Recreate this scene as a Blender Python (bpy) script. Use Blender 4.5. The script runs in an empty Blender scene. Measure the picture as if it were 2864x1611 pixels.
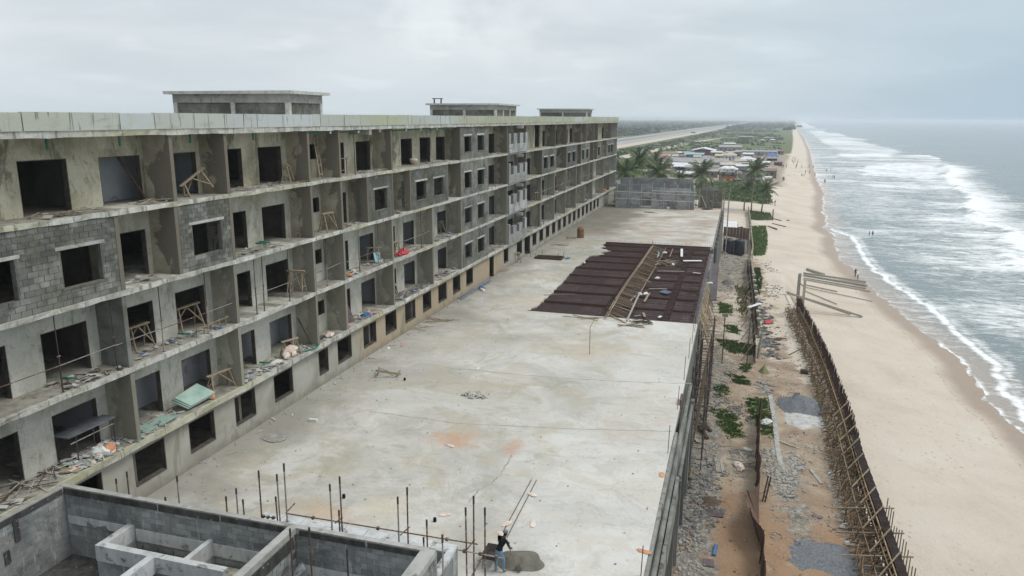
import bpy, math, random
from mathutils import Vector, Matrix, noise as mnoise
SC = bpy.context.scene
COL = SC.collection
R = math.radians
rnd = random.Random(11)
# ------------------------------------------------------------ camera
cam = bpy.data.cameras.new('camera')
cam.sensor_width = 36.0
cam.lens = 26.41
cam.clip_start = 0.5
cam.clip_end = 90000
cam_o = bpy.data.objects.new('camera', cam)
COL.objects.link(cam_o)
def _cam(loc, pitch, yaw, roll):
    fw = Vector((-math.sin(yaw)*math.cos(pitch), math.cos(yaw)*math.cos(pitch), -math.sin(pitch)))
    r = Vector((math.cos(yaw), math.sin(yaw), 0)); u = r.cross(fw)
    r2 = r*math.cos(roll) - u*math.sin(roll); u2 = u*math.cos(roll) + r*math.sin(roll)
    m = Matrix((r2, u2, -fw)).transposed().to_4x4(); m.translation = loc
    return m
cam_o.matrix_world = _cam(Vector((0, 0, 17.4)), R(12.7457), R(16.5213), R(-0.3))
SC.camera = cam_o
# ------------------------------------------------------------ world: overcast sky
SUN_EL, SUN_AZ = R(58), R(75)          # azimuth clockwise from +Y: the hidden sun stands high over the sea
w = bpy.data.worlds.new('World'); SC.world = w; w.use_nodes = True
nt = w.node_tree; nt.nodes.clear()
def wn(t, **k):
    n = nt.nodes.new(t)
    for a, b in k.items(): setattr(n, a, b)
    return n
L = nt.links.new
out = wn('ShaderNodeOutputWorld'); bg = wn('ShaderNodeBackground'); L(bg.outputs[0], out.inputs[0])
sky = wn('ShaderNodeTexSky', sky_type='NISHITA', sun_disc=False, sun_elevation=SUN_EL, sun_rotation=SUN_AZ, air_density=1.2, dust_density=2.5)
geo = wn('ShaderNodeTexCoord')
sep = wn('ShaderNodeSeparateXYZ'); L(geo.outputs['Generated'], sep.inputs[0])
def wm(op, a, b=None, clamp=False):
    n = wn('ShaderNodeMath', operation=op, use_clamp=clamp)
    for i, x in enumerate((a, b)):
        if x is None: continue
        if isinstance(x, (int, float)): n.inputs[i].default_value = x
        else: L(x, n.inputs[i])
    return n.outputs[0]
def wmap(f, a, b, c, d):
    n = wn('ShaderNodeMapRange', interpolation_type='SMOOTHSTEP')
    for i, x in enumerate((a, b, c, d)): n.inputs[i+1].default_value = x
    L(f, n.inputs[0]); return n.outputs[0]
def wmix(f, a, b):
    n = wn('ShaderNodeMix', data_type='RGBA')
    if isinstance(f, float): n.inputs[0].default_value = f
    else: L(f, n.inputs[0])
    for i, x in ((6, a), (7, b)):
        if isinstance(x, tuple): n.inputs[i].default_value = (*x, 1)
        else: L(x, n.inputs[i])
    return n.outputs[2]
# cloud layer: the direction is flattened on to a plane overhead, so clouds shrink towards the horizon
zc = wm('MAXIMUM', sep.outputs[2], 0.0)
den = wm('ADD', zc, 0.16)
comb = wn('ShaderNodeCombineXYZ'); L(wm('DIVIDE', sep.outputs[0], den), comb.inputs[0]); L(wm('DIVIDE', sep.outputs[1], den), comb.inputs[1])
def wnoise(vec, s, d, r=.55, dist=0.0):
    n = wn('ShaderNodeTexNoise'); n.inputs['Scale'].default_value = s; n.inputs['Detail'].default_value = d
    n.inputs['Roughness'].default_value = r; n.inputs['Distortion'].default_value = dist; L(vec, n.inputs['Vector']); return n.outputs[0]
n1 = wnoise(comb.outputs[0], 0.62, 7, .52, .25)
n2 = wnoise(comb.outputs[0], 1.9, 8, .5, .2)
c_base = wmix(wmap(n1, .36, .62, 0, 1), (.425, .465, .495), (.52, .555, .58))
c_puff = wmix(wm('MULTIPLY', wmap(n2, .53, .68, 0, 1), wmap(n1, .40, .6, 0.1, .8)), c_base, (.60, .63, .65))
# one cumulus head left of the middle
def blob(az, el, ra, re):
    d = Vector((math.sin(R(az))*math.cos(R(el)), math.cos(R(az))*math.cos(R(el)), math.sin(R(el))))
    v = wn('ShaderNodeVectorMath', operation='DISTANCE'); L(geo.outputs['Generated'], v.inputs[0]); v.inputs[1].default_value = d
    return wmap(wm('ADD', v.outputs['Value'], wm('MULTIPLY', wm('SUBTRACT', wnoise(geo.outputs['Generated'], 11, 6, .6), .5), .16)), ra*re, ra, 1, 0)
cm = blob(-22.3, 7.6, .065, .35)
c2 = wmix(wm('MULTIPLY', cm, .42), c_puff, (.66, .69, .705))
cm2 = blob(-18.0, 5.9, .06, .2)
c2 = wmix(wm('MULTIPLY', cm2, .35), c2, (.65, .685, .70))
# rain-blue air low over the sea (right), paler towards the land
horiz = wmap(sep.outputs[2], .0, .26, 1, 0)
sea_side = wmap(sep.outputs[0], -.28, .42, 0, 1)
c3 = wmix(wm('MULTIPLY', horiz, wm('MULTIPLY', sea_side, .95)), c2, (.265, .375, .465))
c3 = wmix(wm('MULTIPLY', wmap(sep.outputs[2], .0, .12, .65, 0), wm('SUBTRACT', 1.0, sea_side)), c3, (.44, .51, .56))
# overcast luminance rises towards the zenith
zen = wmap(sep.outputs[2], .15, .9, 1.0, 1.42)
vs = wn('ShaderNodeVectorMath', operation='SCALE'); L(c3, vs.inputs[0]); L(zen, vs.inputs['Scale'])
ns = wn('ShaderNodeVectorMath', operation='SCALE'); L(sky.outputs[0], ns.inputs[0]); ns.inputs['Scale'].default_value = 0.1
fin = wmix(.9, ns.outputs[0], vs.outputs[0])
L(fin, bg.inputs[0]); bg.inputs[1].default_value = 1.0
# ------------------------------------------------------------ sun behind cloud
sl = bpy.data.lights.new('sun', 'SUN'); sl.energy = 1.1; sl.angle = R(18); sl.color = (1.0, .96, .90)
so = bpy.data.objects.new('sun', sl); COL.objects.link(so)
sd = Vector((math.sin(SUN_AZ)*math.cos(SUN_EL), math.cos(SUN_AZ)*math.cos(SUN_EL), math.sin(SUN_EL)))
so.rotation_euler = (-sd).to_track_quat('-Z', 'Y').to_euler()
SC.view_settings.view_transform = 'Standard'; SC.view_settings.look = 'None'
SC.view_settings.exposure = 0.58; SC.view_settings.gamma = 1.0; SC.view_settings.use_curve_mapping = False
SC.render.engine = 'CYCLES'
SC.cycles.max_bounces = 6; SC.cycles.diffuse_bounces = 3; SC.cycles.glossy_bounces = 2; SC.cycles.volume_bounces = 1
SC.cycles.transparent_max_bounces = 8; SC.cycles.use_denoising = True; SC.cycles.caustics_reflective = False
# ------------------------------------------------------------ terrain
SHORE=[(-200,30),(0,30),(60,29.7),(75,29.4),(82,29.2),(88,28.6),(95,29.0),(101,29.5),(110,28.7),(117,27.4),(130,26.4),(157,24.5),(179,23.5),(192,24.2),(209,26.1),(221,24.7),(240,27.2),(265,28.5),(300,32),(344,36),(420,40),(520,47),(783,66),(1200,92),(2120,145),(5000,330),(60000,3960)]
def shore(y):
    P=SHORE
    if y<=P[0][0]: return P[0][1]
    for (a,va),(b,vb) in zip(P,P[1:]):
        if y<=b:
            t=(y-a)/(b-a); t=t*t*(3-2*t) if b<400 else t
            return va+(vb-va)*t
    return P[-1][1]
SEA=-12.2
def sst(a,b,x):
    t=min(1,max(0,(x-a)/(b-a))); return t*t*(3-2*t)
def wallx(y):  # line of the new sea wall
    P=[(0,9.45),(55,9.45),(62,9.75),(78,9.7),(88,9.4),(104,8.6),(140,7.4)]
    for (a,va),(b,vb) in zip(P,P[1:]):
        if y<=b: return va+(vb-va)*(y-a)/(b-a)
    return 7.4
def terr(x,y):
    d=shore(y)-x
    inl=-7.2-1.8*sst(150,260,y)
    if y<104:
        t=sst(wallx(y)-.1,wallx(y)+.5,x)
    elif y<140:
        k=(y-104)/36; t=sst(wallx(104)-.1-k*2,wallx(104)+.5+4*k,x)
    else: t=1
    beach=SEA+0.115*d if d<35 else SEA+0.115*35+0.02*(d-35)
    if d<0: beach=max(SEA+.06*d,SEA-4)
    b=min(beach,inl)
    k=sst(0,2.5,inl-beach)  # soften the shoulder
    b=inl-(inl-b)*(k*.4+.6) if beach<inl else inl
    return inl*(1-t)+b*t

# ------------------------------------------------------------ mesh builder
ORG = {}
class MB:
    def __init__(s): s.v = []; s.f = []; s.mi = []; s.cur = 0
    def poly(s, pts):
        n = len(s.v); s.v += [tuple(p) for p in pts]; s.f.append(tuple(range(n, n+len(pts)))); s.mi.append(s.cur); return s
    def box(s, x0, y0, z0, x1, y1, z1, j=0.0):
        n = len(s.v)
        for z in (z0, z1):
            for x, y in ((x0, y0), (x1, y0), (x1, y1), (x0, y1)):
                s.v.append((x+rnd.uniform(-j, j), y+rnd.uniform(-j, j), z+rnd.uniform(-j, j)) if j else (x, y, z))
        for q in ((3, 2, 1, 0), (4, 5, 6, 7), (0, 1, 5, 4), (1, 2, 6, 5), (2, 3, 7, 6), (3, 0, 4, 7)):
            s.f.append(tuple(n+i for i in q)); s.mi.append(s.cur)
        return s
    def bar(s, p, q, w, h=None, roll=0.0, taper=1.0):
        h = h or w; p = Vector(p); q = Vector(q); d = (q-p)
        if d.length < 1e-6: return s
        d.normalize(); up = Vector((0, 0, 1)) if abs(d.z) < .95 else Vector((0, 1, 0))
        a = d.cross(up).normalized(); b = a.cross(d)
        if roll: a, b = a*math.cos(roll)+b*math.sin(roll), b*math.cos(roll)-a*math.sin(roll)
        n = len(s.v)
        for c, t in ((p, 1), (q, taper)):
            for i, j in ((-1, -1), (1, -1), (1, 1), (-1, 1)):
                s.v.append(tuple(c + a*(i*w/2*t) + b*(j*h/2*t)))
        for f in ((3, 2, 1, 0), (4, 5, 6, 7), (0, 1, 5, 4), (1, 2, 6, 5), (2, 3, 7, 6), (3, 0, 4, 7)):
            s.f.append(tuple(n+i for i in f)); s.mi.append(s.cur)
        return s
    def path(s, pts, r, n=6, cap=True, ry=None):
        pts = [Vector(p) for p in pts]; rs = r if isinstance(r, (list, tuple)) else [r]*len(pts); rings = []
        for i, p in enumerate(pts):
            d = (pts[min(i+1, len(pts)-1)] - pts[max(i-1, 0)]).normalized()
            up = Vector((0, 0, 1)) if abs(d.z) < .9 else Vector((0, 1, 0))
            a = d.cross(up).normalized(); b = a.cross(d); k = len(s.v)
            for j in range(n):
                t = 2*math.pi*j/n; s.v.append(tuple(p + a*(math.cos(t)*rs[i]) + b*(math.sin(t)*rs[i]*(ry or 1))))
            rings.append(k)
        for a, b in zip(rings, rings[1:]):
            for j in range(n):
                s.f.append((a+j, a+(j+1) % n, b+(j+1) % n, b+j)); s.mi.append(s.cur)
        if cap:
            s.f.append(tuple(rings[0]+j for j in reversed(range(n)))); s.f.append(tuple(rings[-1]+j for j in range(n))); s.mi += [s.cur]*2
        return s
    def tube(s, p, q, r, n=6, r2=None): return s.path([p, q], [r, r if r2 is None else r2], n)
    def lathe(s, c, prof, n=16):
        c = Vector(c)
        return s.path([c+Vector((0, 0, z)) for r, z in prof], [max(r, .001) for r, z in prof], n) if False else s._lathe(c, prof, n)
    def _lathe(s, c, prof, n):
        rings = []
        for r, z in prof:
            k = len(s.v)
            for j in range(n): s.v.append((c.x+r*math.cos(2*math.pi*j/n), c.y+r*math.sin(2*math.pi*j/n), c.z+z))
            rings.append(k)
        for a, b in zip(rings, rings[1:]):
            for j in range(n): s.f.append((a+j, a+(j+1) % n, b+(j+1) % n, b+j)); s.mi.append(s.cur)
        s.f.append(tuple(rings[0]+j for j in reversed(range(n)))); s.f.append(tuple(rings[-1]+j for j in range(n))); s.mi += [s.cur]*2
        return s
    def stone(s, c, r, sq=(1, 1, 1), j=.28):      # a chipped lump: distorted octahedron-like stone, 20 faces
        n = len(s.v); g = (1+5**.5)/2; c = Vector(c)
        vs = [(-1, g, 0), (1, g, 0), (-1, -g, 0), (1, -g, 0), (0, -1, g), (0, 1, g), (0, -1, -g), (0, 1, -g), (g, 0, -1), (g, 0, 1), (-g, 0, -1), (-g, 0, 1)]
        rot = rnd.uniform(0, 6.3)
        for v in vs:
            p = Vector(v).normalized()*r*rnd.uniform(1-j, 1+j)
            x, y = p.x*math.cos(rot)-p.y*math.sin(rot), p.x*math.sin(rot)+p.y*math.cos(rot)
            s.v.append((c.x+x*sq[0], c.y+y*sq[1], c.z+p.z*sq[2]))
        for f in ((0, 11, 5), (0, 5, 1), (0, 1, 7), (0, 7, 10), (0, 10, 11), (1, 5, 9), (5, 11, 4), (11, 10, 2), (10, 7, 6), (7, 1, 8), (3, 9, 4), (3, 4, 2), (3, 2, 6), (3, 6, 8), (3, 8, 9), (4, 9, 5), (2, 4, 11), (6, 2, 10), (8, 6, 7), (9, 8, 1)):
            s.f.append(tuple(n+i for i in f)); s.mi.append(s.cur)
        return s
    def mesh(s, name, mats, o=(0, 0, 0), smooth=False):
        me = bpy.data.meshes.new(name)
        v = [(a-o[0], b-o[1], c-o[2]) for a, b, c in s.v] if any(o) else s.v
        me.from_pydata(v, [], s.f)
        for m in (mats if isinstance(mats, (list, tuple)) else [mats]): me.materials.append(m)
        if any(s.mi): me.polygons.foreach_set('material_index', s.mi)
        if smooth: me.polygons.foreach_set('use_smooth', [True]*len(s.f))
        me.update(); return me
    def build(s, name, mats, parent=None, smooth=False, **pr):
        o = ORG.get(parent.name, (0, 0, 0)) if parent else (0, 0, 0)
        return link(name, s.mesh(name, mats, o, smooth), parent, **pr)
def link(name, me, parent=None, **pr):
    ob = bpy.data.objects.new(name, me); COL.objects.link(ob)
    if parent:
        ob.parent = parent; ORG[ob.name] = ORG.get(parent.name, (0, 0, 0))
    for k, v in pr.items():
        if k == 'group' and v is None: continue
        ob[k] = v
    return ob
def thing(name, label, cat, loc=(0, 0, 0), group=None, local=False):
    o = bpy.data.objects.new(name, None); COL.objects.link(o); o.empty_display_size = .2
    o.location = loc; ORG[o.name] = (0, 0, 0) if local else tuple(loc)
    o['label'] = label; o['category'] = cat
    if group: o['group'] = group
    return o
def dup(root, loc, rz=0.0, label=None, group=None, sc=None, rot=None):
    def cp(o, par):
        c = o.copy(); COL.objects.link(c)
        if par: c.parent = par
        for ch in o.children: cp(ch, c)
        return c
    r = cp(root, None); r.location = loc; r.rotation_euler = rot or (0, 0, rz)
    if sc: r.scale = (sc, sc, sc) if isinstance(sc, (int, float)) else sc
    if label: r['label'] = label
    if group: r['group'] = group
    return r
def place(first, used, loc, rz=0.0, label=None, group=None, sc=None, rot=None):
    if used: return dup(first, loc, rz, label, group, sc, rot)
    first.location = loc; first.rotation_euler = rot or (0, 0, rz)
    if sc: first.scale = (sc, sc, sc) if isinstance(sc, (int, float)) else sc
    if label: first['label'] = label
    if group: first['group'] = group
    return first
def one(name, mb, mat, label, cat, group=None, smooth=False, **pr):    # a thing that is one mesh, its origin at its base
    xs = [v[0] for v in mb.v]; ys = [v[1] for v in mb.v]; zs = [v[2] for v in mb.v]
    o = ((min(xs)+max(xs))/2, (min(ys)+max(ys))/2, min(zs))
    ob = link(name, mb.mesh(name, mat, o, smooth), None, label=label, category=cat, group=group, **pr)
    ob.location = o; return ob
# ------------------------------------------------------------ materials
class NM:
    def __init__(s, name, rough=.9, spec=.25):
        s.m = bpy.data.materials.new(name); s.m.use_nodes = True; s.t = s.m.node_tree
        s.b = s.t.nodes['Principled BSDF']; s.b.inputs['Roughness'].default_value = rough
        s.b.inputs['Specular IOR Level'].default_value = spec
        s._pos = None
    def n(s, t, **k):
        x = s.t.nodes.new(t)
        for a, b in k.items(): setattr(x, a, b)
        return x
    def l(s, a, b): s.t.links.new(a, b)
    def pos(s):
        if not s._pos: s._pos = s.n('ShaderNodeNewGeometry').outputs['Position']
        return s._pos
    def scl(s, v, x, y, z, off=(0, 0, 0)):
        n = s.n('ShaderNodeMapping'); n.inputs['Scale'].default_value = (x, y, z); n.inputs['Location'].default_value = off; s.l(v, n.inputs[0]); return n.outputs[0]
    def noise(s, v, sc, d=4, r=.55, dist=0.0):
        n = s.n('ShaderNodeTexNoise'); n.inputs['Scale'].default_value = sc; n.inputs['Detail'].default_value = d
        n.inputs['Roughness'].default_value = r; n.inputs['Distortion'].default_value = dist; s.l(v, n.inputs['Vector']); return n.outputs[0]
    def voro(s, v, sc, feat='F1', out=0):
        n = s.n('ShaderNodeTexVoronoi', feature=feat); n.inputs['Scale'].default_value = sc; s.l(v, n.inputs['Vector']); return n.outputs[out]
    def ramp(s, f, stops):
        n = s.n('ShaderNodeValToRGB'); e = n.color_ramp.elements
        while len(e) < len(stops): e.new(.5)
        for el, (p, c) in zip(e, stops): el.position = p; el.color = (*c, 1) if isinstance(c, tuple) else (c, c, c, 1)
        s.l(f, n.inputs[0]); return n.outputs[0]
    def mp(s, f, a, b, c=0.0, d=1.0, smooth=True):
        n = s.n('ShaderNodeMapRange', interpolation_type='SMOOTHSTEP' if smooth else 'LINEAR')
        for i, x in enumerate((a, b, c, d)): n.inputs[i+1].default_value = x
        s.l(f, n.inputs[0]); return n.outputs[0]
    def ma(s, op, a, b=0.0, clamp=False):
        n = s.n('ShaderNodeMath', operation=op, use_clamp=clamp)
        for i, x in enumerate((a, b)):
            if isinstance(x, (int, float)): n.inputs[i].default_value = x
            else: s.l(x, n.inputs[i])
        return n.outputs[0]
    def mix(s, f, a, b, mode='MIX'):
        n = s.n('ShaderNodeMix', data_type='RGBA', blend_type=mode)
        if isinstance(f, (int, float)): n.inputs[0].default_value = f
        else: s.l(f, n.inputs[0])
        for i, x in ((6, a), (7, b)):
            if isinstance(x, tuple): n.inputs[i].default_value = (*x, 1)
            else: s.l(x, n.inputs[i])
        return n.outputs[2]
    def attr(s, name, out='Fac'):
        return s.n('ShaderNodeAttribute', attribute_name=name).outputs[out]
    def rand(s): return s.n('ShaderNodeObjectInfo').outputs['Random']
    def xyz(s, v=None):
        n = s.n('ShaderNodeSeparateXYZ'); s.l(v or s.pos(), n.inputs[0]); return n.outputs
    def normal_z(s):
        n = s.n('ShaderNodeSeparateXYZ'); s.l(s.n('ShaderNodeNewGeometry').outputs['True Normal'], n.inputs[0]); return n.outputs[2]
    def bump(s, h, st=.3, d=.05):
        n = s.n('ShaderNodeBump'); n.inputs['Strength'].default_value = st; n.inputs['Distance'].default_value = d
        s.l(h, n.inputs['Height']); s.l(n.outputs[0], s.b.inputs['Normal'])
    def col(s, c):
        if isinstance(c, tuple): s.b.inputs['Base Color'].default_value = (*c, 1)
        else: s.l(c, s.b.inputs['Base Color'])
        return s
    def vary(s, c, amt):       # each object of its own slightly lighter or darker
        k = s.mp(s.rand(), 0, 1, 1-amt, 1+amt, False)
        n = s.n('ShaderNodeVectorMath', operation='SCALE'); s.l(c, n.inputs[0]); s.l(k, n.inputs['Scale']); return n.outputs[0]
def simple(name, c, c2=None, sc=3.0, rough=.85, spec=.25, bs=None, bst=.3, vary=0.0, dirt=None, streak=False, metal=0.0):
    m = NM(name, rough, spec); p = m.pos()
    c2 = c2 or tuple(x*.65 for x in c)
    v = m.scl(p, 1, 1, .25) if streak else p
    k = m.ramp(m.noise(v, sc, 5, .6, .3), [(.28, c2), (.62, c)])
    if dirt: k = m.mix(m.mp(m.noise(p, dirt[1], 6, .65, .4), dirt[2], dirt[2]+.12), k, dirt[0])
    if vary: k = m.vary(k, vary)
    m.col(k); m.b.inputs['Metallic'].default_value = metal
    if bs: m.bump(m.noise(p, bs, 4, .6), bst)
    return m.m
def plaster(name, cols, stain, low, wet=0.5, pale=None):
    m = NM(name, .93, .15); p = m.pos()
    k = m.ramp(m.noise(p, .5, 9, .68, .5), [(.34, cols[0]), (.5, cols[1]), (.64, cols[2])])
    k = m.mix(m.mp(m.noise(m.scl(p, 1, 1, .45, (4, 9, 2)), .62, 9, .7, .6), .53, .58, 0, .8), k, pale or cols[2])
    k = m.mix(m.mp(m.noise(m.scl(p, 1, 1, .38), .8, 9, .7, .5), .535, .60, 0, wet), k, stain)
    k = m.mix(m.mp(m.noise(m.scl(p, 1, 1, .16), 2.6, 8, .72, .2), .59, .66, 0, .6), k, low)
    k = m.mix(m.mp(m.noise(p, 3.2, 9, .75, .3), .57, .65, 0, .5), k, tuple(c*.8 for c in low))
    k = m.mix(m.mp(m.noise(p, 11, 6, .7), .56, .70, 0, .5), k, (.07, .066, .055))
    m.col(k); m.bump(m.noise(p, 12, 7, .72), .4, .04)
    return m.m
MT = {}
# concrete terrace: pale laitance, rusty and sandy patches, pour joints, dirt
def mk_terrace():
    m = NM('terrace_concrete', .88, .2); p = m.pos(); X = m.xyz()
    k = m.ramp(m.noise(p, .15, 9, .62, .7), [(.30, (.32, .31, .27)), (.43, (.42, .41, .37)), (.52, (.50, .485, .44)), (.62, (.555, .545, .505)), (.74, (.585, .58, .55))])
    def patch(off, sc, lo, hi, amt, c, det=9, ro=.66, dist=.9):
        nonlocal k; k = m.mix(m.mp(m.noise(m.scl(p, 1, 1, 1, off), sc, det, ro, dist), lo, hi, 0, amt), k, c)
    patch((31, 7, 0), .24, .48, .59, .68, (.43, .385, .295)); patch((-13, 3, 0), .33, .55, .63, .6, (.345, .335, .27)); patch((5, 57, 0), .3, .60, .70, .5, (.47, .34, .245))
    patch((77, -9, 0), .9, .60, .66, .35, (.30, .29, .245)); patch((-41, 19, 0), .5, .58, .61, .25, (.63, .63, .62))
    far = m.mp(X[1], 95, 118); rust = m.mp(m.noise(m.scl(p, .5, 1.3, 1), .24, 9, .68, .8), .44, .62, 0, .72)
    k = m.mix(m.ma('MULTIPLY', far, rust), k, (.37, .245, .185))
    k = m.mix(m.ma('MULTIPLY', far, m.mp(m.noise(m.scl(p, .7, 1.6, 1, (9, 3, 0)), .3, 8, .66), .52, .64, 0, .6)), k, (.26, .245, .20))
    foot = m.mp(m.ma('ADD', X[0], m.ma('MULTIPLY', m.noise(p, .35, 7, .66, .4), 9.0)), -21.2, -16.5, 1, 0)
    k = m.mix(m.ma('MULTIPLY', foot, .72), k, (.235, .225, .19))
    moss = m.ma('MULTIPLY', m.mp(m.ma('ADD', X[0], m.ma('MULTIPLY', m.noise(p, .12, 6, .6), 14.0)), -13, -7.5, 1, 0), m.mp(X[1], 92, 128))
    k = m.mix(m.ma('MULTIPLY', moss, .75), k, (.13, .125, .09))
    dry = m.mp(m.ma('ADD', m.ma('ADD', X[0], m.ma('MULTIPLY', X[1], -.06)), m.ma('MULTIPLY', m.noise(p, .3, 8, .62, .6), 7.0)), -8.2, -6.2)
    k = m.mix(m.ma('MULTIPLY', dry, .42), k, (.60, .59, .565))
    def spot(cx, cy, rx, ry, c, amt, w=.5):
        nonlocal k
        v = m.n('ShaderNodeMapping'); v.inputs['Location'].default_value = (-cx/rx, -cy/ry, 0); v.inputs['Scale'].default_value = (1/rx, 1/ry, 0); m.l(p, v.inputs[0])
        ln = m.n('ShaderNodeVectorMath', operation='LENGTH'); m.l(v.outputs[0], ln.inputs[0])
        d = m.ma('ADD', ln.outputs['Value'], m.ma('MULTIPLY', m.ma('SUBTRACT', m.noise(p, 1.3, 9, .72, .4), .5), 3.4)); k = m.mix(m.mp(d, .05, 1.35, amt*.72, 0), k, c)
    for q, rx, ry, c, amt in SPOTS: spot(q[0], q[1], rx, ry, c, amt)
    for e, c, amt in ((38.92, (.40, .39, .345), .26), (47.67, (.585, .575, .55), .22), (52.71, (.45, .42, .35), .22)):
        yy = m.ma('ADD', m.ma('ADD', X[1], m.ma('MULTIPLY', X[0], .04)), m.ma('MULTIPLY', m.noise(p, .5, 4, .6), .9)); k = m.mix(m.ma('MULTIPLY', m.mp(yy, e-.06, e+.06), m.mp(yy, e+5, e+8, 1, 0)), k, m.mix(amt, k, c))
    for off, sc in (((3, 1, 0), .2), ((91, 13, 0), .33)):
        ring = m.ma('ABSOLUTE', m.ma('SUBTRACT', m.noise(m.scl(p, 1, 1, 1, off), sc, 7, .62, .8), .54)); k = m.mix(m.mp(ring, .001, .010, .24, 0), k, (.27, .26, .225))
    k = m.mix(m.mp(m.noise(m.scl(p, .3, 1.1, 1), 1.3, 8, .68, .5), .57, .66, 0, .35), k, (.30, .29, .26))
    k = m.mix(m.mp(m.noise(p, 4.5, 7, .72, .2), .58, .68, 0, .32), k, (.23, .22, .19))
    k = m.mix(m.mp(m.noise(p, 17, 4, .65), .60, .70, 0, .45), k, (.17, .165, .15))
    m.col(k); m.bump(m.noise(p, 5, 8, .7), .3, .04); return m.m
SPOTS = [((-14.02, 36.32, 0.0), 1.5, 1.3, (.52, .26, .13), .75), ((-10.67, 36.28, 0.0), .5, 1.2, (.50, .26, .15), .75), ((-16.57, 27.2, 0.0), 1.7, .8, (.50, .36, .23), .85), ((-14.42, 28.42, 0.0), 1.3, 1.2, (.56, .48, .33), .7), ((-9.43, 28.68, 0.0), 1.1, 1.0, (.36, .36, .33), .7), ((-7.55, 25.76, 0.0), 2.0, 1.5, (.27, .255, .205), .85), ((-5.21, 40.19, 0.0), 1.6, 2.0, (.40, .30, .22), .55), ((-14.16, 45.26, 0.0), 2.4, 2.6, (.40, .33, .24), .5), ((-9.43, 54.53, 0.0), 3, 2.2, (.44, .33, .23), .5), ((-25.69, 44.15, 0.0), 3.2, 2.4, (.30, .29, .23), .6), ((-18.77, 32.24, 0.0), 1.0, 2.2, (.33, .30, .19), .6), ((-21.49, 51.26, 0.0), 4, 3, (.36, .33, .26), .5), ((-18.61, 68.75, 0.0), 2.6, 3, (.52, .42, .29), .7), ((-3.4, 42.26, 0.0), .8, 1, (.45, .32, .22), .5), ((-20.53, 95.15, 0.0), 5, 9, (.20, .195, .15), .6)]
MT['terrace'] = mk_terrace()
MT['plast_top'] = plaster('stained_cream_plaster', [(.25, .23, .165), (.41, .38, .28), (.53, .50, .385)], (.15, .138, .10), (.14, .13, .098), .8)
MT['plast_mid'] = plaster('grey_cream_plaster', [(.31, .295, .23), (.44, .42, .345), (.52, .505, .435)], (.23, .215, .16), (.185, .175, .14), .6)
MT['plast_low'] = plaster('pale_render', [(.36, .35, .29), (.48, .47, .41), (.56, .55, .50)], (.285, .27, .215), (.215, .205, .165), .55)
def mk_ground_wall():
    m = NM('ground_storey_render', .93, .15); p = m.pos(); X = m.xyz()
    k = m.ramp(m.noise(p, .5, 5, .6, .5), [(.3, (.24, .228, .185)), (.5, (.34, .33, .285)), (.7, (.40, .392, .35))])
    bg_ = m.ma('MULTIPLY', m.mp(m.ma('ADD', X[1], m.ma('MULTIPLY', m.noise(p, .4, 4), 6.0)), 47, 53), m.mp(X[1], 86, 80))
    k = m.mix(m.ma('MULTIPLY', bg_, .8), k, (.40, .315, .215))
    k = m.mix(m.mp(m.noise(m.scl(p, 1, 1, .3), 1.0, 6, .65, .6), .52, .66, 0, .6), k, (.20, .185, .14))
    lowz = m.mp(m.ma('ADD', X[2], m.ma('MULTIPLY', m.noise(p, 1.1, 5), 1.2)), .5, 1.25, 1, 0)
    k = m.mix(m.ma('MULTIPLY', lowz, .6), k, (.185, .17, .135))
    m.col(k); m.bump(m.noise(p, 12, 4, .65), .25, .03); return m.m
MT['ground_wall'] = mk_ground_wall()
def mk_partition(name, cols, wetc, amount):
    # rain has soaked the outer half of the fin walls in ragged tongues
    m = NM(name, .94, .12); p = m.pos(); X = m.xyz()
    k = m.ramp(m.noise(p, .8, 8, .66, .5), [(.36, cols[0]), (.62, cols[1])])
    wv = m.ma('ADD', X[0], m.ma('MULTIPLY', m.ma('SUBTRACT', m.noise(m.scl(p, .6, .35, .5), 1.0, 8, .66, .7), .5), 4.2))
    k = m.mix(m.ma('MULTIPLY', m.mp(wv, -26.1, -25.92), amount), k, wetc)
    k = m.mix(m.mp(m.noise(m.scl(p, 1, 1, .2), 2.2, 8, .72, .3), .57, .64, 0, .6), k, tuple(c*.6 for c in cols[0]))
    k = m.mix(m.mp(m.noise(p, 9, 7, .72), .55, .68, 0, .45), k, tuple(c*.5 for c in wetc))
    k = m.vary(k, .16)
    m.col(k); m.bump(m.noise(p, 12, 7, .7), .4, .04); return m.m
MT['part_top'] = mk_partition('soaked_partition_render', [(.27, .24, .18), (.41, .375, .29)], (.15, .135, .108), .9)
MT['part_low'] = mk_partition('damp_partition_render', [(.31, .292, .23), (.43, .412, .345)], (.22, .208, .168), .78)
def mk_slab_edge():
    m = NM('slab_edge_concrete', .92, .15); p = m.pos(); X = m.xyz()
    k = m.ramp(m.noise(p, 1.2, 8, .7, .5), [(.36, (.28, .275, .23)), (.5, (.46, .455, .41)), (.64, (.58, .58, .545))])
    k = m.mix(m.mp(m.noise(m.scl(p, 1, .12, 1), .9, 4, .6, .5), .5, .62, 0, .55), k, (.42, .40, .23))
    k = m.mix(m.mp(m.noise(m.scl(p, 1, 2.5, .3), 1.6, 5, .7),   .55, .63, 0, .75), k, (.15, .145, .12))
    m.col(k); m.bump(m.noise(p, 7, 5, .7), .5, .05); return m.m
MT['slab'] = mk_slab_edge()
MT['floor_dirty'] = simple('dusty_concrete_floor', (.33, .315, .27), (.17, .16, .13), 1.6, .95, .1, 9, .3, dirt=((.12, .11, .09), 2.5, .56))
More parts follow.
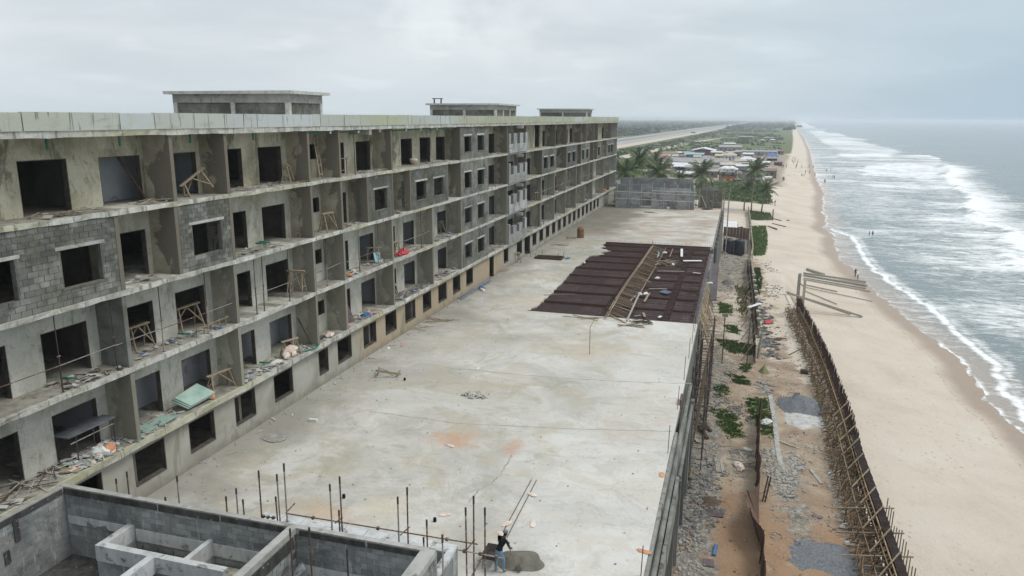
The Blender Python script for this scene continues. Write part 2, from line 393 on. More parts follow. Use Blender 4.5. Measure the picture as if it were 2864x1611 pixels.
def mk_parapet():
    m = NM('shuttered_parapet_concrete', .9, .2); p = m.pos(); X = m.xyz()
    c = m.ramp(m.rand(), [(.0, (.43, .445, .41)), (.35, (.46, .49, .485)), (.6, (.51, .545, .555)), (.8, (.43, .445, .375)), (1, (.47, .505, .50))])
    yel = m.ma('MULTIPLY', m.mp(m.ma('ADD', X[1], m.ma('MULTIPLY', m.noise(p, .5, 3), 4.)), 45, 48), m.mp(m.noise(m.scl(p, 1, .22, 1), .35, 3, .5), .34, .5, .25, 1))
    c = m.mix(m.ma('MULTIPLY', yel, .85), c, (.40, .42, .29))
    c = m.mix(m.mp(m.noise(p, 1.4, 5, .6, .5), .5, .7, 0, .28), c, (.40, .415, .33))
    c = m.mix(m.mp(m.noise(m.scl(p, 1, 2.2, .22), 1.6, 7, .75), .555, .63, 0, .8), c, (.14, .137, .125))
    c = m.mix(m.mp(m.noise(m.scl(p, 1, .25, 1, (3, 8, 1)), 1.3, 6, .7), .55, .66, 0, .5), c, (.30, .295, .25))
    c = m.mix(m.mp(m.noise(p, 16, 4, .6), .62, .75, 0, .4), c, (.2, .2, .18))
    m.col(c); m.bump(m.noise(p, 8, 5, .7), .25, .03); return m.m
MT['parapet'] = mk_parapet()
MT['joint'] = simple('black_mould_and_shade', (.075, .075, .07), (.14, .14, .13), 6)  # mould in the joints; on the chases it paints the shade inside
def mk_block(name, a, b, moss=0.0, white=0.0):
    m = NM(name, .95, .1); p = m.pos()
    k = m.ramp(m.noise(p, 1.3, 5, .6, .4), [(.3, a), (.7, b)])
    k = m.vary(k, .24)
    k = m.mix(m.mp(m.noise(p, .45, 6, .66, .6), .46, .60, 0, .6), k, tuple(x*.5 for x in a))
    if white: k = m.mix(m.mp(m.noise(m.scl(p, 2.2, 2.2, .3), 1.5, 6, .7), .56, .66, 0, white), k, (.56, .57, .56))
    if moss: k = m.mix(m.mp(m.noise(p, .9, 5, .6), .52, .66, 0, moss), k, (.12, .125, .07))
    m.col(k); m.bump(m.noise(p, 26, 3, .7), .45, .02); return m.m
MT['block'] = mk_block('weathered_sandcrete_block', (.115, .115, .098), (.255, .26, .235), .35)
MT['block_new'] = mk_block('fresh_sandcrete_block', (.34, .345, .33), (.44, .445, .43), 0)
MT['block_annex'] = mk_block('lime_streaked_block', (.19, .205, .20), (.33, .345, .34), .12, .5)
MT['mortar'] = simple('grey_mortar', (.17, .165, .145), (.09, .088, .077), 4, .95, .1, 18, .3)
MT['mortar_new'] = simple('pale_mortar', (.29, .29, .275), (.2, .2, .19), 4, .95, .1, 18, .3)
MT['grey_wall'] = mk_block('grey_block_wall', (.30, .31, .31), (.385, .395, .395), .08, .15)
MT['tan_block'] = mk_block('tan_sandcrete_block', (.24, .22, .165), (.36, .335, .26), .15)
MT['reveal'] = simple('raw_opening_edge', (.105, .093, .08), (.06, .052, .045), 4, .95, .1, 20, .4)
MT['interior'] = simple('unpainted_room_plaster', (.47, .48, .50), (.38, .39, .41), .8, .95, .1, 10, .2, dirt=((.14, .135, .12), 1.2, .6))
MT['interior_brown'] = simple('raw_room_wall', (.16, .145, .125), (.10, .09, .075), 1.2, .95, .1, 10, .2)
MT['lintel'] = simple('pale_lintel_concrete', (.56, .56, .53), (.36, .36, .32), 3, .9, .15, 12, .3)
MT['conc'] = simple('grey_concrete', (.40, .40, .375), (.25, .25, .225), 1.5, .9, .15, 9, .3, dirt=((.17, .165, .14), 1.8, .58))
MT['conc_white'] = simple('limewashed_concrete', (.56, .58, .585), (.36, .37, .36), 1.8, .9, .15, 9, .3, dirt=((.20, .20, .185), 2.4, .54), streak=True)
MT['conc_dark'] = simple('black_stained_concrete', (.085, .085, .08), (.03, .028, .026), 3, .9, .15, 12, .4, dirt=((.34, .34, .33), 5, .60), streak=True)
MT['podium'] = simple('damp_podium_concrete', (.235, .235, .215), (.11, .11, .098), .8, .95, .08, 6, .3, dirt=((.10, .105, .085), 1.2, .57), streak=True)
MT['timber'] = simple('weathered_timber', (.33, .27, .19), (.19, .145, .10), 5, .85, .15, vary=.25)
MT['timber_grey'] = simple('grey_driftwood_timber', (.40, .38, .325), (.24, .225, .19), 4, .9, .15, vary=.2)
MT['timber_dark'] = simple('dark_plank', (.115, .082, .06), (.06, .045, .035), 4, .85, .15, vary=.25)
MT['bamboo'] = simple('bamboo_pole', (.265, .19, .115), (.125, .09, .055), 3, .8, .2, vary=.3)
MT['rebar'] = simple('rusted_rebar', (.07, .04, .031), (.034, .021, .018), 5, .9, .2, vary=.2)
MT['rust_sheet'] = simple('rusty_brown_sheet', (.165, .105, .075), (.085, .055, .045), 1.5, .85, .25, 6, .2, streak=True)
def mk_ply():
    m = NM('purple_brown_formply', .6, .3); p = m.pos()
    k = m.ramp(m.noise(p, 1.0, 7, .66), [(.3, (.055, .04, .043)), (.55, (.115, .088, .095)), (.72, (.19, .16, .165))])
    k = m.mix(m.mp(m.noise(p, 2.6, 7, .72), .57, .66, 0, .55), k, (.20, .18, .165)); k = m.vary(k, .3); m.col(k); return m.m
MT['purple_ply'] = mk_ply()
MT['pipe_rust'] = simple('rusty_scaffold_tube', (.155, .085, .062), (.06, .042, .038), 7, .7, .3, dirt=((.36, .35, .33), 6, .55))
MT['pipe_grey'] = simple('galvanised_scaffold_tube', (.31, .29, .27), (.17, .12, .095), 5, .6, .35)
MT['pipe_dark'] = simple('dark_steel_prop', (.07, .055, .048), (.035, .03, .028), 5, .7, .3)
MT['green_pvc'] = simple('green_plastic_pipe', (.02, .15, .095), (.015, .09, .06), 3, .45, .4)
MT['pipe_steel_grey'] = simple('grey_plastic_conduit', (.24, .26, .28), (.13, .14, .16), 3, .6, .3, vary=.4)
MT['board_green'] = simple('moisture_board_green', (.30, .42, .36), (.19, .28, .24), 1.5, .9, .1, vary=.2, dirt=((.36, .35, .31), 3.0, .52))
MT['board_blue'] = simple('pale_blue_board', (.36, .58, .62), (.28, .46, .50), 2, .8)
MT['red_plastic'] = simple('red_plastic_sheet', (.62, .055, .075), (.4, .03, .05), 3, .5, .4)
MT['white_plastic'] = simple('white_plastic', (.72, .72, .70), (.55, .55, .52), 2, .6, .3)
MT['sack'] = simple('cement_sack_paper', (.66, .60, .53), (.56, .38, .30), 2.2, .85, .1)
MT['orange_sack'] = simple('orange_sack', (.56, .30, .17), (.5, .2, .10), 3, .8)
MT['blue_plastic'] = simple('blue_plastic', (.09, .17, .33), (.05, .11, .24), 3, .45, .4)
MT['scrap_white'] = simple('torn_board_scrap', (.50, .50, .475), (.30, .29, .265), 2, .9, .1)
MT['rubble'] = simple('broken_concrete_rubble', (.41, .395, .36), (.24, .225, .195), 2.5, .95, .1, vary=.2)
MT['rubble_dark'] = simple('dark_stone_rubble', (.20, .195, .185), (.09, .088, .083), 2.5, .95, .1)
MT['gravel'] = simple('blue_grey_granite_gravel', (.19, .20, .21), (.095, .10, .108), 7, .9, .15, 30, .6)
MT['mortar_wet'] = simple('wet_mortar_heap', (.16, .15, .12), (.10, .092, .075), 2, .8, .25, 10, .5)
MT['formboard'] = simple('black_brown_formboard', (.04, .03, .027), (.018, .014, .013), 2.5, .95, .1, 12, .3, dirt=((.10, .085, .075), 3, .6))
MT['ledge'] = simple('grimy_ledge_concrete', (.275, .275, .25), (.14, .14, .125), 1.2, .9, .15, 8, .4, dirt=((.10, .10, .085), 1.6, .54))
MT['tank'] = simple('black_tank_plastic', (.022, .026, .036), (.016, .018, .024), 1.2, .5, .4)
MT['tank_brown'] = simple('brown_tank_plastic', (.24, .13, .065), (.15, .08, .04), 1.5, .6, .3)
MT['sheet_white'] = simple('white_corrugated_sheet', (.70, .69, .69), (.55, .54, .54), .8, .5, .4)
MT['skin'] = simple('dark_skin', (.055, .032, .022), (.045, .026, .018), 3, .6, .3)
MT['shirt_black'] = simple('black_shirt', (.018, .017, .02), (.012, .012, .014), 4, .9, .1)
MT['jeans'] = simple('washed_blue_jeans', (.17, .27, .36), (.09, .15, .22), 5, .9, .1)
MT['hair'] = simple('black_hair', (.012, .011, .011), None, 5, .8)
for nm, c in dict(cloth_red=(.38, .05, .06), cloth_white=(.6, .6, .58), cloth_blue=(.06, .12, .30), cloth_dark=(.03, .03, .035), cloth_tan=(.3, .22, .14), cloth_teal=(.05, .2, .2)).items():
    MT[nm] = simple(nm, c, None, 3, .9, .1)
for nm, c in dict(roof_white=(.66, .67, .68), roof_grey=(.33, .325, .32), roof_red=(.42, .16, .17), roof_blue=(.09, .17, .42), roof_cyan=(.30, .50, .54), roof_tan=(.52, .47, .38), roof_dark=(.06, .065, .08), wall_orange=(.60, .20, .045), wall_grey=(.30, .295, .28), wall_purple=(.17, .07, .10), wall_brown=(.22, .16, .13), wall_yellow=(.52, .36, .11), wall_white=(.6, .6, .6), wall_teal=(.06, .16, .18), panel_navy=(.10, .13, .21)).items():
    MT[nm] = simple(nm, c, tuple(x*.62 for x in c), .6, .7, .25, vary=.1, dirt=((.16, .13, .105), .9, .56))
MT['opening_shade'] = simple('painted_opening_shade', (.02, .02, .022), None, 2, .6)  # near-black colour stands in for the shade inside openings
MT['trunk'] = simple('palm_trunk_bark', (.26, .215, .165), (.14, .115, .085), 4, .95, .1, 12, .5)
def mk_leaf(name, a, b, dry=None):
    m = NM(name, .6, .3); p = m.pos()
    k = m.ramp(m.noise(p, 1.1, 4, .6), [(.3, a), (.7, b)])
    if dry: k = m.mix(m.mp(m.noise(p, .8, 3), .6, .68), k, dry)
    k = m.vary(k, .25); m.col(k)
    m.b.inputs['Subsurface Weight'].default_value = 0.0
    return m.m
MT['palm_leaf'] = mk_leaf('coconut_frond', (.045, .08, .028), (.12, .16, .06), (.20, .17, .06))
MT['bush'] = mk_leaf('scrub_foliage', (.026, .05, .02), (.075, .11, .04))
MT['bush_bright'] = mk_leaf('grass_green', (.05, .10, .022), (.10, .155, .045), (.19, .18, .075))
MT['forest'] = mk_leaf('distant_forest', (.03, .045, .026), (.06, .075, .04))
MT['dry_weed'] = mk_leaf('dry_scrub', (.12, .13, .06), (.20, .19, .09))
# ---- ground: the vertex layers hold what lies there (sand, grass, red soil, rubble, wet)
def mk_ground():
    m = NM('beach_and_soil', .95, .12); p = m.pos()
    sand = m.ramp(m.noise(p, .12, 5, .6, .4), [(.3, (.505, .435, .35)), (.5, (.565, .50, .415)), (.7, (.60, .545, .465))])
    sand = m.mix(m.mp(m.noise(p, .7, 8, .7), .52, .7, 0, .35), sand, (.46, .385, .30))
    foot_ = m.ma('MULTIPLY', m.mp(m.voro(p, 1.5), .08, .24, 1, 0), m.mp(m.noise(p, .22, 5, .6), .44, .60)); sand = m.mix(m.ma('MULTIPLY', foot_, .6), sand, (.36, .29, .22))  # footprint dents: their shade is put into the sand colour
    wet = m.mp(m.ma('ADD', m.attr('wet'), m.ma('MULTIPLY', m.ma('SUBTRACT', m.noise(p, .14, 4, .55), .5), .7)), .25, .85)
    wr = m.ma('MULTIPLY', m.mp(m.ma('ABSOLUTE', m.ma('SUBTRACT', wet, .10)), .01, .09, .55, 0), m.mp(m.noise(p, 1.7, 6, .7), .48, .6)); sand = m.mix(wr, sand, (.24, .185, .13))
    sand = m.mix(m.ma('MULTIPLY', wet, .9), sand, (.34, .265, .205))
    soil = m.ramp(m.noise(p, .5, 6, .6, .5), [(.3, (.255, .185, .13)), (.5, (.36, .28, .205)), (.7, (.45, .385, .30))])
    soil = m.mix(m.mp(m.noise(p, 2.2, 6, .7), .55, .7, 0, .6), soil, (.21, .165, .12))
    soil = m.mix(m.mp(m.ma('ADD', m.xyz()[1], m.ma('MULTIPLY', m.noise(p, .3, 6, .66), 26.0)), 56, 66, .7, 0), soil, (.34, .205, .115))
    soil = m.mix(m.mp(m.noise(p, 5, 5, .7), .58, .66, 0, .5), soil, (.17, .145, .115))
    rub = m.ramp(m.noise(p, 2.4, 8, .75, .3), [(.34, (.10, .095, .085)), (.5, (.25, .235, .20)), (.66, (.43, .41, .365))])
    grs = m.ramp(m.noise(p, .22, 7, .65, .8), [(.3, (.055, .082, .03)), (.5, (.115, .14, .062)), (.66, (.19, .195, .10)), (.8, (.36, .32, .22))])
    def lay(a, sc, amp, x): return m.mp(m.ma('ADD', m.attr(a), m.ma('MULTIPLY', m.ma('SUBTRACT', m.noise(p, sc, 6, .65, .5), .5), amp)), x-.1, x+.1)
    k = m.mix(lay('soil', .45, 1.1, .5), sand, soil)
    k = m.mix(lay('rub', .8, 1.3, .5), k, rub)
    k = m.mix(lay('grass', .16, 1.3, .5), k, grs)
    m.col(k)
    m.bump(m.ma('ADD', m.ma('ADD', m.noise(p, 1.6, 7, .72), m.ma('MULTIPLY', m.noise(p, 7, 5, .7), .5)), m.ma('MULTIPLY', foot_, -.4)), .75, .25)
    m.l(m.mp(wet, 0, 1, .95, .45), m.b.inputs['Roughness'])
    return m.m
MT['ground'] = mk_ground()
MT['road'] = simple('pale_asphalt_road', (.36, .355, .34), (.27, .265, .25), .05, .9)
MT['track'] = simple('laterite_sand_track', (.50, .43, .33), (.41, .34, .255), .06, .95)
MT['verge'] = simple('graded_sand_verge', (.52, .455, .36), (.44, .38, .29), .03, .95)
def mk_sea():
    m = NM('sea_water', .2, .5); p = m.pos()
    deep = m.ramp(m.noise(p, .015, 6, .6), [(.3, (.125, .172, .174)), (.7, (.165, .212, .212))])
    base = m.mix(m.ma('MULTIPLY', m.attr('shallow'), .9), deep, (.34, .28, .225))
    stw = m.scl(p, .42, 1.0, 1)
    a = m.noise(stw, .42, 9, .72, 1.0); b = m.noise(p, .05, 4, .5, .6); c = m.noise(stw, 1.7, 7, .7, .8)
    nn = m.mp(m.ma('ADD', m.ma('ADD', m.ma('MULTIPLY', a, .52), m.ma('MULTIPLY', b, .16)), m.ma('MULTIPLY', c, .32)), .38, .62, 0, 1, False)
    thr = m.ma('SUBTRACT', 1.0, m.attr('foam'))
    f = m.mp(m.ma('SUBTRACT', nn, thr), -.22, .5, 0, 1)
    thick = m.mp(m.attr('foam'), .5, .95, .74, 1)
    f2 = m.ma('MULTIPLY', f, thick)
    k = m.mix(f2, base, (.80, .82, .82)); m.col(k)
    m.l(m.mp(f, 0, 1, .22, .85), m.b.inputs['Roughness'])
    wv = m.ma('ADD', m.ma('MULTIPLY', m.noise(m.scl(p, 1.0, .55, 1), .22, 6, .6, .4), 1.0), m.ma('MULTIPLY', m.noise(p, 1.5, 4, .6), .22))
    m.bump(m.ma('ADD', wv, m.ma('MULTIPLY', f, .35)), .55, .9)
    return m.m
MT['sea'] = mk_sea()
def nz(x, y, s, z=0): return mnoise.noise(Vector((x*s, y*s, z)))
# ------------------------------------------------------------ ground
def off(y): return shore(y)-shore(200) if y > 200 else 0.0
def fr(a, b, s):
    o = []; x = a
    while x < b-1e-6: o.append(x); x += s
    return o
def geo_(a, b, k):
    o = []; x = a
    while x < b: o.append(x); x *= k
    return o+[b]
XL = [-14000, -8000, -4000, -2000, -1000, -600, -400, -280, -200, -150, -110, -80, -60, -48, -40, -33, -27, -22, -16, -11, -7, -4.5]+fr(-3, 33, .5)+[33, 35, 38, 42, 50, 70]
YL = [-150, -60, 0, 20]+fr(30, 130, .6)+fr(130, 260, 1.3)+fr(260, 520, 4)+fr(520, 1200, 14)+geo_(1200, 70000, 1.16)
def inpoly(x, y, P):
    c = False; n = len(P)
    for i in range(n):
        (x1, y1), (x2, y2) = P[i][:2], P[i-1][:2]
        if (y1 > y) != (y2 > y) and x < (x2-x1)*(y-y1)/(y2-y1)+x1: c = not c
    return c
def gpoly(L_): return [(p[0], p[1]) for p in L_]
GP = [gpoly(q) for q in (
((-0.88, 63.46, -7.2), (0.59, 64.18, -7.2), (1.61, 61.7, -7.21), (1.87, 58.48, -7.2), (0.86, 58.39, -7.2), (-0.06, 60.7, -7.21)),
((1.89, 67.11, -7.22), (3.92, 68.02, -7.21), (4.1, 62.47, -7.21), (4.23, 59.0, -7.2), (3.4, 59.17, -7.2), (2.61, 63.03, -7.22)),
((-0.9, 69.5, -7.2), (0.29, 70.18, -7.2), (0.72, 68.8, -7.21), (-0.05, 67.64, -7.2)),
((0.01, 74.08, -7.2), (1.91, 73.33, -7.21), (2.51, 71.54, -7.21), (1.5, 71.23, -7.21)),
((-1.09, 85.58, -7.2), (0.74, 85.49, -7.21), (3.12, 84.46, -7.21), (2.61, 80.91, -7.2), (0.55, 81.51, -7.21)),
((-0.13, 92.6, -7.21), (1.31, 91.98, -7.21), (1.45, 89.03, -7.21), (0.18, 89.59, -7.21)),
((1.48, 77.47, -7.21), (2.69, 77.48, -7.21), (2.55, 75.27, -7.21), (1.7, 75.7, -7.21)),
((-1.22, 103.91, -7.2), (0.55, 103.19, -7.21), (0.46, 98.18, -7.2), (-0.94, 98.95, -7.21)),
((4.39, 235.31, -9.38), (10.18, 237.31, -10.04), (10.37, 224.55, -10.43), (4.32, 214.17, -9.54)),
((4.19, 202.15, -9.61), (8.06, 207.77, -10.04), (7.76, 183.74, -10.37), (6.54, 162.18, -10.15), (4.28, 159.21, -9.88)),
((3.87, 131.96, -7.21), (4.59, 132.19, -7.21), (4.77, 120.98, -7.21), (3.97, 109.76, -7.21), (3.86, 120.68, -7.21)))]
def layers(x, y):
    d = shore(y)-x; soil = rub = grass = 0.0
    wet = 1-sst(1.2, 7.0, d)
    if y < 112:
        k = 1-sst(wallx(y)-.6, wallx(y)+.3, x)
        soil = k*(.72 - .55*sst(6, 9, x)*sst(66, 80, y) - .25*sst(72, 90, y))
        rub = k*max(.6*(1-sst(-.6, 2.0, x))*(1-.4*sst(70, 90, y)), .6*max(0, 1-abs(x-5)/3.4)*sst(38, 46, y)*(1-sst(54, 62, y)), .55*sst(7.2, 9.2, x)*(sst(62, 70, y)*(1-sst(80, 96, y))), .5*(1-abs(x-4.2)/1.3)*sst(58, 70, y))
    elif y < 175:
        k = 1-sst(4.5, 7.5, x+(y-112)*.0)
        soil = .55*k*(1-sst(150, 178, y)); rub = .5*(1-sst(2.2, 3.4, x))*(1-sst(150, 170, y)); 
    if y < 185 and y > 112 and x < 3: rub = max(rub, .55); soil = .6
    for P in GP:
        if abs(x-P[0][0]) < 6 and abs(y-P[0][1]) < 22 and inpoly(x+.3*nz(x, y, 1.3), y+.6*nz(x, y, .8, 2), P): grass = .62
    if y > 185:
        if y < 330: grass = sst(252, 266, y)*(1-sst(9, 15, x)); 
        elif y < 640: grass = .3+.25*(1-sst(-60, -35, x)); k = sst(-4, 6, shore(y)-x-14); soil = .62*k; rub = .5*k
        veg = 16 if y > 640 else 18
        if y >= 600: grass = max(grass, .86*sst(veg-3, veg+4, d)*sst(600, 680, y))
        if x < -52 and y > 200: grass = max(grass, .75)
        if x < -20 and y < 330: grass = max(grass, .9)
    return wet, soil, rub, grass
vs = []; fs = []; la = []
for y in YL:
    o = off(y)
    for u in XL:
        x = u+o if u > -4000 else u
        z = terr(x, y)
        if x > -3 and y < 190:
            z += .10*mnoise.noise(Vector((x*.9, y*.9, 0)))*(1 if x < wallx(y) and y < 112 else .5)
        elif y < 3000: z += .22*mnoise.noise(Vector((x*.05, y*.05, 3)))*(1 if shore(y)-x > 20 else .15)
        vs.append((x, y, z)); la.append(layers(x, y))
nx = len(XL)
for j in range(len(YL)-1):
    for i in range(nx-1):
        a = j*nx+i; fs.append((a, a+1, a+1+nx, a+nx))
me = bpy.data.meshes.new('ground'); me.from_pydata(vs, [], fs); me.materials.append(MT['ground'])
for k, nm in enumerate(('wet', 'soil', 'rub', 'grass')):
    at = me.attributes.new(nm, 'FLOAT', 'POINT'); at.data.foreach_set('value', [l[k] for l in la])
me.polygons.foreach_set('use_smooth', [True]*len(fs)); me.update()
link('ground', me, None, kind='structure', label='sandy beach, building yard and flat scrubland')
# ------------------------------------------------------------ sea
def lerpP(P, y):
    if y <= P[0][0]: return P[0][1]
    for (a, va), (b, vb) in zip(P, P[1:]):
        if y <= b: return va+(vb-va)*(y-a)/(b-a)
    return P[-1][1]
XB = [(60, 36), (100, 44), (130, 50), (180, 59), (195, 62), (233, 70), (271, 70), (317, 84), (400, 97), (456, 105), (511, 121), (693, 154), (900, 185)]
XI = [(60, 30.5), (88, 30), (96, 31.2), (104.6, 32.3), (115, 31.6), (126, 31.5), (137, 31.0), (146, 29.4), (160, 28.2), (172, 27.7), (190, 28.8), (210, 29.7), (222, 26), (240, 28)]
PATCH = [(66, 452), (72, 500), (79, 540), (114, 600), (124, 575), (123, 530), (104, 470), (95, 440)]
def foam(x, y):
    dd = x-shore(y)
    wx = x+5*nz(x, y, .045)+2.2*nz(x, y, .16, 2); wy = y+8*nz(x, y, .03, 9)
    reach = -(1.1+1.3*nz(0, y, .09, 5)+.9*nz(0, y, .3, 6))
    f = 0.0; z = 0.0
    xb = lerpP(XB, wy); t = wx-xb; wd = 27+9*nz(0, y, .03, 4)
    xi = lerpP(XI, y)+.8*nz(0, y, .2, 7)+.4*nz(0, y, .6, 1)
    if y < 560 or (y < 740):
        k = 1-sst(520, 720, y)
        e = sst(-1.5, .8, t)*(1-sst(wd*.45, wd, t))
        f = max(f, e*(.66+.34*(1-sst(1, wd*.6, t)))*(1 if y < 540 else max(.0, k)))
        z += .75*math.exp(-((t-1.2)/2.4)**2)*(1 if y < 520 else k)
        if 60 < y and t < 0: f = max(f, .56+.06*sst(180, 330, y)+.28*nz(x*.7, y, .035, 3)+.2*nz(x*.5, y, .1, 8) - .14*sst(255, 300, y)*(1-sst(345, 380, y)) + .18*sst(-30, 0, t) - .22*(1-sst(1, 14, x-xi))*(1 if y < 260 else 0))
        if t > wd: f = max(f, .16*(1-sst(wd, wd+45, t)))
    if inpoly(wx, wy, PATCH) : f = max(f, .86+.1*nz(x, y, .06))
    elif y > 400 and y < 620 and inpoly(wx*.92+8, wy, PATCH): f = max(f, .55)
    if y > 640:
        b0 = 26+10*nz(0, y, .004, 2); b1 = 92+28*nz(0, y, .005, 6)-12*sst(1200, 2600, y)
        d2 = wx-shore(y)
        f = max(f, sst(b0*.4, b0, d2)*(1-sst(b1-18, b1, d2))*(.72+.3*nz(x, y, .012, 4)))
        f = max(f, .35*(1-sst(b1, b1+60, d2))*(.5+nz(x, y, .02, 5)))
    if y > 225:
        sw = 1-sst(0, 2.2+1.2*nz(0, y, .1), dd-reach*.4)
        f = max(f, .85*sw*(.6+.6*nz(x*.5, y, .06, 3)), .56+.24*nz(x*.7, y, .04, 5) if dd < 42 else 0)
    else:
        f = max(f, 1.05*math.exp(-((x-xi)/.9)**2), .74*math.exp(-((x-xi-1.3)/1.5)**2))
        if x < xi: f = max(f, (.26+.3*nz(x*.6, y, .25, 3)) * sst(-.4, 1.0, dd-reach))
    edge = dd-reach
    f = max(f, (.95 if y > 230 or y < 112 else .62+.5*nz(0, y, .12, 11))*(1-sst(.0, .75, abs(edge-.35))))
    if edge < -.1: f = 0
    f = max(f, .10+.12*nz(x, y, .02, 8)) if dd > 4 else f
    return min(1, max(0, f)), z, edge, xi
DL = fr(-7, 6, .45)+fr(6, 30, .9)+fr(30, 100, 1.9)+fr(100, 220, 5)+geo_(220, 45000, 1.3)
YS = [-200, -60, 0, 40]+fr(56, 230, 1.1)+fr(230, 420, 1.9)+fr(420, 760, 4)+fr(760, 1600, 13)+geo_(1600, 70000, 1.14)
vs = []; fs = []; fo = []; sh = []
for y in YS:
    s0 = shore(y)
    for d in DL:
        x = s0+d; f, zz, edge, xi = foam(x, y)
        z = SEA+zz+(.10*math.sin(.23*x+.05*y+2*nz(x, y, .03))+.05*math.sin(.6*x+.11*y))*sst(4, 25, d) if d > -.2 else SEA
        tz = terr(x, y)
        if y < 1200:
            if edge > 0 and d < 3: z = max(z, tz+.03)
            elif d < 0: z = tz-.12
        vs.append((x, y, z)); fo.append(f)
        sh.append(max(0, 1-sst(0, 7, d-min(0, edge-d)*0)) if d < 7 else 0.0)
nx = len(DL)
for j in range(len(YS)-1):
    for i in range(nx-1):
        a = j*nx+i; fs.append((a, a+1, a+1+nx, a+nx))
me = bpy.data.meshes.new('sea'); me.from_pydata(vs, [], fs); me.materials.append(MT['sea'])
for nm, arr in (('foam', fo), ('shallow', sh)):
    at = me.attributes.new(nm, 'FLOAT', 'POINT'); at.data.foreach_set('value', arr)
me.polygons.foreach_set('use_smooth', [True]*len(fs)); me.update()
link('sea', me, None, kind='structure', label='grey green sea with white surf')
# ------------------------------------------------------------ the unfinished hotel block
XO, XBK, XR = -25.2, -26.7, -34.0
ZF = {1: 3.0, 2: 6.55, 3: 10.02, 4: 13.5}; ZC = {1: 6.32, 2: 9.80, 3: 13.28, 4: 16.57}
Y0, Y1 = 6.0, 163.6
hotel = thing('unfinished_hotel', 'long four storey concrete shell with open balconies and no windows', 'building', (-30, 85, 0))
def floor_edge(z0, z1, xo, jit, bow=0.0):
    mb = MB(); ys = fr(Y0, Y1, .8)+[Y1]; n = 0
    for y in ys:
        a = xo+rnd.uniform(-jit, jit); b = xo+rnd.uniform(-jit, jit); dz = rnd.uniform(-jit, jit)*.8
        mb.v += [(XR-.2, y, z0), (a, y, z0+dz), (b, y, z1+rnd.uniform(-jit, jit)*.25), (XR-.2, y, z1)]
    for i in range(len(ys)-1):
        k = i*4
        for a in range(4):
            b = (a+1) % 4; mb.f.append((k+a, k+4+a, k+4+b, k+b)); mb.mi.append(0)
    mb.f += [(0, 1, 2, 3), tuple(4*(len(ys)-1)+i for i in (3, 2, 1, 0))]; mb.mi += [0, 0]
    return mb
for n in (1, 2, 3, 4):
    floor_edge(ZC[n-1] if n > 1 else ZF[n]-.30, ZF[n]-.004, XO+.05, .035).build('floor_slab', MT['slab'], hotel)
    m = MB(); m.poly([(XBK-8, Y0, ZF[n]), (XO-.10, Y0, ZF[n]), (XO-.10, Y1-.1, ZF[n]), (XBK-8, Y1-.1, ZF[n])]).build('floor_screed', MT['floor_dirty'], hotel)
floor_edge(16.57, 16.83, XO+.12, .03).build('roof_slab', MT['slab'], hotel)
def wall_y(mb, x0, x1, a, b, z0, z1, ops):
    """wall in the y direction with rectangular openings (ya, yb, za, zb)"""
    ops = sorted(o for o in ops if o[1] > a and o[0] < b); c = a
    for ya, yb, za, zb in ops:
        if ya > c: mb.box(x0, c, z0, x1, ya, z1)
        if za > z0+.01: mb.box(x0, ya, z0, x1, yb, za)
        if zb < z1-.01: mb.box(x0, ya, zb, x1, yb, z1)
        c = yb
    if c < b: mb.box(x0, c, z0, x1, b, z1)
    return mb
D_ = [(8.2, 10.4), (14.6, 17.2), (19.2, 21.1), (22.65, 24.95), (27.12, 28.88), (30.4, 32.6), (35.32, 36.6), (38.1, 40.45), (47.55, 48.18), (49.9, 52.15), (54.9, 56.02), (57.62, 59.85), (65.2, 67.45), (73, 75), (80.38, 82.62),
      (83.6, 86.4), (87.4, 90.2), (96.45, 98.42), (104.7, 106.05), (112.85, 113.65), (120.5, 121.2), (126.6, 128.6), (133.8, 136.05), (141.2, 143.0), (152.9, 155.3), (156.9, 159.2), (160.75, 162.6)]
WN = [(43.52, 44.52)]
def openings(n):
    z = ZF[n]; o = [(a, b, z, z+2.18) for a, b in D_]+[(a, b, z+1.2, z+2.18) for a, b in WN]
    if n == 4:
        o = [q for q in o if not (95 < q[0] < 99)]
        o += [(61.5, 63.85, z, z+2.2), (100.55, 102.9, z, z+3.06), (122.7, 124.5, z, z+2.3)]
        o = [q for q in o if q[:2] not in ((27.12, 28.88),)]+[(26.6, 29.0, z, z+2.14), (31.2, 32.82, z, z+2.14)]
        o = [q for q in o if q[:2] not in ((30.4, 32.6),)]
    PN = {3: [(16.6, 25.55), (29.4, 33.18), (48.7, 52.58), (56.17, 64.08), (67.76, 75.8), (98.92, 106.88), (114.02, 121.48), (125.02, 132.58), (140.22, 143.8), (150.4, 159.68)]}.get(n, [(67.8, 75.8)])
    for a, b in PN:     # behind an infill panel the room reaches forward: no plastered rear wall there
        o = [q for q in o if q[1] < a+.2 or q[0] > b-.2]+[(a+.1, b+.02, z, z+2.95)]
    return o
revd = {}
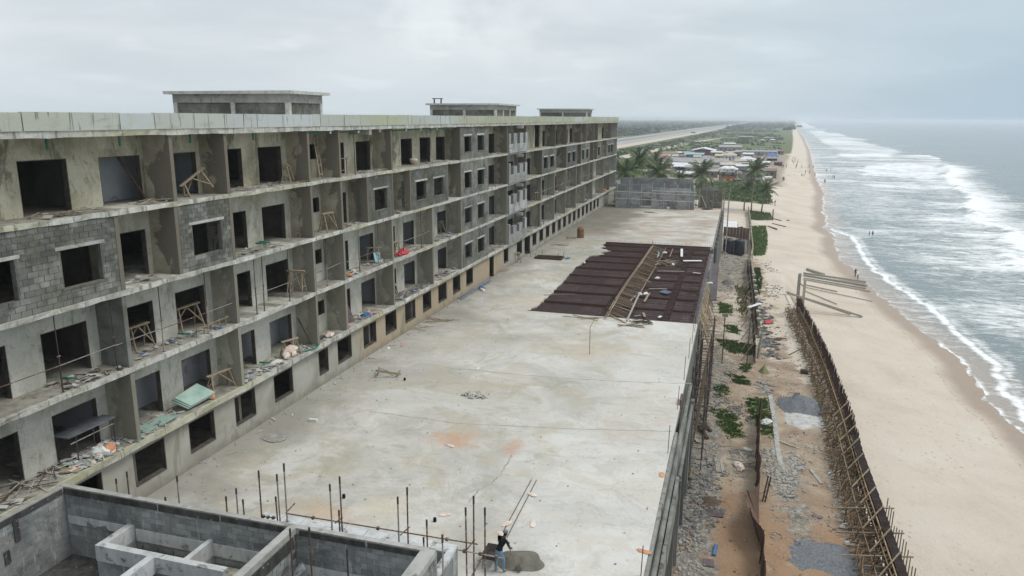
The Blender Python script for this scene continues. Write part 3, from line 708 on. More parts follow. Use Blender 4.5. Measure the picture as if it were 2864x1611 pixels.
for n in (1, 2, 3, 4):
    mat = MT[{1: 'plast_low', 2: 'plast_low', 3: 'plast_mid', 4: 'plast_top'}[n]]
    ops = openings(n)
    # the wall is built bay by bay, a part for each
    bays = [Y0, 17.7, 25.6, 33.25, 41.1, 44.9, 52.62, 60.5, 68.0, 75.8, 82.8, 90.8, 98.6, 106.4, 113.9, 121.8, 129.3, 136.4, 147.9, 155.6, Y1-.02]
    for a, b in zip(bays, bays[1:]):
        cut = [(max(q[0], a), min(q[1], b), q[2], q[3]) for q in ops if q[1] > a+.01 and q[0] < b-.01]
        wall_y(MB(), XBK-.23, XBK, a, b, ZF[n], ZC[n], cut).build('back_wall', mat, hotel)
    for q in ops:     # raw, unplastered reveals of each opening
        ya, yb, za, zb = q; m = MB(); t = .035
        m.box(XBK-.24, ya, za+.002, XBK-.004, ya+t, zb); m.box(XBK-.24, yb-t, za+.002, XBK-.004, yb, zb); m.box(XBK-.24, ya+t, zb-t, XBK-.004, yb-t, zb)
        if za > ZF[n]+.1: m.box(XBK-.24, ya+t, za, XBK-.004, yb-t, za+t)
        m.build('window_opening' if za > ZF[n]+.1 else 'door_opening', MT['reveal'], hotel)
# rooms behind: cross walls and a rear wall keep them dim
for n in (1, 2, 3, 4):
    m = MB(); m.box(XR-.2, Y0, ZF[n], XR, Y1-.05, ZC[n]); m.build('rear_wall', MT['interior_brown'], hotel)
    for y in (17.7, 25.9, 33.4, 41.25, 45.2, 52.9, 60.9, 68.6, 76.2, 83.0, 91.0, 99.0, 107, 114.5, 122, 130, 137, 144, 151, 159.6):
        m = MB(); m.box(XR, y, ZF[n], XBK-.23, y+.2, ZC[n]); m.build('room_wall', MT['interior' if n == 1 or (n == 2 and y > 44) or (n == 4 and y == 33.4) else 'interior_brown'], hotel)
for n, a, b in ((1, 26.6, 31.2), (1, 30.6, 35.4), (1, 35.5, 39.3), (1, 38.4, 43.6), (1, 57.8, 62.6), (2, 50.2, 55), (2, 57.8, 62.6), (2, 65.4, 70.0), (4, 27.2, 32.4)):
    m = MB(); m.box(XBK-1.55, a, ZF[n]+.003, XBK-1.43, b, ZC[n]-.003); m.build('room_wall', MT['interior'], hotel)     # pale inner wall close behind the opening
m = MB(); m.box(XR-.2, Y1-.05, 0, XO-.02, Y1+.2, 17.3); m.build('end_wall', MT['conc'], hotel)
m = MB(); m.box(XR-.2, Y0-.2, 0, XO-.3, Y0, 17.3); m.build('end_wall', MT['conc'], hotel)
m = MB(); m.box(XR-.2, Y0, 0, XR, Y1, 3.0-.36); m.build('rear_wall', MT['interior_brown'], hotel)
# fins between balconies
FIN = {4: [17.7, 29.34, 33.24, 41.1, 44.9, 52.76, 67.62, 75.92, 82.75, 90.85, 106.3, 113.7, 124.6, 129.1, 136.3, 140.2, 154.9],
       3: [25.67, 29.3, 33.3, 41.15, 44.9, 48.58, 52.7, 56.05, 64.2, 67.72, 75.92, 82.75, 90.85, 98.8, 107.0, 113.9, 121.6, 124.9, 132.7, 136.3, 140.1, 143.92, 150.28, 159.8],
       2: [17.7, 25.62, 33.26, 41.1, 44.9, 52.5, 60.5, 67.64, 75.92, 82.75, 90.85, 98.5, 106.3, 113.8, 121.6, 125.2, 132.6, 136.3, 147.8, 155],
       1: [17.7, 25.62, 33.24, 41.1, 44.9, 52.45, 60.5, 67.74, 75.92, 82.75, 90.85, 98.5, 106.3, 113.8, 121.6, 129.3, 136.3, 147.8, 155]}
for n, ys in FIN.items():
    for y in ys:
        m = MB(); m.box(XBK, y-.115, ZF[n], XO+rnd.uniform(-.01, .03), y+.115, ZC[n])
        blk = (n == 2 and y == 25.62)
        m.build('partition_wall', MT['block'] if blk else MT['part_top' if n > 2 else 'part_low'], hotel)
# ragged pipe chases: proud strips coloured black for the shade inside
for y, n in ((33.3, 3), (48.58, 3), (56.05, 3)):
    m = MB(); x = XO-.62; z = ZF[n]+.3; L_ = []; R_ = []
    for i in range(12):
        zz = z+i*.185; L_.append((x-.10-rnd.uniform(0, .06), y-.13, zz)); R_.append((x+.10+rnd.uniform(0, .06), y-.13, zz))
    P = L_+R_[::-1]; k = len(m.v); m.v += P+[(a, y-.112, c) for a, b, c in P]; N = len(P)
    m.f.append(tuple(range(N))); m.mi.append(0)
    for i in range(N): m.f.append((i, i+N, (i+1) % N+N, (i+1) % N)); m.mi.append(0)
    m.build('chase_shade_strip', MT['joint'], hotel)
# block infill walls at the slab edge: single blocks where they are near, joined courses farther off
BUDGET = [298]
def courses(mb_m, parent, x0, x1, a, b, z0, z1, ops, matb, matm, single, bl=.46, bh=.23, axis='y', rnd_top=0.0, mat_b2=None, prefix='block', budget=None, skip=.02):
    """mortar body set back 12 mm, blocks proud of it on the +normal side (x1)"""
    bud = budget or BUDGET; nb = 0; far = MB(); nrow = max(1, int(round((z1-z0)/bh))); h = (z1-z0)/nrow
    for r in range(nrow-1, -1, -1):
        z = z0+r*h; c = a-(bl/2 if r % 2 else 0)
        while c < b-.02:
            p, q = max(c, a), min(c+bl, b); c += bl
            segs = [(p, q)]
            for ya, yb, za, zb in ops:
                if za < z+h*.55 and zb > z+h*.45:
                    ns = []
                    for s, e in segs:
                        if yb <= s or ya >= e: ns.append((s, e))
                        else:
                            if s < ya: ns.append((s, ya))
                            if e > yb: ns.append((yb, e))
                    segs = ns
            for s, e in segs:
                if e-s < .06 or rnd.random() < skip: continue
                g_ = .011; pr = rnd.uniform(-.008, .010)
                def put(m_):
                    if axis == 'y': m_.box(x0+.03, s+g_, z+g_, x1+pr, e-g_, z+h-g_, .004)
                    elif axis == 'x': m_.box(s+g_, x1+pr, z+g_, e-g_, x0-.03, z+h-g_, .004)   # faces -y: x1 is the front y
                    elif axis == 'xw': m_.box(s+g_, x1+pr, z+g_, e-g_, x0+.03, z+h-g_, .004)
                if single and bud[0] > 0:
                    m_ = MB(); put(m_); m_.build(prefix, matb, parent); bud[0] -= 1
                else: put(far)
    if far.v: far.build(prefix+'_courses', matb, parent, kind='stuff')
def infill(n, a, b, wins, single=False, new=False, z1=None):
    z0 = ZF[n]; zt = z1 or ZC[n]; ops = [(p, q, z0+.68, z0+2.22) for p, q in wins]
    w_ = wall_y(MB(), XO-.24, XO-.018, a, b, z0, zt, ops).build('block_infill', MT['mortar'], hotel)
    courses(None, w_, XO-.05, XO, a, b, z0, zt, ops, MT['block'], MT['mortar'], single)
    for p, q in wins:
        m = MB(); m.box(XO-.2, p-.18, z0+2.23, XO+.012, q+.18, z0+2.37, .012); m.build('lintel', MT['lintel' if rnd.random() < .4 else 'conc'], w_)
        if rnd.random() < .7:
            m = MB(); m.box(XO-.22, p-.08, z0+.62, XO+.03, q+.08, z0+.69, .01); m.build('sill', MT['mortar'], w_)
        t = .05
        MB().box(XO-.236, p, z0+.69, XO-.006, p+t, z0+2.22).build('jamb', MT['mortar'], w_); MB().box(XO-.236, q-t, z0+.69, XO-.006, q, z0+2.22).build('jamb', MT['mortar'], w_)
infill(3, 29.4, 33.18, [(30.25, 32.5)], True)
infill(3, 16.6, 25.55, [(18.2, 20.8), (22.7, 24.75)], True)
infill(3, 48.7, 52.58, [(49.65, 51.8)])
infill(3, 56.17, 64.08, [(57.15, 59.3), (60.95, 63.28)])
for n in (4, 3, 2, 1): infill(n, 67.76 if n != 1 else 67.86, 75.8, [(68.7, 70.7), (72.52, 74.6)])
infill(3, 98.92, 106.88, [(99.85, 102.0), (103.5, 105.75)])
infill(3, 114.02, 121.48, [(114.8, 116.7), (118.3, 120.5)])
infill(3, 125.02, 132.58, [(125.9, 127.9), (129.5, 131.4)])
infill(3, 140.22, 143.8, [(141, 142.95)])
infill(3, 150.4, 159.68, [(152.4, 154.5), (155.85, 158.2)])
# bay of fresh blocks with half-built piers
for n in (4, 3, 2, 1):
    z0 = ZF[n]
    w_ = MB().box(XO-.2, 82.9, z0, XO+.18, 90.72, z0+1.0).build('block_infill', MT['mortar_new'], hotel)
    courses(None, w_, XO+.15, XO+.2, 82.9, 90.72, z0, z0+1.0, [], MT['block_new'], None, False, bl=.46, bh=.2)
    for a, b in ((82.95, 83.6), (84.75, 86.2), (87.3, 88.8), (89.75, 90.7)):
        ht = rnd.choice((2.1, 2.3, 1.9, 2.5)) if n < 4 else 2.2
        p_ = MB().box(XO-.16, a, z0+1.0, XO+.178, b, z0+ht).build('block_pier', MT['mortar_new'], w_)
        c_ = MB()
        for r in range(int((ht-1.0)/.2)):
            s = a
            while s < b-.05:
                e = min(s+(.46 if (r+int(s*10)) % 2 else .23), b); c_.box(XO+.1, s+.011, z0+1.0+r*.2+.01, XO+.198+rnd.uniform(-.006, .006), e-.011, z0+1.2+r*.2-.01); s = e
        c_.build('block_courses', MT['block_new'], w_, kind='stuff')
    m = MB(); m.box(XO-.1, 86.6, ZC[n]-.34, XO+.75, 86.9, ZC[n]-.02); m.build('beam_stub', MT['conc'], hotel)
# ground storey
G0 = [(14.8, 16.7), (18.5, 20.4), (22.1, 23.65), (25.42, 27.42), (29.1, 31.05), (32.75, 34.6), (36.42, 38.42), (41.47, 42.7), (43.93, 45.9), (47.7, 49.77), (51.33, 53.35), (55.0, 57.1), (58.7, 60.6), (62.25, 64.35), (66.0, 68.05), (69.72, 71.75), (82.55, 84.4)] \
   + [(95.45+3.66*i, 97.5+3.66*i) for i in range(14)]
ops = [(a, b, .76, 2.4) for a, b in G0]+[(77.2, 78.75, .02, 2.4), (88.0, 90.3, .76, 2.4), (91.5, 94.2, .02, 2.62)]
for a, b in zip(fr(Y0, 160, 11.02), fr(Y0, 160, 11.02)[1:]+[Y1-.02]):
    cut = [(max(q[0], a), min(q[1], b), q[2], q[3]) for q in ops if q[1] > a+.01 and q[0] < b-.01]
    wall_y(MB(), -25.73, -25.5, a, b, -.1, 2.695, cut).build('ground_wall', MT['ground_wall'], hotel)
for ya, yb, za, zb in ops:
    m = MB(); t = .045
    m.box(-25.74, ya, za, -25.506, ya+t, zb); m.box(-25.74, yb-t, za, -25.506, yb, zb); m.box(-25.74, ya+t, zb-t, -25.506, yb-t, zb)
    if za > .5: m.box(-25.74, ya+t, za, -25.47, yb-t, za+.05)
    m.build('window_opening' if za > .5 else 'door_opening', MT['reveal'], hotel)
for y in fr(10, 160, 7.8):
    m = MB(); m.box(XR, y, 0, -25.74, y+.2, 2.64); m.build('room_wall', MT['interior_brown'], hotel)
# parapet: cast panels with mouldy joints
JY = [15.2, 17.4, 19.3, 21.7, 23.9, 26.3, 28.3, 30.9, 33.3, 34.7, 35.9, 38.3, 41.5, 42.4, 45.4, 47.6, 49.9, 51.8, 53.9]
y = 56.2
while y < 161: JY.append(y); y += rnd.uniform(2.0, 3.2)
JY.append(Y1)
z1 = 17.52
for a, b in zip([10, 12.6]+JY, [12.6, 15.2]+JY[1:]):
    pass
PJ = [6, 8.4, 10.6, 13]+JY
for a, b in zip(PJ, PJ[1:]):
    m = MB(); o_ = rnd.uniform(-.012, .012); m.box(XO-.02, a+.022, 16.845, XO+.165+o_, b-.022, z1+.0015*(a-20)+rnd.uniform(-.015, .015), .006)
    m.build('parapet_panel', MT['parapet'], hotel)
m = MB(); m.box(XO-.018, 6, 16.85, XO+.12, Y1-.03, 17.45)
m.build('parapet_joint_strip', MT['joint'], hotel)
# drain pipes under the roof edge
m = MB()
for y in (23.0, 26.6, 31.0, 36.0): m.tube((XO-.25, y, 16.56), (XO-.25, y, 16.15), .05, 8)
m.build('drain_pipe', MT['green_pvc'], hotel)
for a, b in ((41.4, 44.4), (45.2, 48.0), (53.2, 60.5), (60.6, 66.0)):
    m = MB(); m.tube((XO-.12, a, 16.42), (XO-.12, b, 16.5), .055, 8); m.build('drain_pipe', MT['green_pvc'], hotel)
for y in (43.9, 47.7, 49.3, 55.6, 58.5, 62.0, 51.0):
    m = MB(); m.tube((XO-.1, y, 16.44), (XO-.02, y, 16.44), .09, 8); m.build('pipe_stub', MT['white_plastic'], hotel)
m = MB(); m.box(XO-1.4, 49.1, 16.2, XO+.05, 49.45, 16.565); m.build('beam_stub', MT['conc'], hotel)
# stair towers on the roof
def tower(xa, xb, ya, yb, zt, cols, sidecols, over=.45):
    t = MB(); t.box(xa-over, ya-over, zt-.22, xb+over, yb+over, zt)
    tw = t.build('stair_tower', MT['lintel'], hotel)
    b0 = zt-.22
    m = MB(); m.box(xa+.12, ya+.12, 16.83, xb-.12, yb-.12, b0); m.build('tower_wall', MT['block'], tw)
    m = MB(); m.box(xa, ya, b0-.62, xb, ya+.3, b0); m.box(xb-.3, ya+.3, b0-.62, xb, yb, b0); m.build('ring_beam', MT['conc'], tw)
    for x in cols:
        m = MB(); m.box(x-.17, ya-.02, 16.83, x+.17, ya+.3, b0-.62); m.build('column', MT['lintel'], tw)
    for y in sidecols:
        m = MB(); m.box(xb-.3, y-.16, 16.83, xb+.02, y+.16, b0-.62); m.build('column', MT['lintel'], tw)
    return tw
tower(-41.5, -31.4, 49.0, 53.6, 19.25, [-41.3, -36.2, -31.6], [53.4])
tw = tower(-41.0, -31.4, 98.2, 107.6, 19.3, [-40.8, -36.0, -31.6], [101.2, 104.4, 107.4])
m = MB(); m.box(-40.6, 98.6, 19.3, -40.45, 98.75, 19.9); m.box(-39.6, 98.6, 19.3, -39.45, 98.75, 19.9); m.box(-40.8, 98.55, 19.9, -39.3, 98.8, 20.0); m.build('hoist_frame', MT['pipe_dark'], tw)
tower(-42.2, -31.6, 167-4.5, 168, 19.45, [-42, -37, -31.8], [166.6])
# ------------------------------------------------------------ podium and terrace
TE = -2.45      # outer edge of the terrace
rag = [p[:2] for p in ((-17.74, 65.38, 0.0), (-17.33, 67.06, 0.0), (-17.39, 70.11, 0.0), (-17.43, 75.78, 0.0), (-17.51, 80.77, 0.0), (-17.8, 86.03, 0.0), (-17.6, 91.81, 0.0), (-17.68, 94.82, 0.0), (-16.11, 96.62, 0.0), (-16.75, 98.18, 0.0), (-15.72, 99.6, 0.0), (-17.41, 101.47, 0.0), (-16.94, 102.79, 0.0), (-17.74, 104.71, 0.0))]
rg = []
for (a, b), (c, d) in zip(rag, rag[1:]):
    for i in range(7):
        t = i/7; rg.append((a+(c-a)*t+rnd.uniform(-.15, .15), b+(d-b)*t+rnd.uniform(-.08, .08)))
rg.append(rag[-1])
PB, PT = 65.08, 107.2      # near and far edge of the open reinforcement bay
def slabpoly(mb, P, z0, z1):
    n = len(mb.v); N = len(P)
    mb.v += [(x, y, z0) for x, y in P]+[(x, y, z1) for x, y in P]
    mb.f.append(tuple(n+i for i in reversed(range(N)))); mb.f.append(tuple(n+N+i for i in range(N))); mb.mi += [0, 0]
    for i in range(N): j = (i+1) % N; mb.f.append((n+i, n+j, n+N+j, n+N+i)); mb.mi.append(0)
m = MB()
m.box(-25.5, 4, -.28, TE, PB, 0)
m.box(-25.5, PT, -.28, TE-.25, 158, 0)
for (a, b), (c, d) in zip(rg, rg[1:]):
    if d > b: m.poly([(-25.5, b, 0), (a, b, 0), (c, d, 0), (-25.5, d, 0)]); m.poly([(a, b, -.16), (c, d, -.16), (c-.12, d, 0), (a-.12, b, 0)])
m.box(-25.5, rag[-1][1]-.3, -.28, rag[-1][0]+.2, PT, -.003); m.box(-25.5, PB, -.28, rag[0][0]-.1, max(PB, rag[0][1])+.3, -.003)
ys_ = sorted(set([PB]+[p[1] for p in rg]+[PT]))
m.v = [(x, y, z) for x, y, z in m.v]
link('terrace', m.mesh('terrace', MT['terrace']), None, kind='structure', label='wide flat stained concrete terrace')
m = MB(); m.box(-33.9, 4, -.3, -25.5, 163, -.02); link('floor', m.mesh('floor', MT['floor_dirty']), None, kind='structure')
# pour joints and cracks as thin raised laps
for pts in ([(-10.45, 35.41, 0.0), (-10.39, 34.67, 0.0), (-10.35, 33.12, 0.0), (-10.48, 31.91, 0.0), (-10.87, 31.2, 0.0), (-10.93, 29.96, 0.0)], [(-2.6, 41.0, 0.0), (-8.54, 39.57, 0.0), (-14.7, 38.44, 0.0), (-20.4, 38.58, 0.0)], [(-2.0, 49.47, 0.0), (-6.68, 48.42, 0.0), (-12.92, 47.73, 0.0), (-19.05, 47.58, 0.0)]):
    mb = MB()
    for (p, q) in zip(pts, pts[1:]):
        p = Vector(p); q = Vector(q); k = 8; prev = p
        for i in range(1, k+1):
            c = p.lerp(q, i/k)+Vector((rnd.uniform(-.06, .06), rnd.uniform(-.06, .06), 0)); mb.bar(prev, c, .08, .014); prev = c
    link('pour_joint', mb.mesh('pour_joint', MT['conc']), None, kind='structure')
pod = thing('podium_wall', 'tall concrete retaining wall with round columns under the terrace edge', 'wall', (TE, 80, -7.5))
MB().box(TE-.3, 4, -8.2, TE-.02, PB, -.285).box(TE-.3, PB, -8.2, TE-.02, PT, -.95).box(TE-.3, PT, -8.2, TE-.02, 158, -.285).build('wall', MT['podium'], pod)
for y in fr(110, 157, 4.4): MB().tube((TE+.22, y, -8.2), (TE+.22, y, -.35), .22, 8).build('column', MT['podium'], pod)
# long ledges, pipes and shutter boards stepping down outside the slab edge
def ledge(x0, x1, z0, z1, ya, yb, mat, nm='ledge'):
    y = ya
    while y < yb:
        e = min(y+rnd.uniform(3.2, 4.6), yb); dx = rnd.uniform(-.025, .025); MB().box(x0+dx, y, z0, x1+dx, e-.02, z1+rnd.uniform(-.03, .03), .012).build(nm, MT[mat], pod); y = e
ledge(TE+.01, TE+.17, -1.2, -.03, 16, 41, 'ledge', 'edge_board'); ledge(TE+.45, TE+.62, -1.9, -.75, 16, 37, 'ledge', 'edge_board'); ledge(TE+.18, TE+.44, -1.8, -1.0, 16, 46, 'podium')
for x, z, r, ya, yb in ((TE+.3, -.42, .13, 16, 44), (TE+.28, -.8, .14, 36, 52), (TE+.55, -1.3, .12, 38, 49)): MB().tube((x, ya, z), (x, yb, z-.1), r, 10).build('pipe', MT['podium'], pod)
for y in (34.8, 38.9, 43.5, 47.6, 51.4): MB().box(TE+.0, y, -7.9, TE+.62, y+.5, -1.95, .02).build('buttress', MT['podium'], pod)
MB().box(TE-.05, 45.2, -.25, TE+.08, 46.4, .35).build('edge_panel', MT['rust_sheet'], pod)
# ------------------------------------------------------------ reinforcement bay
bay = thing('reinforcement_bay', 'open bay of dark rusty reinforcement mesh set in the pale terrace', 'rebar mesh', (-9, 86, -.3))
m = MB(); m.box(-19.5, PB, -.92, TE-.3, PT, -.8); m.build('formwork_deck', MT['purple_ply'], bay)
bx = [-6.13, -6.58]
ribs = [PB+.15, 69.6, 74.2, 78.6, 83.0, 87.4, 91.8, 96.2, 100.6, 104.6, PT-.1]
split = -8.3
for a, b in zip(ribs, ribs[1:]):
    for x0, x1 in ((-19.3, split-3.0), (split-2.2, split+2.6), (split+3.3, TE-.75)):
        n_ = 2 if x1-x0 < 6 else 4
        for i in range(n_):
            u0 = x0+(x1-x0)*i/n_; u1 = x0+(x1-x0)*(i+1)/n_; dz = rnd.uniform(-.03, .03); MB().box(u0+.012, a+.34, -.34+dz, u1-.012, b-.34, -.19+dz, .012).build('formwork_panel', MT['purple_ply'], bay)
def ragx(y):
    c = [a for (a, b) in rg if abs(b-y) < 1.2]
    return min(c)-.5 if c else (rg[0][0] if y < 70 else rg[-1][0])
m = MB(); y = PB-.2
while y < PT+.3:
    m.tube((ragx(y), y, -.12), (TE-.5, y, -.12+rnd.uniform(-.02, .02)), .019, 4); y += .27
x = -17.6
while x < TE-.5:
    ys = [b for (a, b) in rg if a < x]
    m.tube((x, PB-.3, -.085), (x, PT+.4, -.085), .017, 4) if x > -10 else m.tube((x, PB-.3, -.085), (x, min(PT+.4, PB+8+(x+17.6)*4.6), -.085), .017, 4)
    x += .27
m.build('rebar_mesh', MT['rebar'], bay, kind='stuff')
for y in ribs:      # beam cages across the bay
    m = MB()
    for dy, z in ((-.16, -.06), (.16, -.06), (-.16, -.5), (.16, -.5), (0, -.05)): m.tube((max(ragx(y), -18.5), y+dy, z), (TE-.5, y+dy, z), .028, 4)
    x = max(ragx(y), -18.4)
    while x < TE-.6:
        for p, q in (((-.17, -.05), (.17, -.05)), ((.17, -.05), (.17, -.5)), ((-.17, -.05), (-.17, -.5))): m.bar((x, y+p[0], p[1]), (x, y+q[0], q[1]), .016)
        x += .45
    m.build('beam_cage', MT['rebar'], bay)
for x in (split+2.95,):
    m = MB()
    for dx, z in ((-.2, -.05), (.2, -.05), (0, -.04), (-.2, -.5), (.2, -.5)): m.tube((x+dx, PB, z), (x+dx, PT, z), .03, 4)
    m.build('beam_cage', MT['rebar'], bay)
# upright starter bars along both long edges
m = MB()
for i in range(60):
    x = -17+i*.24; m.tube((x, PT+.1, -.1), (x+rnd.uniform(-.05, .05), PT+.15, .22+rnd.uniform(-.08, .1)), .014, 4)
for i in range(34): m.tube((TE-.45, PB+.6+i*1.2, -.1), (TE-.42, PB+.6+i*1.2, .18+rnd.uniform(0, .2)), .016, 4)
m.build('starter_bars', MT['rebar'], bay, kind='stuff')
# stop-end: a spine of rails with slanted sticks
stp = thing('stop_end_formwork', 'slanting rows of timber sticks on rails dividing the rebar bay', 'formwork', (-11, 86, 0))
SP = [Vector(p) for p in ((-10.19, 64.0, 0.3), (-10.28, 66.97, 0.3), (-10.4, 71.78, 0.3), (-10.47, 80.52, 0.3), (-10.45, 87.41, 0.3), (-10.5, 104.02, 0.3))]
def along(P, t):
    L_ = [(b-a).length for a, b in zip(P, P[1:])]; d = t*sum(L_)
    for i, l in enumerate(L_):
        if d <= l or i == len(L_)-1: return P[i].lerp(P[i+1], d/l)
        d -= l
for j, (w_, dx, dz) in enumerate(((.09, 0, 0), (.06, -.25, -.15), (.07, 1.75, -.25))):
    for a, b in zip(SP, SP[1:]):
        MB().bar(a+Vector((dx, 0, dz)), b+Vector((dx, .15, dz)), w_).build('rail', MT['timber'], stp)
n = 62
for i in range(n):
    t = (i+.5)/n; a = along(SP, t)
    if .30 < t < .44: b = a+Vector((1.75, .05, -.2)); a = a+Vector((.05, 0, .08))
    elif .44 <= t < .52: b = a+Vector((1.9+rnd.uniform(-.3, .4), -1.0-6*(t-.44)*10*.2, -.25))
    else: b = a+Vector((1.7+rnd.uniform(-.3, .4), -.9+rnd.uniform(-.25, .25), -.28))
    MB().bar(a+Vector((0, 0, .03)), b, .055+rnd.uniform(-.012, .02)).build('stick', MT['bamboo' if rnd.random() < .75 else 'timber'], stp)
for t in (.03, .14, .33, .5, .99):
    a = along(SP, t); MB().bar(a+Vector((0, 0, -.4)), a+Vector((-.05, 0, .75 if t > .9 else .35)), .07).build('stake', MT['bamboo'], stp)
m = MB(); a = along(SP, .0)+Vector((1.75, .0, -.2)); m.bar(a, along(SP, .26)+Vector((1.75, 0, -.12)), .16, .05); m.build('rail', MT['timber_grey'], stp)
# loose boards and bags on the mesh
def plank(p, q, w, label, mat='timber_grey', h=.035, group=None, name='plank', cat='plank', roll=0):
    return one(name, MB().bar(p, q, w, h, roll), MT[mat], label, cat, group)
plank((-5.8, 95.17, 0.02), (-3.56, 95.68, 0.06), .7, 'wide pale board lying on the rebar near its far right', 'sheet_white', .03)
o_ = MB(); P = ((-6.93, 76.35, 0.1), (-6.45, 77.24, 0.14), (-5.6, 76.62, 0.1), (-6.08, 75.75, 0.06)); o_.poly(P); o_.poly([(a, b, c-.03) for a, b, c in reversed(P)])
one('board', o_, MT['panel_navy'], 'blue grey board lying askew on the reinforcement', 'board')
plank((-8.07, 77.52, 0.06), (-6.24, 78.11, 0.06), .16, 'long pale plank beside the blue grey board', 'timber_grey')
plank((-8.17, 87.32, 0.06), (-5.1, 87.91, 0.1), .14, 'bent grey batten lying across the far rebar', 'timber_grey')
plank((-4.15, 87.8, 0.05), (-3.32, 87.46, 0.05), .45, 'short grey board near the right rim of the rebar', 'timber_grey')
plank((-7.65, 97.41, 0.05), (-7.78, 103.59, 0.05), .14, 'tan plank pointing away on the far rebar', 'timber')
plank((-6.18, 97.89, 0.05), (-6.52, 102.48, 0.3), .3, 'white topped plank standing over the far cage', 'sheet_white')
plank((-9.2, 71.8, 0.05), (-9.01, 74.09, 0.05), .18, 'grey offcut by the stop end sticks', 'timber_grey')
plank((-7.84, 71.75, 0.05), (-7.8, 75.61, 0.05), .2, 'curved tan plank beside the white bags', 'timber')
plank((-7.42, 67.4, 0.05), (-7.1, 65.97, 0.05), .2, 'short tan plank on the nearest rebar panel', 'timber')
plank((-8.04, 65.95, 0.05), (-7.53, 66.4, 0.05), .18, 'pale offcut lying next to the stop end foot', 'timber_grey')
plank((-5.88, 66.11, 0.05), (-5.75, 66.69, 0.05), .25, 'small white offcut by the near rebar edge', 'sheet_white')
plank((-17.86, 71.5, 0.05), (-15.01, 72.82, 0.05), .09, 'thin tan batten on the left part of the rebar', 'timber')
def sackmesh(s=.34, fl=.35):
    mb = MB(); n = 12; R0 = []
    for k, (r, z) in enumerate(((.55, 0), (1, .18), (1.0, .5), (.7, .85), (.2, 1.0))):
        i0 = len(mb.v)
        for j in range(n):
            t = 2*math.pi*j/n; q = r*(1+.28*math.sin(2*t+1)+rnd.uniform(-.2, .2)); mb.v.append((q*math.cos(t)*s, q*math.sin(t)*s*.72, z*s*fl*2*rnd.uniform(.8, 1.15)))
        R0.append(i0)
    for a, b in zip(R0, R0[1:]):
        for j in range(n): mb.f.append((a+j, a+(j+1) % n, b+(j+1) % n, b+j)); mb.mi.append(0)
    mb.f.append(tuple(R0[0]+j for j in reversed(range(n)))); mb.f.append(tuple(R0[-1]+j for j in range(n))); mb.mi += [0, 0]
    return mb
def sack(p, label, mat='sack', s=.36, fl=.35, group=None, name='cement_sack', cat='sack', rz=None):
    mb = sackmesh(s, fl); ob = link(name, mb.mesh(name, MT[mat]), None, label=label, category=cat, group=group)
    ob.location = p; ob.rotation_euler = (0, 0, rnd.uniform(0, 6) if rz is None else rz); return ob
for p, l in (((-17.37, 89.7, 0.0), 'white bag at the ragged left rim of the rebar'), ((-8.53, 99.82, 0.0), 'white bag on the far rebar by the sticks'), ((-6.8, 91.88, 0.0), 'white bag among scattered sticks on the rebar'), ((-7.77, 83.17, 0.0), 'white bag alone on the middle of the rebar'), ((-8.66, 74.83, 0.0), 'left one of two white bags side by side'), ((-8.13, 75.1, 0.0), 'right one of two white bags side by side'), ((-2.09, 82.11, 0.0), 'white bag on the purple board at the terrace rim')):
    sack(p, l, 'white_plastic', .27, .45, 'white bags left on the reinforcement', 'bag', 'bag')
m = MB(); c = Vector((-7.72, 92.86, 0.0))
for i in range(16):
    a = rnd.uniform(0, 3.14); p = c+Vector((rnd.uniform(-1.3, 1.3), rnd.uniform(-2.2, 2.2), .03*i/6)); d = Vector((math.cos(a), math.sin(a), 0))*rnd.uniform(.3, .9); m.bar(p-d, p+d, .07)
one('stick_pile', m, MT['timber'], 'scattered heap of short tan sticks on the far rebar', 'sticks', kind='stuff')
# green bent hose on the sticks
m = MB(); c = Vector((-9.01, 95.78, 0.4)); m.path([c+Vector((-.3, 1.2, .2)), c+Vector((0, .6, .35)), c+Vector((.12, -.3, .3)), c+Vector((.05, -1.3, 0))], .09, 7)
one('hose', m, MT['board_green'], 'short pale green hose bent over the far sticks', 'hose')
# edge formwork: purple boards and fanned planks
m = MB(); m.poly(((-1.72, 74.84, -0.1), (-1.12, 73.96, 0.15), (-1.42, 94.1, 0.15), (-2.28, 95.19, -0.1))); P = m.v[:]
m.poly([(a, b, c-.05) for a, b, c in reversed(P)])
one('edge_formwork', m, MT['purple_ply'], 'long purple brown formwork board along the rebar rim', 'formwork')
fan = thing('edge_timbers', 'row of leaning timber props at the near right corner of the rebar bay', 'formwork', (-2.2, 70, -1.5))
for i in range(26):
    y = 65.5+i*.62; MB().bar((TE+.95+rnd.uniform(-.1, .2), y-.9, -1.7), (TE+.12, y, .35+rnd.uniform(-.12, .25)), .07+rnd.uniform(0, .04), .05).build('prop', MT['timber' if rnd.random() < .7 else 'bamboo'], fan)
for z in (-.1, -.9): MB().bar((TE+.45, 64.5, z-.3), (TE+.45, 82.5, z-.3), .09).build('rail', MT['timber'], fan)
for i in range(13):
    y = 65+i*1.35; MB().bar((TE+.1, y, -1.2), (TE+1.5, y+.1, -1.2), .09, .07).build('joist', MT['timber_grey'], fan)
MB().bar((TE+.06, 64.9, .05), (TE+.06, 81.5, .1), .3, .04, 1.4).build('edge_board', MT['timber'], fan)
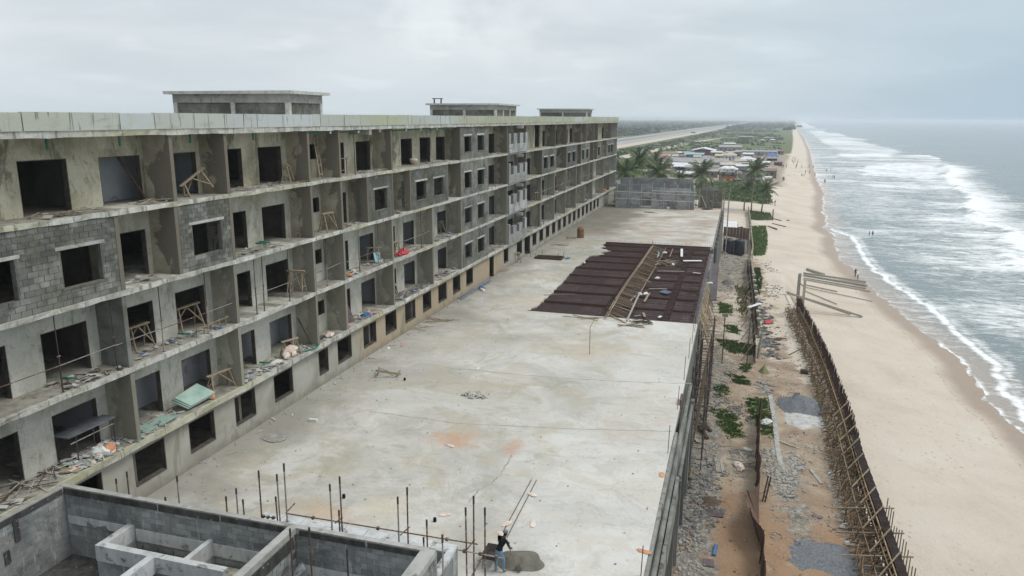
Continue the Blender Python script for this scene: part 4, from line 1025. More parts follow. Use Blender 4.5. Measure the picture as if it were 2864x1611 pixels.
# rusty scaffold and cage standing below the terrace edge
sc = thing('edge_scaffold', 'dense dark scaffold tubes and bars below the terrace corner', 'scaffold', (-1.4, 60, -7.2))
for i in range(11):
    y = 51.5+i*1.9
    for x in (TE+.35, TE+1.35): MB().tube((x, y, -7.6), (x+rnd.uniform(-.08, .08), y, -.4+rnd.uniform(-.5, .6)), .035, 6).build('standard', MT['pipe_dark'], sc)
for z in (-1.0, -2.4, -3.8, -5.2, -6.4):
    for x in (TE+.35, TE+1.35): MB().tube((x, 51, z), (x, 71.5, z), .03, 6).build('ledger', MT['pipe_dark'], sc)
    for i in range(11): y = 51.5+i*1.9; MB().tube((TE+.2, y, z+.05), (TE+1.6, y, z+.05), .028, 5).build('transom', MT['pipe_rust'], sc)
for i in range(8): y = 52+i*2.3; MB().bar((TE+.5, y, -6.8), (TE+1.3, y+1.8, -1.2), .06).build('brace', MT['timber'], sc)
# ------------------------------------------------------------ annex of raw blocks in the near corner
anx = thing('block_annex', 'roofless annex of lime streaked grey blocks with dark topped walls', 'building', (-17, 18, 0))
AB = [250]
def annex_wall_x(y0, y1, xa, xb, zt, single, nm='wall', cap='conc', z0=-.0):   # runs along x, faces -y (towards the camera)
    w_ = MB().box(xa, y0+.02, z0, xb, y1, zt-.22).build(nm, MT['mortar_new'], anx)
    MB().box(xa, y0+.015, zt-.22, xb, y1+.01, zt, .006).build('ring_beam', MT[cap], w_); return w_
W1 = annex_wall_x(21.2, 21.44, -25.1, -9.0, 3.0, True)
courses(None, W1, 21.4, 21.205, -24.9, -9.2, .9, 2.78, [], MT['block_annex'], None, True, axis='x', bl=.46, bh=.235, prefix='block', budget=AB)
courses(None, W1, 21.4, 21.205, -24.9, -9.2, 0, .9, [], MT['block_annex'], None, False, axis='x', bh=.225)
# dark stained band under the wall top
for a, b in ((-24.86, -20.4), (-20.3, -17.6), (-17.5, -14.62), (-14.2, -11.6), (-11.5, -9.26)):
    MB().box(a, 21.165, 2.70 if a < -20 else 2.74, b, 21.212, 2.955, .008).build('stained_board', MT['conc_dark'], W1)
W2 = MB().box(-25.1, 8, 0, -24.88, 21.2, 2.78).build('wall', MT['mortar_new'], anx)
courses(None, W2, -24.93, -24.875, 8, 21.18, .9, 2.78, [], MT['block_annex'], None, True, bh=.235, budget=[60])
courses(None, W2, -24.93, -24.875, 8, 21.18, 0, .9, [], MT['block_annex'], None, False, bh=.225)
MB().box(-25.12, 8, 2.78, -24.87, 21.2, 3.0, .006).build('ring_beam', MT['conc'], W2)
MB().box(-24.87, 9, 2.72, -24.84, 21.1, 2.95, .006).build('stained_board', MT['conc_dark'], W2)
for y in (18.4, 18.9):
    MB().box(-24.87, y, 1.25 if y < 18.6 else 1.9, -24.82, y+.22, 1.75 if y < 18.6 else 2.7).build('timber_block', MT['conc_dark'], W2)
W3 = MB().box(-14.62, 8, 0, -14.38, 21.2, 2.78).build('wall', MT['mortar'], anx)
courses(None, W3, -14.43, -14.375, 8, 21.18, 0, 2.78, [], MT['block_annex'], None, False, bh=.235)
MB().box(-14.66, 8, 2.78, -14.34, 21.21, 3.012, .006).build('ring_beam', MT['conc'], W3)
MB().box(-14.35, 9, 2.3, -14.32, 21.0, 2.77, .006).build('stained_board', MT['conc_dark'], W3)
W4 = MB().box(-9.24, 8, 0, -9.0, 21.2, 2.78).build('wall', MT['mortar'], anx)
courses(None, W4, -9.05, -8.995, 8, 21.4, 0, 2.78, [], MT['block_annex'], None, False, bh=.235)
MB().box(-9.5, 8, 2.78, -8.98, 21.2, 3.01, .008).build('ring_beam', MT['conc'], W4)
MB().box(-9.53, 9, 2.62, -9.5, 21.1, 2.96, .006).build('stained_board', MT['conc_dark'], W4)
# lower inner walls
def low(nm, x0, y0, x1, y1, zt=1.9, lime=True):
    w_ = MB().box(x0, y0, 0, x1, y1, zt-.2).build(nm, MT['block_annex'], anx)
    MB().box(x0-.012, y0-.012, zt-.62, x1+.012, y1+.012, zt, .01).build('lime_band', MT['conc_white'], w_); return w_
low('inner_wall', -21.85, 19.85, -21.55, 21.18)
low('inner_wall', -21.85, 19.6, -16.3, 19.85)
low('inner_wall', -18.15, 19.86, -17.95, 21.18, 1.9)
low('inner_wall', -19.5, 12, -19.2, 19.59, 1.9)
MB().box(-21.5, 21.15, 1.25, -14.7, 21.2, 1.75, .01).build('lime_band', MT['conc_white'], W1)
MB().box(-24.8, 21.16, 1.45, -21.9, 21.2, 1.8, .01).build('lime_band', MT['conc_white'], W1)
MB().box(-14.3, 21.16, .75, -9.3, 21.2, 1.6, .012).build('lime_band', MT['conc_white'], W1)
MB().box(-25.0, 8, -.1, -9, 21.2, .02).build('floor', MT['conc_dark'], anx)
MB().box(-21.5, 19.9, .02, -16, 21.15, .9).build('wet_floor', MT['plast_top'], anx)
MB().bar((-14.43, 20.96, 1.2), (-14.06, 21.15, 1.6), .35, .2).build('loose_beam', MT['conc_white'], anx)
for a in ((1120, 815), (1220, 870), (1318, 890), (1380, 875)):
    pass
for i, x in enumerate((-20.6, -19.9, -19.2, -18.6)): MB().tube((x, 20.5, .9), (x+.02, 20.5, 1.6), .025, 5).build('starter_bar', MT['pipe_dark'], anx)
led = thing('limewashed_upstand', 'low limewashed block upstand behind the annex wall', 'wall', (-13, 23.8, 0))
MB().box(-17.6, 23.45, 0, -9.2, 23.95, 1.5, .0).build('body', MT['block_annex'], led)
for i in range(9):
    a = -17.6+i*.935; MB().box(a+.01, 23.43, 1.5, a+.925, 23.97, 1.62, .012).build('coping', MT['conc_white'], led)
MB().box(-9.65, 15, 0, -9.2, 23.43, 1.5).build('body', MT['block_annex'], led) if False else None
MB().box(-9.42+.0, 21.46, 0, -9.2, 23.42, 1.5).build('return_wall', MT['block_annex'], led)
MB().box(-9.46, 21.46, 1.5, -9.17, 23.42, 1.62, .01).build('coping', MT['conc_white'], led)
# scaffold tubes rising out of the annex
def pole(top, y, zb, r=.028, mat='pipe_rust', ordn='', label=None):
    mb = MB(); k = .62; t = Vector((top[0], y, top[2])); b = Vector((top[0]+rnd.uniform(-.04, .04), y, zb))
    root = thing('scaffold_tube', label, 'scaffold tube', tuple(b), 'upright scaffold tubes at the near end of the terrace')
    MB().tube(b, b.lerp(t, .93), r, 7).build('tube', MT[mat], root); MB().tube(b.lerp(t, .93), t, r*1.25, 7).build('end_cap', MT['pipe_dark'], root)
    return root
PL = [((-23.45, 22.4, 2.97),22.4,'pipe_grey','short grey scaffold tube left of the big ground window'), ((-22.86, 22.4, 3.37),22.4,'pipe_rust','rusty topped tube in front of the near ground window'), ((-20.61, 21.9, 2.86),21.9,'pipe_rust','stub of scaffold tube just over the annex wall'), ((-20.41, 22.4, 3.55),22.4,'pipe_grey','lone tube between the facade and the annex wall top'), ((-18.35, 22.6, 2.89),22.6,'pipe_rust','short tube leftmost of the stepped row of three'),
      ((-17.85, 22.6, 3.31),22.6,'pipe_grey','tallest tube of the stepped row of three'), ((-17.58, 22.6, 2.88),22.6,'pipe_rust','short tube rightmost of the stepped row of three'), ((-16.84, 22.7, 4.16),22.7,'pipe_rust','tall red rusted tube behind the middle of the annex wall'), ((-16.3, 22.9, 3.05),22.9,'pipe_rust','short rusty tube leaning on a taller pair'), ((-16.04, 22.7, 4.13),22.7,'pipe_grey','grey tube between two tall rusty tubes'), ((-15.7, 22.7, 4.62),22.7,'pipe_grey','tallest tube at the left end of the limewashed upstand'),
      ((-13.84, 22.8, 4.0),22.8,'pipe_grey','grey tube in front of the sandy stain'), ((-13.53, 23.0, 4.26),23.0,'pipe_rust','tall tube with a red rusty head by the sandy stain'), ((-13.39, 22.6, 3.11),22.6,'pipe_rust','short tube beside the sandy stain'), ((-11.02, 22.7, 3.98),22.7,'pipe_grey','grey tube left of a cross coupled pair'), ((-10.73, 22.9, 4.3),22.9,'pipe_rust','tall tube of the cross coupled pair'), ((-9.86, 22.3, 2.79),22.3,'pipe_rust','low stub near the right of the annex wall'), ((-9.77, 22.4, 3.44),22.4,'pipe_rust','leaning rusty tube near the end of the annex wall'),
      ((-8.44, 20.6, 4.12),20.6,'pipe_grey','grey tube standing at the annex corner'), ((-8.29, 22.4, 4.16),22.4,'pipe_rust','left one of three tall tubes beside the worker'), ((-8.17, 22.9, 4.36),22.9,'pipe_rust','tallest of three tubes beside the worker'), ((-7.58, 22.4, 4.27),22.4,'pipe_rust','tube nearest the worker of three'), ((-12.95, 19.9, 3.99),19.9,'pipe_rust','rusty tube inside the right annex room'), ((-11.39, 19.6, 3.66),19.6,'pipe_dark','dark bent bar inside the right annex room'), ((-13.9, 20.2, 3.61),20.2,'pipe_rust','tube beside the annex dividing wall')]
for tp, yy, mt_, lb in PL: pole(tp, yy, 0.0, .03, mt_, label=lb)
# ledgers and cross couplers
for p, q, y, lb in (((-15.95, 23.0, 2.34), (-8.04, 22.95, 2.46), 22.95, 'long thin ledger tube running over the upstand'), ((-8.59, 22.35, 2.5), (-6.9, 22.35, 2.48), 22.35, 'pale ledger tube behind the worker'), ((-16.92, 22.75, 2.19), (-16.26, 22.75, 2.23), 22.75, 'short ledger by the tall red tube')):
    r_ = thing('ledger_tube', lb, 'scaffold tube', p); MB().tube(p, q, .024, 6).build('tube', MT['pipe_rust' if 'pale' not in lb else 'pipe_grey'], r_)
    for t in (.15, .5, .85):
        c = Vector(p).lerp(Vector(q), t); MB().box(c.x-.05, c.y-.05, c.z-.05, c.x+.05, c.y+.05, c.z+.05, .01).build('coupler', MT['pipe_rust'], r_)
for i, (p, q) in enumerate((((-15.85, 22.85, 2.47), (-15.94, 23.6, 2.45)), ((-13.57, 22.6, 2.56), (-13.73, 23.4, 2.31)), ((-10.9, 22.6, 2.53), (-10.9, 23.4, 2.41)), ((-8.19, 22.3, 2.64), (-8.21, 23.1, 2.53)), ((-7.9, 21.9, 1.88), (-7.64, 22.4, 2.39)))):
    one('cross_tube', MB().tube(p, q, .028, 6), MT['pipe_rust'], ('short rusty cross tube coupled at the left end of the upstand', 'short rusty cross tube coupled by the sandy stain', 'short rusty cross tube coupled right of the middle', 'short rusty cross tube coupled among the three tall tubes', 'red rusted brace slanting down beside the worker')[i], 'scaffold tube', 'short cross tubes')
# ------------------------------------------------------------ timber trestles, ladders and loose things on terrace and balconies
def trestle_parts(root, Lx=1.5, h=1.05, sp=.55, mat='timber', w=.055, brace=True):
    MB().box(-Lx/2, -.07, h-.04, Lx/2, .07, h+.02, .008).build('top_board', MT[mat], root)
    for sx in (-1, 1):
        for sy in (-1, 1): MB().bar((sx*Lx*.36, sy*.04, h-.04), (sx*Lx*.44, sy*sp/2, 0), w).build('leg', MT[mat], root)
        MB().bar((sx*Lx*.41, -sp*.32, h*.38), (sx*Lx*.41, sp*.32, h*.38), w*.8).build('crossbar', MT[mat], root)
    if brace:
        MB().bar((-Lx*.42, sp*.4, h*.2), (Lx*.02, .06, h-.08), w*.8).build('brace', MT[mat], root)
        MB().bar((Lx*.42, -sp*.4, h*.2), (-.02*Lx, -.06, h-.08), w*.8).build('brace', MT[mat], root)
tr0 = thing('trestle', 'x', 'trestle', (0, 0, 0), None, True); trestle_parts(tr0)
TU = [0]
def trestle(p, rz, label, sc=1.0, rot=None, group='timber trestles on the building site'):
    o = place(tr0, TU[0], p, rz, label, group, sc, rot); TU[0] += 1; return o
H = math.pi/2
def fl(x, y, n): return (x, y, ZF[n]+.01)
trestle(fl(-26.0, 32.0, 4), H, 'broken timber trestle by the narrow top floor doorway', (1.3, .9, 1.0), (0, R(-24), H))
trestle(fl(-25.95, 39.9, 4), H+.4, 'grey trestle leaning in front of a top floor doorway', (1.1, 1, 1.0), (0, R(10), H+.4))
trestle(fl(-25.75, 43.9, 3), H-.1, 'stool shaped trestle on the third storey between fin walls', (.85, 1.3, 1.15))
trestle(fl(-25.75, 39.8, 2), .2, 'tall trestle on the second floor beside a doorway', (.75, 1.4, 1.5))
trestle(fl(-26.9, 31.4, 2), H, 'trestle table half inside a second floor doorway', (1.25, 1.2, 1.2))
trestle(fl(-26.8, 27.9, 2), H, 'trestle just inside the left second floor doorway', (.9, 1.2, 1.1))
trestle(fl(-25.95, 32.3, 1), H-.15, 'long trestle by the green boards on the first floor', (1.15, 1.1, .95))
trestle(fl(-25.75, 38.7, 1), H-.3, 'trestle heaped with pinkish sacks on the first floor', (.85, 1.2, .95))
trestle(fl(-25.85, 54.2, 2), H, 'trestle with a red plastic bag on the second floor', (.8, 1.1, 1.1))
trestle(fl(-25.85, 53.6, 1), H, 'slender trestle on the first floor beside a narrow doorway', (.8, 1.1, 1.2))
trestle(fl(-26.2, 51.2, 2), .4, 'trestle under the middle second floor doorway', (.8, 1, 1.1))
trestle(fl(-26.9, 66.6, 2), H, 'trestle inside a second floor doorway beside the block panel', (.8, 1, 1.1))
trestle(fl(-25.95, 98.0, 2), H, 'tangled trestle far along the second floor', (1.1, 1.2, 1.1), (R(12), 0, H))
trestle(fl(-25.95, 114.2, 2), H, 'pair of weathered trestles far along the second floor', (1.3, 1.2, 1.3))
trestle((-22.4, 45.36, .02), .35, 'toppled trestle lying alone on the terrace', (1.15, 1, 1.0), (R(70), R(10), .35))
trestle((-25.39, 87.08, .01), .9, 'orange brown trestle against the ground storey wall', (.9, 1.2, 1.2))
trestle((-23.24, 108.52, .02), .6, 'small overturned trestle beside the brown tank', (1.0, 1, .8), (R(75), 0, .6))
def ladder(p, q, wv, n, label, mat='timber', group=None):
    p = Vector(p); q = Vector(q); wv = Vector(wv); r_ = thing('ladder', label, 'ladder', tuple(p))
    for s in (-.5, .5): MB().bar(p+wv*s, q+wv*s*.85, .055).build('rail', MT[mat], r_)
    for i in range(n):
        t = (i+.6)/n; c = p.lerp(q, t); MB().bar(c-wv*.58, c+wv*.55, .05).build('rung', MT[mat], r_)
ladder(fl(-25.5, 43.0, 4), (-26.35, 43.8, ZF[4]+2.75), (-.15, .62, 0), 5, 'rough timber ladder leaning on a top floor fin wall')
ladder((-25.55, 30.0, ZF[2]+.05), (-25.6, 32.9, ZF[2]+.12), (.12, 0, .75), 5, 'short ladder laid on its side along the second floor edge')
ladder((-2.51, 65.74, -7.22), (-1.73, 61.93, -6.6), (.5, .2, 0), 5, 'pale small ladder lying below the podium wall', 'timber_grey')
# heaps of scrap on the balconies
def scrap(x0, x1, y0, y1, z, n, mats, label, bars=.55, size=.5, cat='debris', name='scrap_heap', group='heaps of scrap on the balconies'):
    m = MB()
    for i in range(n):
        x = rnd.uniform(x0, x1); y = min(max(rnd.gauss((y0+y1)/2, (y1-y0)/3.2), y0), y1); a = rnd.uniform(0, 6.3); l = rnd.uniform(.15, size); zz = z+rnd.uniform(.01, .14)
        m.cur = rnd.randrange(len(mats)); d = Vector((math.cos(a)*l, math.sin(a)*l, rnd.uniform(-.04, .08)))
        if rnd.random() < bars: m.bar(Vector((x, y, zz))-d*.8, Vector((x, y, zz))+d*.8, rnd.uniform(.025, .06), .02)
        else: m.bar(Vector((x, y, zz))-d*.4, Vector((x, y, zz))+d*.4, rnd.uniform(.12, .3), .02, rnd.uniform(-.4, .4))
    return one(name, m, [MT[k] for k in mats], label, cat, group, kind='stuff')
W_, T_, G_, O_, S_ = 'scrap_white', 'timber', 'pipe_steel_grey', 'orange_sack', 'sack'
scrap(-26.3, -25.3, 22.4, 25.2, ZF[4], 34, [T_, 'timber_grey'], 'broken timber planks before the widest top floor opening', .9, .9)
scrap(-26.4, -25.4, 27.4, 29.1, ZF[4], 22, [T_, 'timber_grey'], 'planks and a batten under the second top floor opening', .9, .8)
scrap(-26.3, -25.3, 33.6, 40.6, ZF[4], 60, ['timber_grey', 'rubble', T_], 'dry scraps along a long top floor balcony', .7, .45)
scrap(-26.3, -25.4, 49, 52.4, ZF[4], 40, ['rubble', W_], 'grey crumbs on the top floor by a wide doorway', .2, .2)
scrap(-26.3, -25.4, 61.2, 66.5, ZF[4], 36, ['rubble', 'board_green', 'timber_grey'], 'small offcuts below three top floor doorways', .5, .3)
scrap(-26.4, -25.35, 76.0, 82.4, ZF[4], 34, ['timber_grey', 'rubble'], 'loose battens in the top floor recess beside the block panel', .8, .7)
scrap(-26.4, -25.35, 107, 124, ZF[4], 70, [W_, 'rubble', 'cloth_red'], 'reddish and pale scraps far along the top floor', .4, .5)
scrap(-26.4, -25.35, 76.0, 82.4, ZF[3], 34, ['timber_grey', 'rubble'], 'loose battens in the third floor recess beside the block panel', .8, .7)
scrap(-26.4, -25.4, 53, 55.8, ZF[3], 40, ['timber_grey', 'rubble', 'timber_dark'], 'planks heaped between two third floor block panels', .8, .6)
scrap(-26.4, -25.4, 45.2, 48.3, ZF[3], 30, ['rubble', W_, T_], 'scraps at the foot of a narrow third floor doorway', .6, .4)
scrap(-26.3, -25.4, 26.2, 28.4, ZF[3], 22, ['rubble', W_], 'pale board and crumbs by the end of the big block panel', .4, .35)
scrap(-26.3, -25.4, 33.7, 37.5, ZF[3], 26, ['rubble', W_, 'rubble', 'green_pvc'], 'crumbs and green pipe ends on the third floor', .3, .25)
scrap(-26.5, -25.35, 22.6, 25.3, ZF[2], 50, ['rubble', W_, 'timber_dark'], 'earth and scraps before a wide second floor opening', .4, .4)
scrap(-26.4, -25.4, 26, 32, ZF[2], 50, ['rubble', W_, 'blue_plastic'], 'dusty litter along the second floor edge', .4, .25)
scrap(-26.3, -25.35, 45.3, 48.5, ZF[2], 60, [W_, 'board_blue', S_, W_, 'rubble'], 'pale blue and white litter on the second floor', .4, .4)
scrap(-26.3, -25.35, 49.8, 52.2, ZF[2], 34, ['rubble', W_], 'grey litter under the pale blue board', .5, .35)
scrap(-26.3, -25.35, 55, 60, ZF[2], 60, [W_, 'rubble', S_, T_], 'white scraps right of the red plastic bag', .5, .4)
scrap(-26.4, -25.35, 61, 67.3, ZF[2], 60, ['timber_dark', W_, G_], 'dark pipes and white scraps on the second floor', .7, .8)
scrap(-26.4, -25.35, 76, 82.4, ZF[2], 60, [W_, G_, 'timber_grey'], 'white battens in the second floor recess', .7, .7)
scrap(-26.4, -25.35, 97, 124, ZF[2], 110, [W_, 'rubble', T_], 'thin litter far along the second floor', .5, .5)
scrap(-26.6, -25.3, 22.3, 25.4, ZF[1], 170, [W_, W_, G_, 'board_green', S_], 'white board scraps and grey conduits at the first floor edge', .5, .55)
scrap(-26.3, -25.35, 25.9, 28.9, ZF[1], 44, ['board_green', W_, G_], 'long conduits and broken boards on the first floor', .7, .7)
scrap(-26.3, -25.3, 33.6, 37.4, ZF[1], 150, [W_, 'board_green', G_, S_], 'shattered pale green board pieces on the first floor', .4, .4)
scrap(-26.3, -25.3, 38.0, 41.0, ZF[1], 110, [W_, G_, 'rubble'], 'white scraps beside the green hose', .5, .4)
scrap(-26.3, -25.3, 47.6, 50, ZF[1], 60, [W_, S_, 'blue_plastic', S_, W_], 'coloured sacks and scraps by the leaning dark door', .3, .4)
scrap(-26.5, -25.3, 54, 60, ZF[1], 140, [W_, G_, 'rubble', 'timber_grey'], 'grey and white scrap right of the slender trestle', .6, .5)
scrap(-26.5, -25.3, 61, 67.5, ZF[1], 80, [W_, 'rubble', G_, 'timber_dark'], 'broken stool and white scrap before a steel door opening', .6, .45)
scrap(-26.5, -25.3, 76, 82.5, ZF[1], 130, [W_, 'timber_grey', T_], 'heap of pale battens in the first floor recess', .8, .8)
scrap(-26.5, -25.3, 91, 106, ZF[1], 150, [W_, 'timber_grey', 'rubble'], 'pale scrap past the fresh block piers', .6, .6)
scrap(-26.5, -25.3, 112, 124, ZF[1], 130, [W_, W_, S_], 'white and pink scrap heap far along the first floor', .4, .6)
scrap(-26.5, -25.3, 128, 150, ZF[1], 110, [W_, O_, 'blue_plastic', 'rubble'], 'blue and white litter near the far end of the first floor', .4, .5)
scrap(-27.2, -25.2, 13.5, 22.2, ZF[1], 150, ['timber', 'timber_dark', W_, 'timber_grey'], 'tangle of broken timbers and white scrap behind the annex wall', .9, 1.1)
# bigger single things on the balconies
def board(pts, th, mat, label, name='board', cat='board', group=None):
    P = [Vector(p) for p in pts]; nrm = (P[1]-P[0]).cross(P[2]-P[0]).normalized()*th; m = MB(); n = len(P)
    m.v += [tuple(p) for p in P]+[tuple(p+nrm) for p in P]
    m.f += [tuple(reversed(range(n))), tuple(range(n, 2*n))]; m.mi += [0, 0]
    for i in range(n): j = (i+1) % n; m.f.append((i, j, n+j, n+i)); m.mi.append(0)
    return one(name, m, MT[mat], label, cat, group)
z = ZF[1]
for i in range(3):
    board([(-26.35+.05*i, 28.95+.1*i, z+.55+.05*i), (-25.5, 29.2+.1*i, z+.12+.05*i), (-25.42, 31.1+.05*i, z+.2+.05*i), (-26.3, 30.9, z+.7+.05*i)], .03, 'board_green', ('lowest', 'middle', 'topmost')[i]+' pale green plasterboard in the leaning stack', 'plasterboard', 'board', 'stack of pale green boards')
board([(-26.3, 26.2, z+.06), (-25.45, 26.4, z+.05), (-25.4, 28.4, z+.08), (-26.2, 28.2, z+.1)], .03, 'board_green', 'single pale green board lying flat near the fin wall', 'plasterboard')
board([(-26.66, 46.35, z+2.0), (-26.64, 47.0, z+2.0), (-25.85, 47.2, z+.02), (-25.9, 46.3, z+.02)], .05, 'purple_ply', 'dark red brown door leaning by a first floor doorway', 'door_leaf', 'door')
board([(-25.95, 50.9, ZF[2]+.02), (-25.75, 51.55, ZF[2]+.02), (-25.98, 51.6, ZF[2]+.8), (-26.15, 50.95, ZF[2]+.8)], .03, 'board_blue', 'pale blue board standing on the second floor', 'board')
sack(fl(-25.55, 55.0, 2), 'bright red plastic bag on the second floor edge', 'red_plastic', .42, .6, None, 'plastic_bag', 'bag')
sack(fl(-25.7, 54.3, 2), 'red plastic bag tucked under a second floor trestle', 'red_plastic', .3, .4, None, 'plastic_bag', 'bag')
for i, p in enumerate(((-25.75, 38.2), (-25.7, 38.8), (-25.9, 39.2), (-25.65, 38.5))):
    sack((p[0], p[1], ZF[1]+.02+(.25 if i == 3 else 0)), ('leftmost', 'front', 'rear', 'topmost')[i]+' pinkish sack under the first floor trestle', 'sack', .42, .5, 'pinkish sacks under a trestle')
sack(fl(-25.7, 23.9, 1), 'white sack by the orange one on the first floor', 'white_plastic', .34, .6); sack(fl(-25.6, 24.3, 1), 'orange bag among white scraps on the first floor', 'orange_sack', .28, .7)
sack(fl(-25.7, 31.0, 1), 'orange bag between green boards and trestle', 'orange_sack', .3, .6)
sack(fl(-25.6, 37.0, 1), 'crumpled pink sack left of the heaped trestle', 'sack', .4, .3)
sack(fl(-25.55, 48.4, 1), 'blue plastic bag before the steel shutter opening', 'blue_plastic', .33, .5, None, 'plastic_bag', 'bag')
sack(fl(-25.6, 49.2, 1), 'flattened orange sack near the blue bag', 'orange_sack', .4, .2); sack(fl(-25.7, 45.6, 1), 'orange sack at the foot of the fin near the dark door', 'orange_sack', .3, .3)
sack(fl(-25.6, 46.0, 2), 'orange sack on the pale blue litter', 'orange_sack', .35, .3)
sack(fl(-25.6, 43.2, 1), 'cream sack lying beside hollow blocks', 'sack', .45, .3)
sack(fl(-25.7, 131, 1), 'blue sack near the far end of the first floor', 'blue_plastic', .5, .5, None, 'plastic_bag', 'bag'); sack(fl(-25.7, 152, 1), 'orange bag at the far end of the first floor', 'orange_sack', .5, .5, None, 'plastic_bag', 'bag')
hb = thing('hollow_block', 'grey hollow block on the first floor beside a cream sack', 'block', fl(-25.75, 42.0, 1))
p = fl(-25.75, 42.0, 1)
MB().box(p[0]-.1, p[1]-.22, p[2], p[0]+.1, p[1]+.22, p[2]+.2).build('body', MT['block'], hb)
for dy in (-.11, .11): MB().box(p[0]+.085, p[1]+dy-.07, p[2]+.04, p[0]+.104, p[1]+dy+.07, p[2]+.17).build('core_shade', MT['opening_shade'], hb)  # dark plates on a solid body paint the shade inside the cores
hb2 = dup(hb, fl(-25.8, 42.5, 1), .2, 'second grey hollow block right of the first one')
m = MB(); c = Vector(fl(-25.45, 40.0, 1)); m.path([c+Vector((-.5*math.cos(t)*.5, -1.0*math.cos(t), .06+.05*math.sin(t*3))) + Vector((.32*math.sin(t), 0, 0)) for t in [i*.35-.4 for i in range(14)]], .05, 7)
one('hose', m, MT['green_pvc'], 'coiled dark green hose hanging at the first floor edge', 'hose')
for (x, y, n, lb) in ((-25.9, 23.0, 2, 'green pipe end poking out at the second floor'), (-25.9, 29.9, 2, 'green bent pipe beside the ladder on its side'), (-26.1, 37.4, 3, 'green pipe elbow on the third floor'), (-26.0, 36.9, 3, 'short green pipe lying on the third floor'), (-25.9, 36.3, 1, 'green pipe end near the shattered boards'), (-26.1, 46.8, 2, 'green pipe elbow above the blue litter'), (-26.0, 45.3, 4, 'small green pipe by the steel frame')):
    z = ZF[n]; one('pipe_end', MB().path([(x-.4, y, z+.25), (x-.1, y+.05, z+.25), (x+.1, y+.3, z+.2)], .055, 7), MT['green_pvc'], lb, 'pipe')
# white moulded platform in a first floor opening
pf = thing('work_platform', 'scaffold platform of boards on tube legs in a wide first floor opening', 'scaffold', fl(-26.3, 23.8, 1)); z = ZF[1]
MB().box(-26.9, 22.7, z+1.22, -26.0, 25.2, z+1.28, .01).build('deck', MT['pipe_steel_grey'], pf)
for x, y in ((-26.85, 22.9), (-26.05, 23.1), (-26.05, 24.0), (-26.85, 24.9), (-26.05, 25.1)): MB().tube((x, y, z), (x, y, z+1.22), .028, 6).build('leg', MT['pipe_dark'], pf)
MB().tube((-26.05, 22.8, z+.95), (-26.05, 25.15, z+.95), .025, 6).build('rail', MT['pipe_grey'], pf)
fr_ = thing('guard_rail', 'thin dark steel frame standing on the top floor by a narrow doorway', 'guard rail', fl(-26, 46.6, 4)); z = ZF[4]
for y in (45.4, 47.0): MB().tube((-25.9, y, z), (-25.9, y, z+1.15), .025, 6).build('post', MT['pipe_dark'], fr_)
MB().tube((-25.9, 45.2, z+1.15), (-25.9, 47.1, z+1.15), .025, 6).build('rail', MT['pipe_grey'], fr_); MB().tube((-25.9, 45.2, z+.35), (-25.9, 47.0, z+.35), .02, 6).build('rail', MT['pipe_grey'], fr_)
m = MB(); one('bowl', m._lathe(Vector(fl(-26.3, 59.2, 4)), [(.02, .05), (.2, .1), (.34, .3), (.36, .46), (.3, .5), (.2, .45)], 14), MT['sack'], 'pale upturned pan in a top floor doorway', 'pan', smooth=True)
m = MB(); m.path([(-27.2, 28.2, ZF[4]+2.1), (-26.5, 28.9, ZF[4]+.15)], .07, 6); one('beam', m, MT['timber_dark'], 'dark beam slanting across the second top floor opening', 'beam')
m = MB(); m.bar((-26.55, 40.95, ZF[1]+1.75), (-25.5, 40.8, ZF[1]+.02), .05); one('crowbar', m, MT['timber_dark'], 'dark pole leaning against a first floor fin wall', 'pole')
# slender steel props with a handrail along the second floor edge
STO = {1: 'first', 2: 'second', 3: 'third', 4: 'top'}
def prop(y, n, label, lean=0.0, x=-25.42):
    r_ = thing('steel_prop', label, 'steel prop', (x, y, ZF[n]), 'slender steel props on the balcony edges'); z0, z1 = ZF[n], ZC[n]
    MB().tube((x, y, z0), (x, y+lean, z0+1.5), .032, 6).build('outer_tube', MT['pipe_grey' if rnd.random() < .4 else 'pipe_dark'], r_); MB().tube((x, y+lean, z0+1.5), (x, y+lean, z1), .022, 6).build('inner_tube', MT['pipe_dark'], r_)
    MB().box(x-.06, y-.06, z0, x+.06, y+.06, z0+.012).build('base_plate', MT['pipe_dark'], r_); MB().tube((x, y+lean-.08, z0+1.5), (x, y+lean+.08, z0+1.5), .03, 6).build('collar', MT['pipe_rust'], r_)
PR = [22.24, 25.08, 27.89, 31.06, 35.9, 38.48, 42.88, 47.39, 50.39, 54.87, 58.46]
LBL = ['pale prop before the widest second floor opening', 'prop in front of the block fin on the second floor', 'prop left of the sideways ladder', 'prop at the right end of the sideways ladder', 'prop left of the tall second floor trestle', 'prop behind the tall second floor trestle', 'prop in the corridor bay with a small window', 'prop at the edge of the blue litter', 'prop right beside the pale blue board', 'prop behind the red plastic bag', 'prop right of the red plastic bag']
for y, l in zip(PR, LBL): prop(y, 2, l, rnd.uniform(-.05, .05))
for i, y in enumerate((97.6, 100.2, 103, 106.8, 110, 112.6, 116.5, 119, 123.5, 126.5, 130, 134, 138)): prop(y, 2, ('first', 'second', 'third', 'fourth', 'fifth', 'sixth', 'seventh', 'eighth', 'ninth', 'tenth', 'eleventh', 'twelfth', 'last')[i]+' slender prop beyond the fresh block piers on the second floor')
for y, n, l in ((47.3, 4, 'thin prop on the top floor beside the steel frame'), (35.2, 2, 'slim prop by the narrow second floor doorway'), (98.2, 1, 'prop by a dark first floor fin beyond the fresh blocks'), (101, 1, 'prop between dark first floor fins')): prop(y, n, l)
rl = thing('handrail', 'thin tube handrail running along the second floor props', 'handrail', (-25.42, 30, ZF[2]+1.15))
